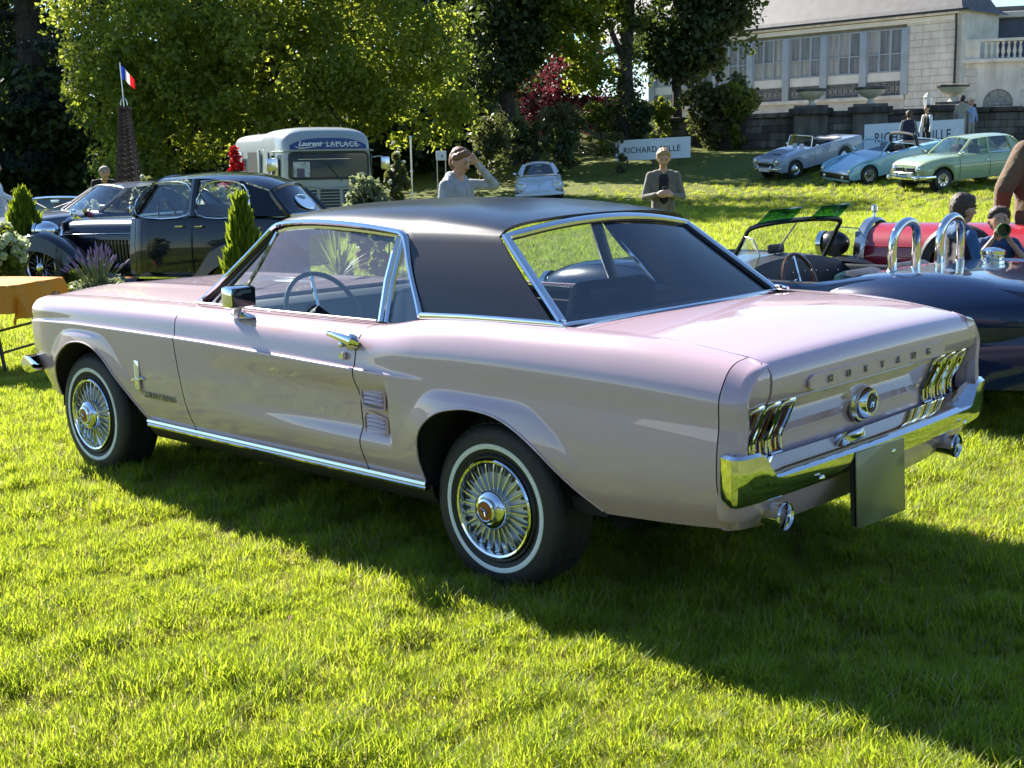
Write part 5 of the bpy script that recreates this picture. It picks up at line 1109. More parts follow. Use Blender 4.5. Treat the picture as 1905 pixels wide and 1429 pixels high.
def coupe_white():
    m = paint('white_paint', (.58, .64, .68)); p = gpoint(1006, 42); h = rad(-91)
    T = thing('white_coupe', 'small rounded white coupe facing the camera on the shaded lawn', 'car'); place(T, p[0], p[1] + 2.0, h, 2.1); ar = [(0, .35, .30), (2.1, .35, .30)]
    shell(T, m, [(-1.0, .35, .40, .55, .40, .60), (-.8, .3, .62, .66, .62, .78), (0, .27, .76, .74, .74, .93), (.7, .26, .79, .80, .77, .94), (1.3, .26, .80, .74, .77, .91), (1.8, .26, .79, .66, .74, .84), (2.3, .27, .74, .58, .66, .72), (2.62, .30, .62, .50, .52, .60), (2.80, .38, .36, .46, .34, .50)], ar, bulge=.03, e=.85)
    for s in (1, -1):
        MB().sphere((2.02, s * .585, .56), (.66, .235, .265), 22, 14).build('front_wing', m, T); lamp(T, (2.60, s * .585, .62), .105, ring=M['chrome'], lens=mat('yellow_lamp', (.55, .55, .30), .1, .3, coat=1)); MB().sphere((2.72, s * .60, .48), (.03, .05, .03), 8, 6).build('indicator', M['lens_amber'], T)
    wells(T, ar, (.60, .76))
    for x in (0, 2.1):
        for s in (1, -1): swheel(T, x, s * .66, .31, .16, .19)
    cabin(T, m, [((1.40, .58, .90), (.98, .46, 1.20)), ((.75, .66, .93), (.65, .48, 1.23)), ((.05, .62, .93), (.25, .46, 1.21)), ((-.45, .48, .90), (.0, .42, 1.16))], .095, bows=(.12, -.1), thick=.045, glazed=(0, 1))
    bar(T, 'front_bumper', [(2.3, .80, .36), (2.75, .72, .36), (2.92, 0, .36), (2.75, -.72, .36), (2.3, -.80, .36)], .045, m, sy=.6); MB().tube([(2.84, 0, .56), (2.6, 0, .70), (2.45, 0, .745)], .012, 6).build('bonnet_handle', M['chrome'], T); plate(T, (2.95, -.45, .45), .3, .06)
    MB().box((.9, -.34, .95), (.14, .4, .5), bev=.06).build('seat', M['seat'], T); MB().box((.9, .34, .95), (.14, .4, .5), bev=.06).build('seat', M['seat'], T); MB().box((1.25, -.8, .98), (.07, .12, .08), bev=.03).build('door_mirror', M['chrome'], T); MB().box((.95, 0, 1.2), (.03, .2, .05), bev=.01).build('inside_mirror', M['chrome_dull'], T)
def cobra():
    m = paint('dark_blue_paint', (.008, .018, .055), .25); o = car2w(.05, -3.38); T = thing('dark_blue_roadster', 'dark navy open roadster with two chrome roll hoops, parked beside the pink car', 'car'); place(T, o[0], o[1], CAR_A, 2.29); ar = [(0, .36, .31), (2.29, .36, .31)]
    shell(T, m, [(-1.02, .44, .40, .60, .44, .66), (-.92, .34, .62, .70, .58, .76), (-.5, .28, .80, .76, .70, .83), (0, .26, .87, .80, .72, .85), (.3, .25, .86, .79, .72, .845), (.8, .24, .78, .72, .70, .78), (1.3, .24, .77, .72, .70, .82), (1.8, .25, .82, .76, .70, .86), (2.29, .26, .85, .80, .70, .84), (2.7, .30, .76, .72, .64, .74), (2.95, .40, .50, .60, .48, .62)], ar, bulge=.03, e=.55, n=70, openings=[(.42, 1.22, .64, .60)])
    for s in (1, -1):
        MB().sphere((.0, s * .60, .62), (.74, .27, .235), 26, 16).build('rear_wing', m, T); MB().sphere((2.22, s * .58, .60), (.66, .25, .24), 24, 14).build('front_wing', m, T); lamp(T, (2.86, s * .55, .64), .085)
        MB().tube([(1.95, s * .84, .22), (.45, s * .86, .21)], .045, 8).build('side_pipe', M['chrome'], T)
    wells(T, ar, (.60, .82))
    for x in (0, 2.29):
        for s in (1, -1): swheel(T, x, s * .72, .33, .24, .20, 'alloy')
    for y in (.34, -.28):
        hp = MB(); hp.tube(spl([(.30, y + .15, .80), (.30, y + .15, 1.00), (.29, y + .11, 1.085), (.285, y, 1.12), (.29, y - .11, 1.085), (.30, y - .15, 1.00), (.30, y - .15, .80)], 5), .026, 10); hp.build('roll_hoop', M['chrome'], T)
        for q in (.15, -.15): MB().lathe([(.042, .80), (.042, .83), (.03, .845)], (.30, y + q, 0), n=12).build('hoop_foot', M['chrome'], T)
    fl = part('fuel_filler', T); MB().lathe([(.078, .80), (.078, .845), (.070, .85), (.070, .875), (.076, .88), (.076, .905), (.05, .92), (.001, .925)], (.12, -.50, -.0), n=20).build('cap', M['chrome'], fl); MB().box((.12, -.435, .885), (.03, .03, .07), bev=.008).build('lever', M['chrome'], fl)
    # cockpit: black dash panel with studs, gauges, wood wheel
    D = MB(); G = []
    for q in np.linspace(-1, 1, 15): zt = .86 - .08 * abs(q) ** 2.2; G.append([(1.20, q * .66, .50), (1.19, q * .66, zt - .05), (1.22, q * .66, zt), (1.34, q * .66, zt + .012)])
    D.grid(np.array(G)); D.build('dashboard', M['seat'], T, recalc=True)
    for q in np.linspace(-.52, .52, 8): MB().sphere((1.188, q, .765 - .06 * abs(q)), .008, 8, 5).build('stud', M['chrome'], T)
    for y in (.16, .27, .05): g_ = part('gauge', T); MB().lathe([(.044, 1.19), (.044, 1.175), (.036, 1.172)], (0, y, .675), 'x', 16).build('bezel', M['chrome'], g_); MB().lathe([(.037, 1.178), (.001, 1.178)], (0, y, .675), 'x', 16).build('dial', M['black'], g_)
    sw = part('steering_wheel', T); sw.location = (.98, .33, .72); sw.rotation_euler = (0, rad(-72), 0); MB().tube([(math.cos(t) * .19, math.sin(t) * .19, 0) for t in np.linspace(0, 2 * PI, 29)[:-1]], .013, 7, closed=True).build('rim', mat('wood_rim', (.10, .045, .02), .3, coat=.6), sw)
    for a in (0, 2.1, 4.2): MB().tube([(0, 0, 0), (math.cos(a) * .18, math.sin(a) * .18, 0)], .009, 5).build('spoke', M['chrome'], sw)
    for y in (.33, -.33): MB().box((.58, y, .58), (.18, .46, .50), bev=.07).build('seat', M['seat'], T)
    MB().box((.85, 0, .30), (.9, 1.25, .06)).build('floor', M['interior'], T)
    for s in (1, -1): MB().box((.82, s * .64, .55), (.84, .06, .44), bev=.02).build('side_panel', M['seat'], T)
    # windscreen with green visors, wind wings, mirror
    wp = [(1.36, .60, .78), (1.24, .58, 1.00), (1.20, .52, 1.075), (1.20, 0, 1.095), (1.20, -.52, 1.075), (1.24, -.58, 1.00), (1.36, -.60, .78)]
    MB().tube(spl(wp, 4), .013, 7, sy=1.5).build('windscreen_frame', M['trim_black'], T); MB().add(np.array([wp[0], wp[1], wp[2], wp[3], wp[4], wp[5], wp[6], (1.40, 0, .83)]), [(0, 1, 2, 3, 7), (7, 3, 4, 5, 6)]).build('windscreen', M['glass_clear'], T, smooth=False); MB().tube([(1.20, 0, 1.09), (1.38, 0, .85)], .005, 5).build('centre_strip', M['chrome'], T)
    M['visor'] = glassmat('green_visor', (.05, .26, .17))
    for y in (.33, -.30): MB().add([(1.19, y + .20, 1.085), (1.19, y - .20, 1.088), (1.09, y - .19, 1.185), (1.09, y + .19, 1.182)], [(0, 1, 2, 3)]).build('sun_visor', M['visor'], T, smooth=False, solid=.005); 
    for s in (1, -1): MB().add(np.array([(1.30, .60, .82), (1.23, .59, 1.02), (1.12, .66, 1.01), (1.06, .68, .92), (1.12, .66, .80)]) * np.array([1, s, 1]), [(0, 1, 2, 3, 4)]).build('wind_wing', M['glass_clear'], T, smooth=False); MB().tube(np.array([(1.23, .59, 1.02), (1.12, .66, 1.01), (1.06, .68, .92), (1.12, .66, .80)]) * np.array([1, s, 1]), .004, 5).build('wing_edge', M['chrome_dull'], T)
    MB().box((1.36, 0, .905), (.035, .17, .06), bev=.012).build('mirror', M['black'], T); MB().tube([(1.38, 0, .82), (1.36, 0, .90)], .006, 5).build('mirror_stem', M['chrome'], T)
    MB().tube([(-.2, -.45, .847), (-.55, -.30, .825), (-.85, -.28, .75)], .004, 5).build('boot_gap', M['black'], T); MB().box((-.98, .55, .55), (.03, .10, .10), bev=.02).build('tail_light', M['lens_red'], T)
def vintage_red():
    m = paint('red_paint', (.33, .010, .022), .35); o = car2w(-.35, -5.75); T = thing('red_vintage_car', 'red open vintage car with chrome radiator and spare tyre, behind the roll hoops', 'car'); place(T, o[0], o[1], CAR_A, 2.4)
    G = []
    for x, r, zt in ((.72, .40, .98), (1.2, .36, .975), (1.7, .31, .965), (2.22, .26, .955)):
        rr = [(x, -r, .42)]; rr += [(x, -r, .62)]
        for a in np.linspace(PI, 0, 15): rr.append((x, r * math.cos(a) * 1.0, zt - .27 + .27 * math.sin(a) ** .8))
        rr += [(x, r, .62), (x, r, .42)]; G.append(rr)
    MB().grid(np.array(G)).build('bonnet', m, T, recalc=True, ang=40)
    for s in (1, -1): bar(T, 'bonnet_hinge', [(.75, s * .37, .80), (2.2, s * .262, .78)], .006, m)
    rad_ = part('radiator', T); G = []
    for x, k in ((2.215, 1.0), (2.24, 1.08), (2.30, 1.08), (2.315, .95)):
        G.append([(x, .27 * k * math.sin(a) * (1 if abs(a) < 1.4 else 1.0), .70 + (.275 * k) * math.cos(a)) for a in np.linspace(-1.75, 1.75, 19)] )
    for g_ in G: g_.insert(0, (g_[0][0], g_[0][1] * .98, .36)); g_.append((g_[-1][0], g_[-1][1] * .98, .36))
    MB().grid(np.array(G)).build('shell', M['chrome_dull'], rad_, recalc=True); MB().box((2.29, 0, .62), (.03, .50, .54)).build('core', M['black'], rad_); MB().lathe([(.035, .965), (.035, .99), (.015, 1.0), (.012, 1.03), (.03, 1.05), (.028, 1.085), (.001, 1.10)], (2.27, 0, 0), n=14).build('cap', M['chrome'], rad_)
    shell(T, m, [(-.75, .45, .30, .65, .32, .72), (-.3, .36, .44, .76, .46, .84), (.3, .34, .48, .78, .50, .84), (.72, .36, .44, .78, .46, .93)], (), name='tub', e=.6, openings=[(-.2, .55, .42, .74)], n=30)
    # scuttle hoop, dash, wheel, aero screens
    MB().tube([(.70, .44 * math.cos(a), .66 + .36 * math.sin(a)) for a in np.linspace(-.2, PI + .2, 21)], .045, 8).build('scuttle', M['trim_black'], T)
    MB().prism([(.40 * math.cos(a), .66 + .31 * math.sin(a)) for a in np.linspace(0, PI, 15)], .60, .63, 'x'); d = MB(); d.prism([(.40 * math.cos(a), .66 + .31 * math.sin(a)) for a in np.linspace(0, PI, 15)], .55, .58, 'x'); d.build('dashboard', mat('metal_dash', (.42, .41, .38), .4, .5), T, smooth=False)
    for y, r_ in ((.02, .07), (-.16, .045), (.20, .045)): g_ = part('gauge', T); MB().lathe([(r_, .55), (r_, .535), (r_ * .85, .532)], (0, y, .80), 'x', 16).build('bezel', M['chrome'], g_); MB().lathe([(r_ * .86, .54), (.001, .54)], (0, y, .80), 'x', 14).build('dial', M['black'], g_)
    sw = part('steering_wheel', T); sw.location = (.28, -.20, .98); sw.rotation_euler = (0, rad(-62), 0); MB().tube([(math.cos(t) * .205, math.sin(t) * .205, 0) for t in np.linspace(0, 2 * PI, 29)[:-1]], .013, 6, closed=True).build('rim', M['trim_black'], sw)
    for a in (.4, 2.0, 3.6, 5.1): MB().tube([(0, 0, 0), (math.cos(a) * .2, math.sin(a) * .2, 0)], .008, 5).build('spoke', M['trim_black'], sw)
    MB().tube([(.28, -.20, .98), (.55, -.20, .84)], .018, 6).build('steering_column', M['trim_black'], T)
    for y in (.16, -.20):
        MB().add([(.66, y + .15, 1.0), (.66, y - .15, 1.0), (.58, y - .14, 1.17), (.58, y, 1.20), (.58, y + .14, 1.17)], [(0, 1, 2, 3, 4)]).build('aero_screen', M['glass_clear'], T, smooth=False); MB().tube([(.67, y + .15, .97), (.58, y + .15, 1.20)], .007, 5).build('screen_post', M['chrome_dull'], T)
    # spare wheel on the near side, wings, lamps, wheels
    sp = part('spare_wheel', T); sp.location = (1.32, .52, .68); MB().lathe([(.20, -.055), (.27, -.065), (.305, -.03), (.305, .03), (.27, .065), (.20, .055)], (0, 0, 0), 'y', 32).build('tyre', M['rubber'], sp, recalc=True); MB().lathe([(.20, .03), (.17, .045), (.06, .02), (.001, .03)], (0, 0, 0), 'y', 24).build('disc', m, sp)
    for s in (1, -1):
        P = spl([(2.62, .34), (2.50, .62), (2.28, .72), (2.0, .66), (1.6, .42), (1.35, .36), (.7, .35)], 4); G = [[(x, s * (.50 + q * .13), z - .05 * q * q) for q in (-1, -.5, 0, .5, 1)] for x, z in P]; MB().grid(np.array(G)).build('wing', M['trim_black'], T, recalc=True)
        MB().sphere((2.40, s * .42, .80), (.13, .105, .105), 14, 10).build('headlamp_shell', M['trim_black'], T); lamp(T, (2.50, s * .42, .80), .09)
        for x in (.0, 2.25): swheel(T, x, s * .60, .34, .12, .25, 'wire')
    MB().tube([(2.25, -.55, .34), (2.25, .55, .34)], .03, 6).build('front_axle', M['trim_black'], T); MB().box((1.1, 0, .36), (2.5, .5, .08)).build('chassis', M['dark'], T); MB().box((.0, 0, .60), (.25, .8, .5), bev=.08).build('seat', mat('brown_leather', (.09, .035, .015), .5), T)
def sedan_black():
    m = paint('black_blue_paint', (.006, .009, .016), .2); h = rad(164); F = onground(86, 549); c, s_ = math.cos(h), math.sin(h); o = F[:2] - 2.9 * .9 * np.array([c, s_]) + .62 * np.array([s_, -c])
    T = thing('black_vintage_saloon', 'black nineteen-thirties saloon with long bonnet, wire wheels and swept wings, at left', 'car'); place(T, o[0], o[1], h, 2.9); T.scale = (.90, 1, 1)
    MB().box((2.1, 0, .46), (1.5, .60, .34)).build('engine_bay', M['dark'], T, smooth=False)
    shell(T, m, [(-.86, .36, .40, .62, .42, .70), (-.7, .30, .56, .80, .56, .90), (-.2, .26, .64, .88, .64, .93), (.5, .25, .68, .90, .66, .94), (1.35, .25, .66, .90, .62, .94), (1.6, .26, .60, .88, .52, .93)], (), bulge=.03, e=.5, n=40)
    G = []
    for x, r, zt in ((1.58, .50, .93), (2.1, .40, .915), (2.6, .31, .89), (2.86, .26, .87)):
        G.append([(x, -r, .32), (x, -r * 1.02, .60)] + [(x, r * math.cos(a), zt - .24 + .24 * math.sin(a) ** .7) for a in np.linspace(PI, 0, 13)] + [(x, r * 1.02, .60), (x, r, .32)])
    MB().grid(np.array(G)).build('bonnet', m, T, recalc=True, ang=40)
    for s in (1, -1):
        bar(T, 'bonnet_hinge', [(1.6, s * .50, .73), (2.84, s * .272, .70)], .006, M['chrome_dull'])
        for k in range(16): x = 1.72 + k * .06; y = float(np.interp(x, [1.58, 2.1, 2.6, 2.86], [.51, .408, .316, .265])); MB().box((x, s * (y + .004), .52), (.02, .012, .26)).build('louvre', m, T, smooth=False)
        P = spl([(3.36, .34), (3.33, .56), (3.16, .72), (2.92, .765), (2.66, .70), (2.35, .52), (2.0, .33), (1.65, .25), (1.35, .235)], 4); W_ = np.interp(np.arange(len(P)), [0, 8, 16, 32], [.14, .17, .17, .13]); G = [[(x, s * (.60 + q * w_ ), z - .07 * max(0, q) ** 2 - (.16 if q > .99 and i < 20 else 0) * 1.0 - .03 * max(0, -q)) for q in (-1, -.6, -.2, .2, .6, .9, 1)] for i, ((x, z), w_) in enumerate(zip(P, W_))]; MB().grid(np.array(G)).build('front_wing', m, T, recalc=True)
        P = spl([(.75, .24), (.55, .36), (.35, .58), (.05, .70), (-.3, .66), (-.65, .48), (-.9, .30)], 4); G = [[(x, s * (.62 + q * .15), z - .08 * max(0, q) ** 2 - (.2 if q > .99 else 0)) for q in (-1, -.5, 0, .5, .9, 1)] for x, z in P]; MB().grid(np.array(G)).build('rear_wing', m, T, recalc=True)
        MB().box((1.05, s * .70, .235), (.85, .20, .03), bev=.01).build('running_board', m, T); MB().box((1.0, s * .805, .238), (1.1, .015, .02)).build('sill_strip', M['chrome'], T)
        MB().sphere((2.98, s * .43, .76), (.20, .12, .115), 16, 10).build('headlamp_shell', M['chrome'], T); lamp(T, (3.10, s * .43, .76), .10); MB().box((1.42, s * .74, 1.02), (.03, .10, .09), bev=.02).build('door_mirror', M['chrome'], T)
        for xx in (1.44, .62): MB().tube([(xx, s * .70, .30), (xx, s * .712, .60), (xx, s * .655, .90)], .006, 4).build('door_gap', M['dark'], T)
        for xx in (.78, .50): MB().tube([(xx - .05, s * .71, .82), (xx + .05, s * .725, .82)], .011, 6).build('door_handle', M['chrome'], T)
        for x in (0, 2.9): swheel(T, x, s * .60, .335, .15, .225, 'wire')
    MB().tube(spl([(2.87, -.26, .34), (2.88, -.27, .62), (2.87, -.20, .82), (2.86, 0, .90), (2.87, .20, .82), (2.88, .27, .62), (2.87, .26, .34)], 4), .025, 6).build('radiator_frame', M['chrome'], T); MB().box((2.86, 0, .60), (.03, .5, .5)).build('radiator_core', M['black'], T); MB().sphere((2.86, 0, .94), (.06, .02, .05), 8, 6).build('mascot', M['chrome'], T)
    cabin(T, m, [((1.50, .58, .93), (1.22, .50, 1.30)), ((.62, .66, .93), (.60, .54, 1.345)), ((-.20, .62, .93), (-.02, .52, 1.31)), ((-.66, .52, .93), (-.38, .44, 1.20))], .075, bows=(.02, -.06), glazed=(0, 1), thick=.04, rear=m)
    for s in (1, -1):   # chrome window surrounds
        for a, b, zt0, zt1 in ((1.42, .68, 1.27, 1.30), (.55, -.12, 1.30, 1.275)): MB().tube(np.array(spl([(a, .662, .95), (a - .12, .57, zt0), (b + .04, .57, zt1), (b, .672, .95)], 4, True)) * np.array([1, s, 1]), .009, 5, closed=True).build('window_trim', M['chrome'], T)
    G = [(-.575 - .045 * (1 - (math.cos(a) * .24 + .05) ** 2) + .17 * math.sin(a) * .5 - .012, .02 + .21 * math.cos(a), 1.07 + .08 * math.sin(a)) for a in np.linspace(0, 2 * PI, 24)[:-1]]; MB().tube(G, .010, 5, closed=True).build('rear_window_rim', M['chrome'], T); MB().add(G, [tuple(range(len(G)))]).build('rear_window', M['lamp_glass'], T, smooth=False)
    MB().tube([(1.18 + .05 * math.sin(t), .34 + .19 * math.cos(t), .93 + .18 * math.sin(t)) for t in np.linspace(0, 2 * PI, 17)[:-1]], .012, 5, closed=True).build('steering_wheel', M['seat'], T)
    for x in (.75, -.1): MB().box((x, 0, .85), (.2, 1.1, .4), bev=.08).build('seat', M['seat'], T)
    bar(T, 'front_bumper', [(3.25, .75, .36), (3.42, .5, .36), (3.46, 0, .36), (3.42, -.5, .36), (3.25, -.75, .36)], .035, sy=.5)
def old_bus():
    m = mat('grey_bus_paint', (.30, .335, .33), .38, coat=.6, noise=(2, .05)); h = rad(-66); p = gpoint(610, 26.0); c, s_ = math.cos(h), math.sin(h); o = p[:2] - 2.9 * np.array([c, s_])
    T = thing('old_bus', 'grey vintage delivery bus with blue name sign above its wide windscreen', 'van'); place(T, o[0], o[1], h, 2.6); ar = [(0, .40, .36), (2.2, .40, .36)]
    shell(T, m, [(-1.6, .45, .90, 1.80, .88, 2.13), (-1.5, .36, .96, 1.80, .94, 2.17), (1.2, .34, .97, 1.80, .95, 2.19), (1.22, .34, .985, 1.82, .965, 2.23), (2.3, .34, .985, 1.82, .965, 2.25), (2.75, .34, .96, 1.80, .93, 2.20), (2.9, .36, .93, 1.72, .88, 2.08), (2.97, .40, .89, 1.60, .84, 1.92)], ar, bulge=.012, e=.55, n=60, ang=35)
    wells(T, ar, (.74, .93))
    for x in (0, 2.2):
        for s in (1, -1): swheel(T, x, s * .82, .37, .18, .23)
    X = 2.985
    def rrect(w_, h_, z, r, n=5, x=X, tz=0): return [(x, sy * (w_ / 2 - r) + r * math.cos(a), z + sz * (h_ / 2 - r) + r * math.sin(a)) for sy, sz, a0 in ((1, 1, 0), (-1, 1, PI / 2), (-1, -1, PI), (1, -1, 1.5 * PI)) for a in np.linspace(a0, a0 + PI / 2, n)]
    L_ = rrect(1.66, .52, 1.47, .10); MB().add(L_, [tuple(range(len(L_)))]).build('windscreen', mat('dark_screen', (.035, .05, .085), .05, coat=1.0), T, smooth=False); MB().tube(L_, .022, 6, closed=True).build('screen_rubber', M['trim_black'], T)
    MB().box((X + .005, -.58, 1.40), (.006, .34, .30)).build('screen_poster', mat('poster_grey', (.42, .45, .44), .6, noise=(9, .4)), T, smooth=False); MB().box((X + .010, -.60, 1.33), (.006, .16, .18)).build('screen_card', mat('poster_purple', (.10, .07, .12), .6), T, smooth=False); MB().box((X + .007, -.1, 1.60), (.004, 1.1, .008)).build('inner_rail', M['chrome_dull'], T, smooth=False)
    MB().tube([(X + .02, .20, 1.20), (X + .02, -.05, 1.52)], .008, 5).build('wiper', M['trim_black'], T); MB().tube([(X + .02, .26, 1.17), (X + .02, .16, 1.24)], .012, 5).build('wiper_arm', M['chrome'], T)
    # sign board following the brow
    nt = 17; G = []
    for q in np.linspace(-1, 1, nt): y = q * .80; zt = 2.02 - .14 * abs(q) ** 3.2; G.append([(2.985, y, 1.80), (2.955, y, zt)])
    MB().grid(np.array(G)).build('sign', mat('sign_blue', (.012, .035, .16), .4), T, solid=.01, recalc=True)
    M['sign_white'] = mat('sign_white', (.75, .76, .76), .5)
    def put(t, y, z): t.xf(Matrix(((0, -.26, 1, 3.0), (1, 0, 0, y), (0, 1, 0, z), (0, 0, 0, 1)))); t.build('lettering', M['sign_white'], T, smooth=False)
    put(text_mb("Laurent", .135, .002, sx=1.15, shear=.45, bold=.003), -.40, 1.905); lp = text_mb("LAPLACE", .135, .002, sx=1.15, space=1.08, bold=.001)
    for k in range(7): lp.box((-.31 + k * .104, -.048, 0), (.07, .008, .004))
    put(lp, .28, 1.895); sw = MB().tube(spl([(3.0, -.70, 1.86), (3.0, -.62, 1.825), (3.0, -.45, 1.83), (3.0, -.18, 1.865)], 4), [.003, .006, .008, .009, .010, .011, .011, .010, .009, .008, .006, .004, .002], 5); sw.build('swash', M['sign_white'], T)
    bar(T, 'brow_moulding', [(2.2, .99, 1.76), (2.9, .93, 1.76), (3.0, .84, 1.77), (3.005, 0, 1.77), (3.0, -.84, 1.77), (2.9, -.93, 1.76), (2.2, -.99, 1.76)], .014, m)
    bar(T, 'chin_moulding', [(3.0, .86, 1.10), (3.01, .3, 1.04), (3.01, 0, 1.0), (3.01, -.3, 1.04), (3.0, -.86, 1.10)], .014, m)
    for y0, y1 in ((.80, .28), (.20, -.20), (-.28, -.80)):
        for k in range(6): MB().box((X + .01, (y0 + y1) / 2, .62 + k * .062), (.02, abs(y1 - y0), .016)).build('grille_bar', m, T, smooth=False)
        MB().box((X - .004, (y0 + y1) / 2, .78), (.012, abs(y1 - y0), .40)).build('grille', M['black'], T, smooth=False)
    for s in (1, -1):
        lamp(T, (2.98, s * .70, .60), .10); bar(T, 'mirror_arm', [(2.86, s * .95, 1.62), (2.95, s * 1.10, 1.64), (2.98, s * 1.18, 1.60)], .010, n=5); MB().box((2.98, s * 1.20, 1.50), (.05, .19, .26), bev=.07).build('mirror', M['chrome_dull'], T)
        MB().box((2.45, s * .985, 1.43), (.55, .02, .52), bev=.03).build('door_window', M['glass_dark'], T); MB().box((1.92, s * .99, 1.05), (.012, .03, 1.4)).build('door_gap', M['black'], T, smooth=False)
    bar(T, 'front_bumper', [(2.7, .98, .42), (3.02, .9, .42), (3.06, 0, .42), (3.02, -.9, .42), (2.7, -.98, .42)], .05, M['chrome_dull'], sy=.6)
    # the open serving side: striped boards at image left
    for s in (1, -1)[1:]:
        MB().box((.5, s * .985, 1.45), (1.0, .02, .62)).build('serving_hatch', M['interior'], T, smooth=False); MB().box((1.12, s * 1.0, 1.45), (.16, .05, .72), bev=.01).build('hatch_post', m, T)
    bd = MB().box((0, 0, 0), (.62, .03, .70)); bd.xf(Matrix.Translation((-.72, -1.02, 1.42))); bd.build('menu_board', mat('menu_board', (.45, .52, .62), .6), T, smooth=False)
    for k in range(8): MB().box((-.72, -1.042, 1.14 + k * .08), (.46 - .05 * (k % 3), .006, .028)).build('menu_line', mat('menu_blue', (.03, .05, .12), .6) if k == 0 else bpy.data.materials['menu_blue'], T, smooth=False)
M['glass_dark'] = mat('dark_glass', (.02, .025, .03), .05, coat=1.0)
def saloon_far():
    m = paint('blue_grey_paint', (.05, .075, .12), .3); p = np.array([-4.74, 18.4, 0]); h = rad(222); T = thing('blue_grey_saloon', 'dark blue-grey vintage saloon half hidden behind the lattice tower', 'car'); place(T, p[0], p[1], h, 2.6); ar = [(0, .36, .32), (2.6, .36, .32)]
    shell(T, m, [(-1.0, .4, .5, .62, .5, .70), (-.8, .3, .72, .80, .70, .86), (0, .27, .78, .86, .74, .90), (1.3, .26, .76, .88, .72, .93), (1.9, .26, .74, .80, .60, .92), (2.6, .28, .72, .72, .56, .84), (2.95, .34, .62, .64, .42, .76), (3.05, .42, .4, .58, .3, .66)], ar, e=.6); wells(T, ar, (.55, .7))
    cabin(T, m, [((1.45, .60, .91), (1.02, .52, 1.20)), ((.6, .68, .90), (.55, .55, 1.235)), ((-.2, .62, .88), (.0, .52, 1.20)), ((-.6, .5, .86), (-.25, .46, 1.12))], .05, glazed=(0, 1), glass=M['glass_clear'])
    for s in (1, -1):
        lamp(T, (3.0, s * .52, .62), .085); MB().sphere((2.55, s * .62, .58), (.5, .2, .18), 14, 8).build('front_wing', m, T)
        for x in (0, 2.6): swheel(T, x, s * .66, .33, .16, .2)
    MB().box((3.06, 0, .58), (.05, .34, .36), bev=.04).build('grille', M['chrome'], T); bar(T, 'front_bumper', [(2.95, .74, .38), (3.12, 0, .38), (2.95, -.74, .38)], .035); MB().tube([(3.05, 0, .78), (3.0, 0, .84), (3.03, 0, .87)], .012, 5).build('mascot', M['chrome'], T)
    p = np.array([-6.25, 20.9, 0]); h = rad(242); T = thing('dark_open_car', 'dark open classic car facing the camera beyond the bright conifer at far left', 'car'); place(T, p[0], p[1], h, 2.4); ar = [(0, .34, .30), (2.4, .34, .30)]; m2 = paint('dark_grey_paint', (.03, .04, .05), .3)
    shell(T, m2, [(-.8, .4, .5, .66, .5, .72), (-.5, .28, .70, .78, .68, .84), (.5, .26, .74, .80, .70, .86), (1.5, .26, .74, .78, .68, .86), (2.4, .28, .72, .70, .62, .78), (2.8, .34, .62, .62, .5, .70), (2.92, .42, .45, .56, .4, .62)], ar, e=.5, openings=[(.2, 1.35, .58, .74)]); wells(T, ar, (.55, .7))
    wp = [(1.50, .62, .82), (1.36, .58, 1.02), (1.34, .4, 1.05), (1.36, 0, 1.06), (1.34, -.4, 1.05), (1.36, -.58, 1.02), (1.50, -.62, .82)]; MB().tube(spl(wp, 3), .016, 6).build('windscreen_frame', M['chrome'], T); MB().add(wp, [tuple(range(7))]).build('windscreen', M['glass_clear'], T, smooth=False)
    for s in (1, -1):
        lamp(T, (2.88, s * .48, .60), .10); MB().box((.75, s * .32, .72), (.15, .42, .4), bev=.06).build('seat', M['seat'], T); MB().tube([(1.53, s * .08, .90), (1.46, s * .42, 1.0)], .006, 5).build('wiper', M['black'], T)
        for x in (0, 2.4): swheel(T, x, s * .64, .31, .16, .2)
    MB().box((2.93, 0, .55), (.04, .5, .2), bev=.03).build('grille', M['chrome'], T); bar(T, 'front_bumper', [(2.75, .72, .38), (3.0, 0, .38), (2.75, -.72, .38)], .04); MB().box((1.42, 0, 1.0), (.03, .16, .05), bev=.01).build('mirror', M['chrome'], T); MB().box((.8, 0, .4), (1.1, 1.1, .06)).build('floor', M['interior'], T)
saloon_green(); sports_blue(); roadster_silver(); coupe_white(); cobra(); vintage_red(); sedan_black(); old_bus(); saloon_far()
# ================================================================ people
def cloth(name, c, **k): return mat(name, c, .85, noise=(14, .22), bump=(11, .55, .035), spec=.25, sheen=.2, **k)
M['skin'] = mat('skin', (.50, .28, .19), .5, noise=(20, .06)); M['shoe'] = mat('dark_shoe', (.02, .018, .016), .5); M['eye'] = mat('eye', (.02, .015, .012), .2, coat=.5); M['lip'] = mat('lip', (.36, .13, .11), .5)
HAIR = {k: mat('hair_' + k, c, .55, bump=(90, .8)) for k, c in (('brown', (.055, .030, .016)), ('auburn', (.16, .075, .030)), ('fair', (.34, .22, .10)), ('dark', (.014, .011, .009)))}
def capsule(mb, p0, p1, r0, r1, n=10):
    p0, p1 = np.array(p0, float), np.array(p1, float); d = p1 - p0; L = np.linalg.norm(d)
    if L < 1e-5: d = np.array([0, 0, 1.0]); L = 1e-5; p1 = p0 + d * L
    d /= L; P, R = [], []
    for a in (-88, -60, -30, 0): P.append(p0 + d * r0 * math.sin(rad(a))); R.append(max(.001, r0 * math.cos(rad(a))))
    for a in (0, 30, 60, 88): P.append(p1 + d * r1 * math.sin(rad(a))); R.append(max(.001, r1 * math.cos(rad(a))))
    if L < 1e-3: P = P[:4] + P[5:]; R = R[:4] + R[5:]
    mb.tube(P, R, n)
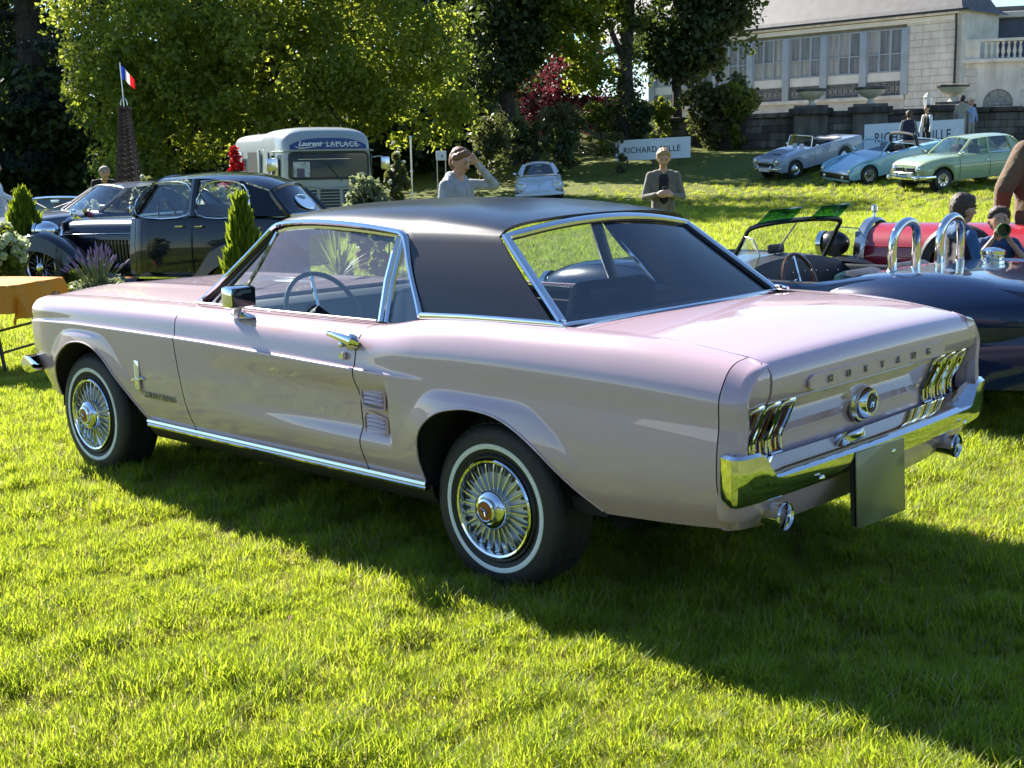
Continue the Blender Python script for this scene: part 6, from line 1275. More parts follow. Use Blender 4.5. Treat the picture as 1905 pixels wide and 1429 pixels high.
def blend_mesh(name, prims, mats, voxel, smooth=3):
    """one continuous skin over tapered limbs, coloured by the limb each face lies nearest to; prims (p0,p1,r0,r1,material index)"""
    mb = MB()
    for p0, p1, r0, r1, k in prims: capsule(mb, p0, p1, r0, r1)
    me = mb.mesh(name, None, False); o = bpy.data.objects.new('t', me); COL.objects.link(o)
    m = o.modifiers.new('r', 'REMESH'); m.mode = 'VOXEL'; m.voxel_size = voxel; m.use_smooth_shade = True
    s = o.modifiers.new('s', 'SMOOTH'); s.iterations = smooth; s.factor = .5
    dg = bpy.context.evaluated_depsgraph_get(); out = bpy.data.meshes.new_from_object(o.evaluated_get(dg)); bpy.data.objects.remove(o); bpy.data.meshes.remove(me)
    n = len(out.polygons); c = np.zeros(n * 3, np.float32); out.polygons.foreach_get('center', c); c = c.reshape(-1, 3); best = np.full(n, 1e9); idx = np.zeros(n, np.int32)
    for p0, p1, r0, r1, k in prims:
        p0, p1 = np.array(p0, float), np.array(p1, float); d = p1 - p0; L2 = max(1e-9, d @ d); t = np.clip((c - p0) @ d / L2, 0, 1); q = np.linalg.norm(c - p0 - t[:, None] * d, axis=1) - (r0 + (r1 - r0) * t)
        w_ = q < best; best[w_] = q[w_]; idx[w_] = k
    out.name = name; out.materials.clear()
    for m_ in mats: out.materials.append(m_)
    out.polygons.foreach_set('material_index', idx); out.polygons.foreach_set('use_smooth', np.ones(n, bool)); out.update(); return out
def hand(prims, wrist, d, side, k, curl=.5, thumb=(0, 0, 1)):
    """palm, four unequal bent fingers and a thumb from the wrist along d; side = palm normal"""
    w = np.array(wrist, float); d = np.array(d, float); d /= np.linalg.norm(d); nrm = np.array(side, float); nrm -= d * (nrm @ d); nrm /= np.linalg.norm(nrm); b = np.cross(d, nrm)
    prims.append((w, w + d * .035, .026, .034, k)); prims.append((w + d * .04 - b * .020, w + d * .075 - b * .024, .024, .020, k)); prims.append((w + d * .04 + b * .018, w + d * .075 + b * .022, .024, .020, k))
    for j, (o, l) in enumerate(((-.033, .065), (-.011, .075), (.011, .07), (.032, .054))):
        a = w + d * .085 + b * o; m_ = a + d * l * .5 * math.cos(curl * .6) + nrm * l * .5 * math.sin(curl * .6); e = m_ + d * l * .5 * math.cos(curl * 1.6) + nrm * l * .5 * math.sin(curl * 1.6)
        prims.append((a, m_, .0125, .0115, k)); prims.append((m_, e, .0115, .010, k))
    a = w + d * .035 - b * .034; m_ = a + d * .028 - b * .022 + nrm * .014; prims.append((a, m_, .016, .013, k)); prims.append((m_, m_ + d * .03 + nrm * .012 - b * .004, .013, .011, k))
def person(label, loc, rz, height, top, bottom, hair, arms, group=None, sleeves='long', head=(0, 0), lean=0.0, hood=False, vest=None, extras=None, voxel=.015, hairlen=0, z=None, open_over=None, fem=False, hands=True, cap=None, stride=.0, bulk=1.0):
    """top/bottom = clothing materials; arms = ((elbow,hand),(elbow,hand)) left then right, for a 1.75 m figure facing +X; head=(yaw,pitch)"""
    k = height / 1.75; zg = float(gz(loc[0], loc[1])) if z is None else z; T = thing('person', label, 'person', (loc[0], loc[1], zg), rz, group)
    mats = [M['skin'], top, bottom, M['shoe'], vest or top, open_over or top]; P = []
    A = lambda *a: P.append(a)
    cl, sl_ = math.cos(lean), math.sin(lean)
    def up(p):
        x, y, z_ = p; dz = z_ - .95; return np.array([x + dz * sl_, y, .95 + dz * cl]) if z_ > .95 else np.array([x, y, z_], float)
    for s in (1, -1):
        sx = stride * s
        A((0, s * .085, .90), (.02 + sx * .5, s * .095, .50), .088, .060, 2); A((.02 + sx * .5, s * .095, .50), (-.02 + sx, s * .10, .11), .060, .045, 2); A((-.03 + sx, s * .10, .045), (.13 + sx, s * .115, .035), .045, .035, 3)
    tk = 4 if vest else 1
    A(up((0, .05, .95)), up((0, .05, 1.12)), .115, .110, tk); A(up((0, -.05, .95)), up((0, -.05, 1.12)), .115, .110, tk); A(up((.0, .085, 1.15)), up((-.01, .10, 1.36)), .105, .095, tk); A(up((.0, -.085, 1.15)), up((-.01, -.10, 1.36)), .105, .095, tk); A(up((.02, 0, 1.1)), up((.015, 0, 1.34)), .11, .10, 5 if open_over else tk); A(up((-.02, .10, 1.43)), up((-.02, -.10, 1.43)), .062, .062, tk)
    A(up((-.015, 0, 1.42)), up((.0, 0, 1.56)), .056, .050, 0)
    if hood: A(up((-.085, .06, 1.44)), up((-.085, -.06, 1.44)), .065, .065, 1); A(up((-.02, .09, 1.47)), up((-.07, .05, 1.50)), .045, .05, 1); A(up((-.02, -.09, 1.47)), up((-.07, -.05, 1.50)), .045, .05, 1)
    for s, (el, ha) in zip((1, -1), arms):
        sh = up((-.015, s * .175, 1.41)); el = np.array(el, float); ha = np.array(ha, float); A(sh, el, .062, .047, 1); ms = el + (ha - el) * .92
        if sleeves == 'long': A(el, ms, .047, .036, 1)
        else: A(sh + (el - sh) * .6, el, .045, .040, 0); P[-2] = (sh, sh + (el - sh) * .62, .066, .055, 1); A(el, ms, .039, .028, 0)
        A(ms, ha, .027, .025, 0)
        if hands: d = ha - el; hand(P, ha, d, np.array([1.0, -s * .8, .2]) if abs(d[0]) < abs(d[2]) * .9 else np.array([0, -s, .15]), 0, .7)
    P[:] = [(a, b, r0 * (bulk if i in (1, 4, 5) else 1), r1 * (bulk if i in (1, 4, 5) else 1), i) for a, b, r0, r1, i in P]
    # head
    cy, sy = math.cos(head[0]), math.sin(head[0]); cp, sp = math.cos(head[1]), math.sin(head[1]); nk = up((0, 0, 1.55))
    def hd(x, y, z_): x, z_ = x * cp + z_ * sp, -x * sp + z_ * cp; return nk + np.array([x * cy - y * sy, x * sy + y * cy, z_])
    big = 1.0 + max(0, (1.5 - height)) * .55     # children have larger heads
    H = lambda x, y, z_: hd(x * big, y * big, z_ * big)
    A(H(-.005, 0, .10), H(-.015, 0, .125), .092 * big, .090 * big, 0); A(H(.030, 0, .075), H(.028, 0, .11), .070 * big, .078 * big, 0); A(H(.045, 0, .025), H(.01, 0, .03), .045 * big, .055 * big, 0); A(H(.098, 0, .095), H(.118, 0, .068), .010 * big, .015 * big, 0)
    for s in (1, -1): A(H(-.01, s * .088, .095), H(-.015, s * .092, .065), .018 * big, .012 * big, 0)
    P = [(np.array(a) * k, np.array(b) * k, r0 * k, r1 * k, i) for a, b, r0, r1, i in P]
    body = link('body', blend_mesh('body', P, mats, voxel * k), T)
    HP = [(H(-.02, 0, .135), H(-.03, 0, .145), .098 * big, .094 * big, 0), (H(-.045, 0, .07), H(-.045, 0, .12), .082 * big, .088 * big, 0), (H(.035, .03, .186), H(.038, -.03, .184), .040 * big, .040 * big, 0), (H(-.02, .06, .12), H(.02, .055, .16), .045 * big, .045 * big, 0), (H(-.02, -.06, .12), H(.02, -.055, .16), .045 * big, .045 * big, 0)]
    if hairlen: HP += [(H(-.06, s * .05, .08), H(-.06, s * .06, .08 - hairlen), .055 * big, .04 * big, 0) for s in (1, -1)]
    if hood is not False or hairlen == 0:
        rng = np.random.default_rng(int(loc[0] * 100) & 255)
        for _ in range(30):
            a = rng.uniform(0, 6.28); q = rng.uniform(.2, 1.0); zz = .232 - .075 * q * q - .02 * q; r_ = .088 * q; dx = rng.normal() * .012
            HP.append((H(-.02 + r_ * math.cos(a), r_ * math.sin(a), zz - .012), H(-.005 + r_ * 1.14 * math.cos(a) + dx, r_ * 1.14 * math.sin(a) + dx, zz + .006 - .02 * q), .020 * big, .011 * big, 0))
    HP = [(np.array(a) * k, np.array(b) * k, r0 * k, r1 * k, i) for a, b, r0, r1, i in HP]; link('hair', blend_mesh('hair', HP, [cap or hair], .0085 * k if height < 1.7 and k < .95 else .012 * k, 1), T)
    for s in (1, -1): MB().sphere(H(.098, s * .034, .108) * k, .0085 * k, 8, 6).build('eye', M['eye'], T); MB().tube([H(.104, s * .018, .128) * k, H(.106, s * .034, .132) * k, H(.096, s * .054, .127) * k], .004 * k, 5).build('eyebrow', hair, T)
    MB().tube([H(.094, .022, .040) * k, H(.104, 0, .042) * k, H(.094, -.022, .040) * k], .0055 * k, 5).build('mouth', M['lip'], T)
    if extras: extras(T, k)
    return T
DOWN = (((.0, .25, 1.14), (.06, .26, .90)), ((.0, -.25, 1.14), (.06, -.26, .90)))
def people():
    grey = cloth('grey_hoodie', (.33, .34, .36)); jeans = cloth('dark_jeans', (.03, .04, .07)); black = cloth('black_cloth', (.014, .014, .016)); jacket = cloth('olive_jacket', (.155, .14, .11)); navy = cloth('navy_vest', (.025, .028, .05)); ogrey = cloth('grey_sleeves', (.17, .175, .16)); beige = cloth('beige_suit', (.34, .31, .25)); blue = cloth('blue_hoodie', (.06, .14, .27)); lblue = cloth('light_blue_shirt', (.26, .34, .52)); brown = cloth('brown_jacket', (.14, .085, .045)); tan = cloth('tan_trousers', (.42, .34, .22)); white = cloth('white_shirt', (.62, .62, .62)); dvest = cloth('dark_brown_vest', (.035, .028, .03)); dblue = cloth('deep_blue_shirt', (.025, .065, .16))
    def at(u, d): p = gpoint(u, d); return (p[0], p[1])
    def hood_text(T, k):
        t = text_mb("SUR", .085, .002, sx=.9, bold=.003); t.xf(Matrix.Scale(k, 4)); t.xf(Matrix(((0, -.1, 1, .132 * k), (1, 0, 0, .0), (0, 1, 0, 1.20 * k), (0, 0, 0, 1)))); t.build('print', M['ink'], T, smooth=False)
        MB().tube([np.array(q) * k for q in ((.075, .03, 1.44), (.11, .035, 1.36), (.118, .035, 1.27))], .004, 5).build('drawstring', white, T)
    person('teenager in a grey hooded sweatshirt holding one hand to the side of the head', at(852, 11.4), rad(-42), 1.60, grey, jeans, HAIR['auburn'], (((.12, .40, 1.40), (.10, .16, 1.62)), DOWN[1]), head=(.05, .35), hood=True, extras=hood_text, voxel=.012)
    def phone(T, k): MB().box((.335 * k, .0, 1.20 * k), (.02, .075 * k, .15 * k), bev=.006).build('phone', M['black'], T)
    person('man in an open olive-grey jacket looking down at the phone in both hands', at(1234, 15.6), rad(-92), 1.585, jacket, jeans, HAIR['fair'], (((.06, .26, 1.12), (.29, .09, 1.16)), ((.06, -.26, 1.12), (.28, -.09, 1.17))), head=(0, .35), open_over=black, extras=phone, voxel=.012)
    person('child in a dark vest over a blue hooded top, in front of the red car', at(1795, 8.55), rad(15), 1.19, blue, jeans, HAIR['brown'], (((.02, .24, 1.15), (.12, .2, .98)), ((.04, -.25, 1.15), (.16, -.16, 1.0))), hood=True, vest=dvest, voxel=.015, head=(0, .1))
    def cup(T, k): MB().lathe([(.001, 0), (.038, .0), (.045, .05), (.048, .09), (.042, .09), (.036, .01)], (0, 0, 0), 'x', 16).xf(Matrix.Translation((.165 * k, .0, 1.575 * k))).xf(Matrix.Scale(1.0, 4)).build('green_cup', mat('green_cup', (.03, .22, .06), .35, coat=.5), T, recalc=True)
    person('child in a deep blue shirt drinking from a green cup with both hands', at(1864, 8.9), rad(-100), 1.08, dblue, jeans, HAIR['brown'], (((.18, .27, 1.22), (.16, .075, 1.48)), ((.18, -.27, 1.22), (.16, -.075, 1.48))), sleeves='short', voxel=.014, extras=cup)
    person('adult in a brown jacket and tan trousers cut by the right edge', at(1948, 9.6), rad(96), 1.86, brown, tan, HAIR['brown'], (((-.04, .33, 1.16), (.10, .28, .94)), ((.0, -.32, 1.16), (.12, -.26, .93))), voxel=.016, bulk=1.45)
    person('man seen from behind in a navy vest over grey sleeves, beside the blue sports car', at(1688, 42.0), rad(80), 1.78, ogrey, black, HAIR['brown'], DOWN, group='visitors by the parked row', vest=navy, voxel=.02, hands=False)
    person('man in black with one white sleeve, between the navy vest and the green saloon', at(1721, 42.6), rad(200), 1.80, white, black, HAIR['dark'], DOWN, group='visitors by the parked row', vest=black, voxel=.02, hands=False)
    q = at(1796, 46.6); zb = 1.72; o = MB().box((q[0], q[1] + .1, zb / 2 + .2), (2.6, 1.3, zb - .4), bev=.03).build('landing', M['dstone'][1]); tag(o, 'low stone landing against the terrace wall behind the green saloon', 'landing')
    person('man in a pale beige suit on the landing by the terrace wall', at(1786, 46.4), rad(60), 1.76, beige, beige, HAIR['dark'], DOWN, z=zb, voxel=.02, hands=False)
    person('person in a light blue shirt with an arm raised beside the beige suit', at(1803, 46.4), rad(-60), 1.62, lblue, beige, HAIR['fair'], (((.05, .24, 1.14), (.10, .22, .92)), ((.18, -.26, 1.20), (.26, -.22, 1.46))), z=zb, voxel=.02, hands=False)
    person('man in a flat cap bending over behind the dark cars at left', at(182, 24.5), rad(-60), 1.72, black, jeans, HAIR['dark'], (((.35, .22, .98), (.45, .18, .78)), ((.35, -.22, .98), (.45, -.18, .78))), lean=.95, voxel=.018, cap=cloth('tweed_cap', (.26, .23, .19)), head=(0, .1))
    person('person in a white shirt reaching in from the left edge', at(-14, 17.5), rad(10), 1.62, white, jeans, HAIR['dark'], (((.05, .25, 1.16), (.14, .24, .95)), ((.16, -.22, 1.22), (.36, -.2, 1.14))), voxel=.018)
    person('fair-haired person standing beside the hatch of the old bus', at(449, 24.2), rad(-60), 1.46, tan, jeans, HAIR['fair'], DOWN, voxel=.018, hairlen=.08)
people()

# ================================================================ plants in pots, tower, table, small things
M['soil_pot'] = mat('dark_planter', (.03, .028, .026), .7); M['terracotta'] = mat('terracotta', (.32, .13, .07), .85, noise=(8, .15))
def petalmat(n, c): return mat(n, c, .6, trans=(.3, tuple(min(1, x * 1.1) for x in c)))
M['p_white'] = petalmat('white_petals', (.62, .64, .50)); M['p_pink'] = petalmat('pink_petals', (.62, .16, .24)); M['p_red'] = petalmat('red_petals', (.55, .012, .02)); M['p_orange'] = petalmat('coral_petals', (.70, .22, .12)); M['p_purple'] = petalmat('lavender_petals', (.26, .19, .33)); M['p_cream'] = petalmat('cream_petals', (.58, .62, .38))
def pot(T, r, h, m=None): MB().lathe([(r * .72, 0), (r * .95, h * .86), (r * 1.05, h * .86), (r * 1.05, h), (r * .92, h), (r * .88, h * .9), (.001, h * .88)], n=18).build('pot', m or M['terracotta'], T)
def conifer(label, u, d, h, r, seed, ph=.22):
    rng = np.random.default_rng(seed); p = gpoint(u, d); T = thing('conifer', label, 'conifer', p, 0, 'bright potted conifers'); pot(T, r * .62, ph); C, D = [], []
    n = 900; z = rng.random(n) ** 1.15; a = rng.uniform(0, 2 * PI, n); R = r * np.interp(z, [0, .12, .35, .7, .92, 1], [.72, .95, 1.0, .62, .22, .03]) * rng.uniform(.72, 1.06, n)
    base = np.stack([R * np.cos(a), R * np.sin(a), ph + z * (h - ph)], 1); out = np.stack([np.cos(a) * .28, np.sin(a) * .28, np.ones(n)], 1) + rng.normal(size=(n, 3)) * .16; out /= np.linalg.norm(out, axis=1)[:, None]; sd = np.cross(out, rng.normal(size=(n, 3))); sd /= np.linalg.norm(sd, axis=1)[:, None]
    V, Q = [], []; L_ = (h * .10 * rng.uniform(.7, 1.4, n))[:, None]; w_ = L_ * .17
    for q in range(2):
        s2 = sd if q == 0 else np.cross(out, sd); V.append(np.stack([base - out * L_ * .2, base + s2 * w_ + out * L_ * .35, base + out * L_, base - s2 * w_ + out * L_ * .35], 1).reshape(-1, 3))
    V = np.concatenate(V); link('foliage', fastmesh('foliage', V, np.arange(len(V)).reshape(-1, 4), [M['leaf_thuja']]), T)
    MB().lathe([(r * .55, ph), (r * .62, h * .4), (r * .3, h * .75), (.01, h * .96)], n=12).build('inner_growth', M['leaf_dark'], T)
def bloomer(label, cat, name, u, d, h, r, leaf, petal, nb, seed, br=.035, ph=.25, zmin=.35, leafn=70, lsize=.045, potmat=None, group=None, lift=0):
    """leafy plant with separate flower heads"""
    rng = np.random.default_rng(seed); p = gpoint(u, d); T = thing(name, label, cat, (p[0], p[1], p[2] + lift), 0, group)
    if ph: pot(T, r * .55, ph, potmat)
    C = blob_clumps(rng, [(0, 0, ph + (h - ph) * .5, r, r, (h - ph) * .5)], leafn, .35); V, Q = leaves(rng, C, r * .28 * rng.uniform(.7, 1.2, len(C)), 26, lsize, 1, .3); link('foliage', fastmesh('foliage', V, Q, [leaf]), T)
    st = MB()
    for i in range(7): a = rng.uniform(0, 6.28); st.tube([(0, 0, ph * .9), (math.cos(a) * r * .4, math.sin(a) * r * .4, h * .5), (math.cos(a) * r * .7, math.sin(a) * r * .7, h * .9)], [.010, .007, .003], 5)
    st.build('stem', M['bark'], T)
    if nb:
        V, Q = leaves(rng, np.zeros((1, 3)), np.array([br]), 42, br * .52, .9, .2, .8); me = fastmesh('flower', V, Q, [petal])
        for i in range(nb): dd = rng.normal(size=3); dd[2] = abs(dd[2]) * .8; dd /= np.linalg.norm(dd); c = np.array([0, 0, ph + (h - ph) * .5]) + dd * np.array([r, r, (h - ph) * .55]) * rng.uniform(.9, 1.12); o = link('flower', me, T, loc=c, rot=(rng.uniform(0, 3), 0, rng.uniform(0, 6))); s = rng.uniform(.7, 1.25); o.scale = (s, s, s)
    return T
def small_things():
    conifer('bright green cone-shaped conifer standing in front of the black saloon', 443, 11.2, 1.17, .15, 61)
    conifer('bright green conifer leaning at the far left edge behind the white flowers', 36, 15.5, 1.18, .24, 62)
    rng = np.random.default_rng(63)
    # lavender
    p = gpoint(165, 12.6); T = thing('lavender', 'lavender in a dark planter flowering beside the wire wheel of the black saloon', 'lavender', p); MB().box((0, 0, .13), (.62, .42, .26), bev=.02).build('planter', M['soil_pot'], T); V, Q = [], []; st = MB(); hd_ = MB()
    for i in range(95):
        a = rng.uniform(0, 6.28); l = rng.uniform(.2, 1); e = np.array([math.cos(a) * .30 * l, math.sin(a) * .22 * l, .26 + rng.uniform(.26, .42) * (1.15 - .4 * l)]); b = np.array([math.cos(a) * .08 * l, math.sin(a) * .08 * l, .24]); m_ = b * .45 + e * .55 + np.array([0, 0, .05]); st.tube([b, m_, e], [.004, .003, .002], 4); dr = (e - m_) / np.linalg.norm(e - m_)
        if i < 62: hd_.tube([e - dr * .01, e + dr * .02, e + dr * .045, e + dr * .07], [.004, .011, .009, .003], 5)
    st.build('stems', M['leaf_grey'], T)['kind'] = 'stuff'; o = hd_.build('flower_spikes', M['p_purple'], T); o['kind'] = 'stuff'; C = np.array([(math.cos(a) * r_ * .22, math.sin(a) * r_ * .16, .30 + .06 * rng.random()) for a, r_ in zip(rng.uniform(0, 6.28, 26), rng.random(26))]); V, Q = leaves(rng, C, np.full(26, .08), 26, .04, 1, .5, .22); link('foliage', fastmesh('foliage', V, Q, [M['leaf_grey']]), T)
    bloomer('yellow-green bushy plant at the foot of the lavender planter', 'plant', 'bedding_plant', 142, 12.3, .24, .14, M['leaf_bright'], M['p_cream'], 0, 64, ph=.06)
    bloomer('cream white hydrangea at the left edge above the yellow table', 'hydrangea', 'hydrangea', -4, 13.6, .90, .17, M['leaf_bright'], M['p_cream'], 24, 65, br=.07, ph=.2, leafn=60, lsize=.06)
    for u, lb, pm, sd in ((236, 'low coral flowers in a tray behind the pink bonnet, left clump', M['p_orange'], 66), (282, 'low coral flowers in a tray behind the pink bonnet, right clump', M['p_orange'], 67)): bloomer(lb, 'flowers', 'bedding_flowers', u, 11.3, .25, .15, M['leaf_olive'], pm, 18, sd, br=.034, ph=.10, leafn=24)
    bloomer('single pink rose on a stem over the long black bonnet', 'rose', 'rose', 157, 16.6, 1.0, .10, M['leaf_dark'], M['p_pink'], 3, 68, br=.055, ph=.2, leafn=16)
    bloomer('rose bush with white flowers between the tower and the black saloon', 'rose bush', 'rose_bush', 264, 18.2, 1.36, .20, M['leaf_olive'], M['p_white'], 14, 69, br=.045, ph=.25, leafn=60)
    bloomer('white flowering bush between the two far dark cars', 'rose bush', 'rose_bush', 150, 19.2, 1.02, .22, M['leaf_olive'], M['p_white'], 26, 70, br=.05, ph=.2, leafn=40)
    for u, lb, pm, sd in ((330, 'white flowering bush seen through the front windows of the black saloon', M['p_white'], 71), (382, 'white and green rose bush seen behind the middle pillar of the black saloon', M['p_white'], 72), (418, 'pink flowering bush seen through the rear door window of the black saloon', M['p_pink'], 73), (462, 'pale flowering bush seen through the rearmost side window of the black saloon', M['p_white'], 74)): bloomer(lb, 'rose bush', 'rose_bush', u, 19.5 + (sd % 2) * .6, 1.15, .36, M['leaf_bright'], pm, 40, sd, br=.05, ph=.25, leafn=70)
    bloomer('red geraniums on a tall stand at the hatch of the old bus', 'geranium', 'geranium', 437, 23.8, 1.72, .13, M['leaf_dark'], M['p_red'], 34, 75, br=.06, ph=.2, leafn=40)
    bloomer('silvery variegated shrub in front of the old bus radiator', 'shrub', 'potted_shrub', 680, 16.5, 1.36, .30, M['leaf_grey'], M['p_white'], 0, 76, ph=.35, leafn=110, lsize=.05)
    bloomer('slim upright bay bush to the right of the silvery shrub', 'shrub', 'potted_shrub', 736, 17.5, 1.62, .16, M['leaf_olive'], M['p_white'], 10, 77, br=.03, ph=.3, leafn=90, lsize=.05)
    bloomer('leafy climbing plant seen through the back of the pink car door window', 'plant', 'potted_plant', 705, 9.9, 1.02, .10, M['leaf_bright'], M['p_white'], 0, 78, ph=.25, leafn=40, lsize=.04)
    # spiky cordyline
    p = gpoint(622, 10.2); T = thing('cordyline', 'spiky palm-like plant in a pot seen through the pink car windows', 'plant', p); pot(T, .20, .40, M['soil_pot']); lf = MB()
    for i in range(58):
        a = rng.uniform(0, 6.28); el = rng.uniform(.15, 1.5); L_ = rng.uniform(.32, .46); d = np.array([math.cos(a) * math.cos(el), math.sin(a) * math.cos(el), math.sin(el)]); b = np.array([0, 0, .58]); e = b + d * L_ - np.array([0, 0, .10 * math.cos(el) ** 2]); m_ = b + d * L_ * .55; s = np.cross(d, (0, 0, 1)); s /= np.linalg.norm(s) + 1e-6; w_ = .012
        g_ = MB().grid(np.array([[b - s * w_ * .6, b + s * w_ * .6], [m_ - s * w_, m_ + s * w_], [e - s * .001, e + s * .001]])); g_.build('leaf', M['leaf_bright'], T)
    MB().tube([(0, 0, .35), (0, 0, .60)], [.035, .03], 8).build('stem', M['bark'], T)
    # lattice tower with flag
    p = gpoint(238, 19.2); br_ = mat('rusty_brown_iron', (.075, .040, .030), .7, noise=(12, .3)); T = thing('lattice_tower', 'brown model lattice tower carrying a small tricolour flag', 'tower', p); H_ = 2.36
    wd = lambda z: float(np.interp(z, [0, .35, .8, 1.3, 1.9, 2.36], [.46, .30, .205, .145, .092, .060]))
    for sx in (1, -1):
        for sy in (1, -1): MB().tube([(sx * wd(z), sy * wd(z), z) for z in np.linspace(0, H_, 22)], np.linspace(.028, .014, 22), 5).build('leg', br_, T)
    la = MB(); lv = [0.0]; 
    while lv[-1] < H_ - .02: lv.append(min(H_, lv[-1] + max(.055, wd(lv[-1]) * .62)))
    for a, b in zip(lv[:-1], lv[1:]):
        for k in range(4):
            c0, c1 = [((1, 1), (1, -1)), ((1, -1), (-1, -1)), ((-1, -1), (-1, 1)), ((-1, 1), (1, 1))][k]; w0, w1 = wd(a), wd(b); P0, P1 = np.array([c0[0] * w0, c0[1] * w0, a]), np.array([c1[0] * w0, c1[1] * w0, a]); Q0, Q1 = np.array([c0[0] * w1, c0[1] * w1, b]), np.array([c1[0] * w1, c1[1] * w1, b])
            la.tube([P0, Q1], .0062, 4, caps=False); la.tube([P1, Q0], .0062, 4, caps=False); la.tube([Q0, Q1], .0075, 4, caps=False); md_ = (P0 + P1) / 2; mq = (Q0 + Q1) / 2; la.tube([md_, mq], .0045, 4, caps=False)
    la.build('lattice', br_, T)['kind'] = 'stuff'
    for z, e in ((.62, .07), (1.16, .05), (2.36, .03)): MB().box((0, 0, z), (2 * (wd(z) + e), 2 * (wd(z) + e), .035)).build('deck', br_, T, smooth=False)
    MB().tube([(.05 * math.cos(t), 0, 2.40 + .10 * math.sin(t)) for t in np.linspace(0, PI, 11)], .010, 6).build('top_arch', M['chrome_dull'], T); MB().tube([(0, 0, 2.36), (-.02, 0, 3.02)], .008, 6).build('flag_pole', M['chrome_dull'], T)
    fl = part('flag', T)
    for i, c in enumerate(((.012, .03, .28), (.70, .70, .70), (.62, .012, .02))):
        G = [[(-.02 + (a) * .20 - .0, .03 * math.sin(a * 9), 2.985 - a * .20 - b_ * (.20 - .06 * a) + .02 * math.sin(a * 5)) for b_ in np.linspace(0, 1, 5)] for a in np.linspace(i / 3, (i + 1) / 3, 5)]; MB().grid(np.array(G)).build('stripe', mat('flag_%d' % i, c, .7, trans=(.35, c)), fl)
    # pole, little notice, table
    p = gpoint(765, 20); T = thing('metal_pole', 'thin pale metal pole with knobs left of the hooded teenager', 'pole', p); MB().tube([(0, 0, 0), (0, 0, 1.87)], .014, 8).build('shaft', M['chrome_dull'], T)
    for z in (1.0, 1.35, 1.88): MB().sphere((0, 0, z), .024, 10, 6).build('knob', M['chrome'], T)
    p = gpoint(821, 30); T = thing('notice_sign', 'small white notice on two legs at the edge of the lawn, behind the teenager', 'sign', p, rad(8)); MB().box((0, 0, 1.62), (.24, .03, .22), bev=.008).build('panel', M['plate_white'], T); MB().box((.02, -.02, 1.61), (.05, .006, .03)).build('mark', M['ink'], T, smooth=False)
    for s in (1, -1): MB().box((s * .10, .02, .76), (.022, .022, 1.52)).build('leg', M['chrome_dull'], T, smooth=False)
    T = thing('folding_table', 'folding table under a yellow cloth at the left edge', 'table', (-4.12, 9.55, float(gz(-4, 9.5))), rad(-7)); zt = .675
    MB().box((0, 0, zt - .018), (1.22, .72, .03), bev=.008).build('tabletop', M['chrome_dull'], T)
    for sx in (.40, -.40):
        for sy in (.28, -.28): MB().tube([(sx - .03, sy, zt - .03), (sx + .06, sy * 1.05, 0)], .014, 7).build('leg', M['iron'], T)
        for zz in (.18, .34): MB().tube([(sx + .03 - zz * .12 + .03, .29, zz), (sx + .03 - zz * .12 + .03, -.29, zz)], .010, 6).build('brace', M['iron'], T)
    p = T.location; hx, hy = .62, .37; us = np.concatenate([np.linspace(-hx - .22, -hx, 7)[:-1], np.linspace(-hx, hx, 22), np.linspace(hx, hx + .24, 8)[1:]]); vs = np.concatenate([np.linspace(-hy - .20, -hy, 7)[:-1], np.linspace(-hy, hy, 14), np.linspace(hy, hy + .20, 7)[1:]]); G = []
    for a in us:
        r = []
        for b in vs:
            ox, oy = max(0, abs(a) - hx), max(0, abs(b) - hy); dr = math.hypot(ox, oy); s1, s2 = (1 if a > 0 else -1), (1 if b > 0 else -1); fl_ = .20 + (.22 * math.sin(a * 14) + .12 * math.sin(a * 31 + 2)) * (oy > 0) + .25 * math.sin(b * 17 + 1) * (ox > 0); ang = math.atan2(oy, ox)
            r.append((s1 * (min(abs(a), hx) + ox * fl_ * (1 if ox else 0)), s2 * (min(abs(b), hy) + oy * fl_), zt + .004 - dr * .96 + (.004 * math.sin(a * 7) * math.sin(b * 6) if dr == 0 else 0)))
        G.append(r)
    o = MB().grid(np.array(G)).build('tablecloth', mat('yellow_cloth', (.72, .29, .025), .8, noise=(6, .06), bump=(70, .2), trans=(.25, (.75, .32, .03))), None, ang=70); o.location = (p.x, p.y, p.z); o.rotation_euler = (0, 0, rad(-7)); tag(o, 'plain yellow-orange cloth draped over the folding table at left', 'tablecloth')
small_things()
def fallen_leaves():
    rng = np.random.default_rng(91); n = 130; y = 2.4 + 9 * rng.random(n) ** 1.4; x = rng.uniform(-1, 1, n) * (.43 * y + .3); z = gz(x, y) + rng.uniform(.012, .035, n); V = []
    for i in range(n):
        a = rng.uniform(0, 6.28); s = rng.uniform(.010, .024); t = np.array([math.cos(a), math.sin(a), rng.uniform(-.3, .3)]); b = np.array([-math.sin(a), math.cos(a), rng.uniform(-.3, .3)]); p = np.array([x[i], y[i], z[i]]); V += [p - t * s, p - b * s * .55 + np.array([0, 0, .004]), p + t * s * 1.1, p + b * s * .5 + np.array([0, 0, .006])]
    m = leafmat('dead_leaves', (.16, .085, .03), (.36, .26, .10), (.35, .22, .07), .3, .6, .2, 30); o = link('fallen_leaves', fastmesh('fallen_leaves', np.array(V), np.arange(4 * n).reshape(-1, 4), [m])); tag(o, 'small dry brown leaves scattered on the lawn', 'leaves', kind='stuff')
    p = onground(16, 1250); o = MB().grid(np.array([[(a * .05 + .008 * math.sin(b * 9), b * .03, .022 + .008 * math.sin(a * 7 + b * 3)) for b in np.linspace(-1, 1, 5)] for a in np.linspace(-1, 1, 7)])).build('paper_scrap', M['plate_white']); o.location = (p[0], p[1], p[2] + .012); tag(o, 'small scrap of white paper lying in the grass at the bottom left', 'paper')
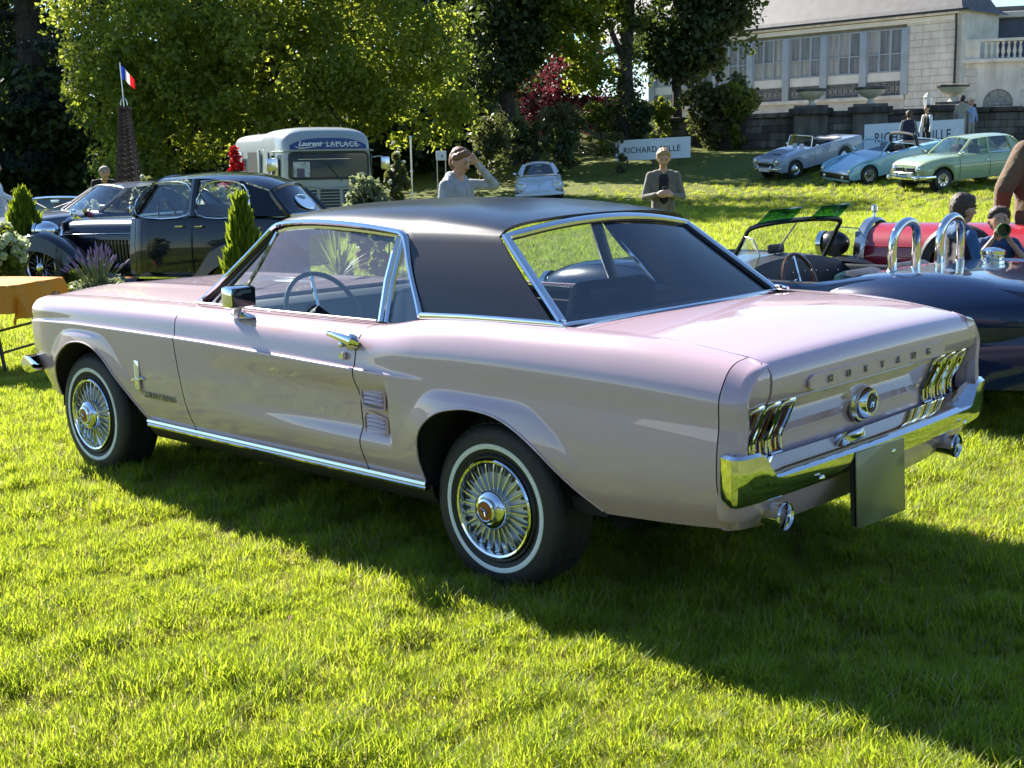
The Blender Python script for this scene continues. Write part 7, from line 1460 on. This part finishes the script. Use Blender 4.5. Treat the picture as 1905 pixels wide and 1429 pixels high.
fallen_leaves()
grass_field()
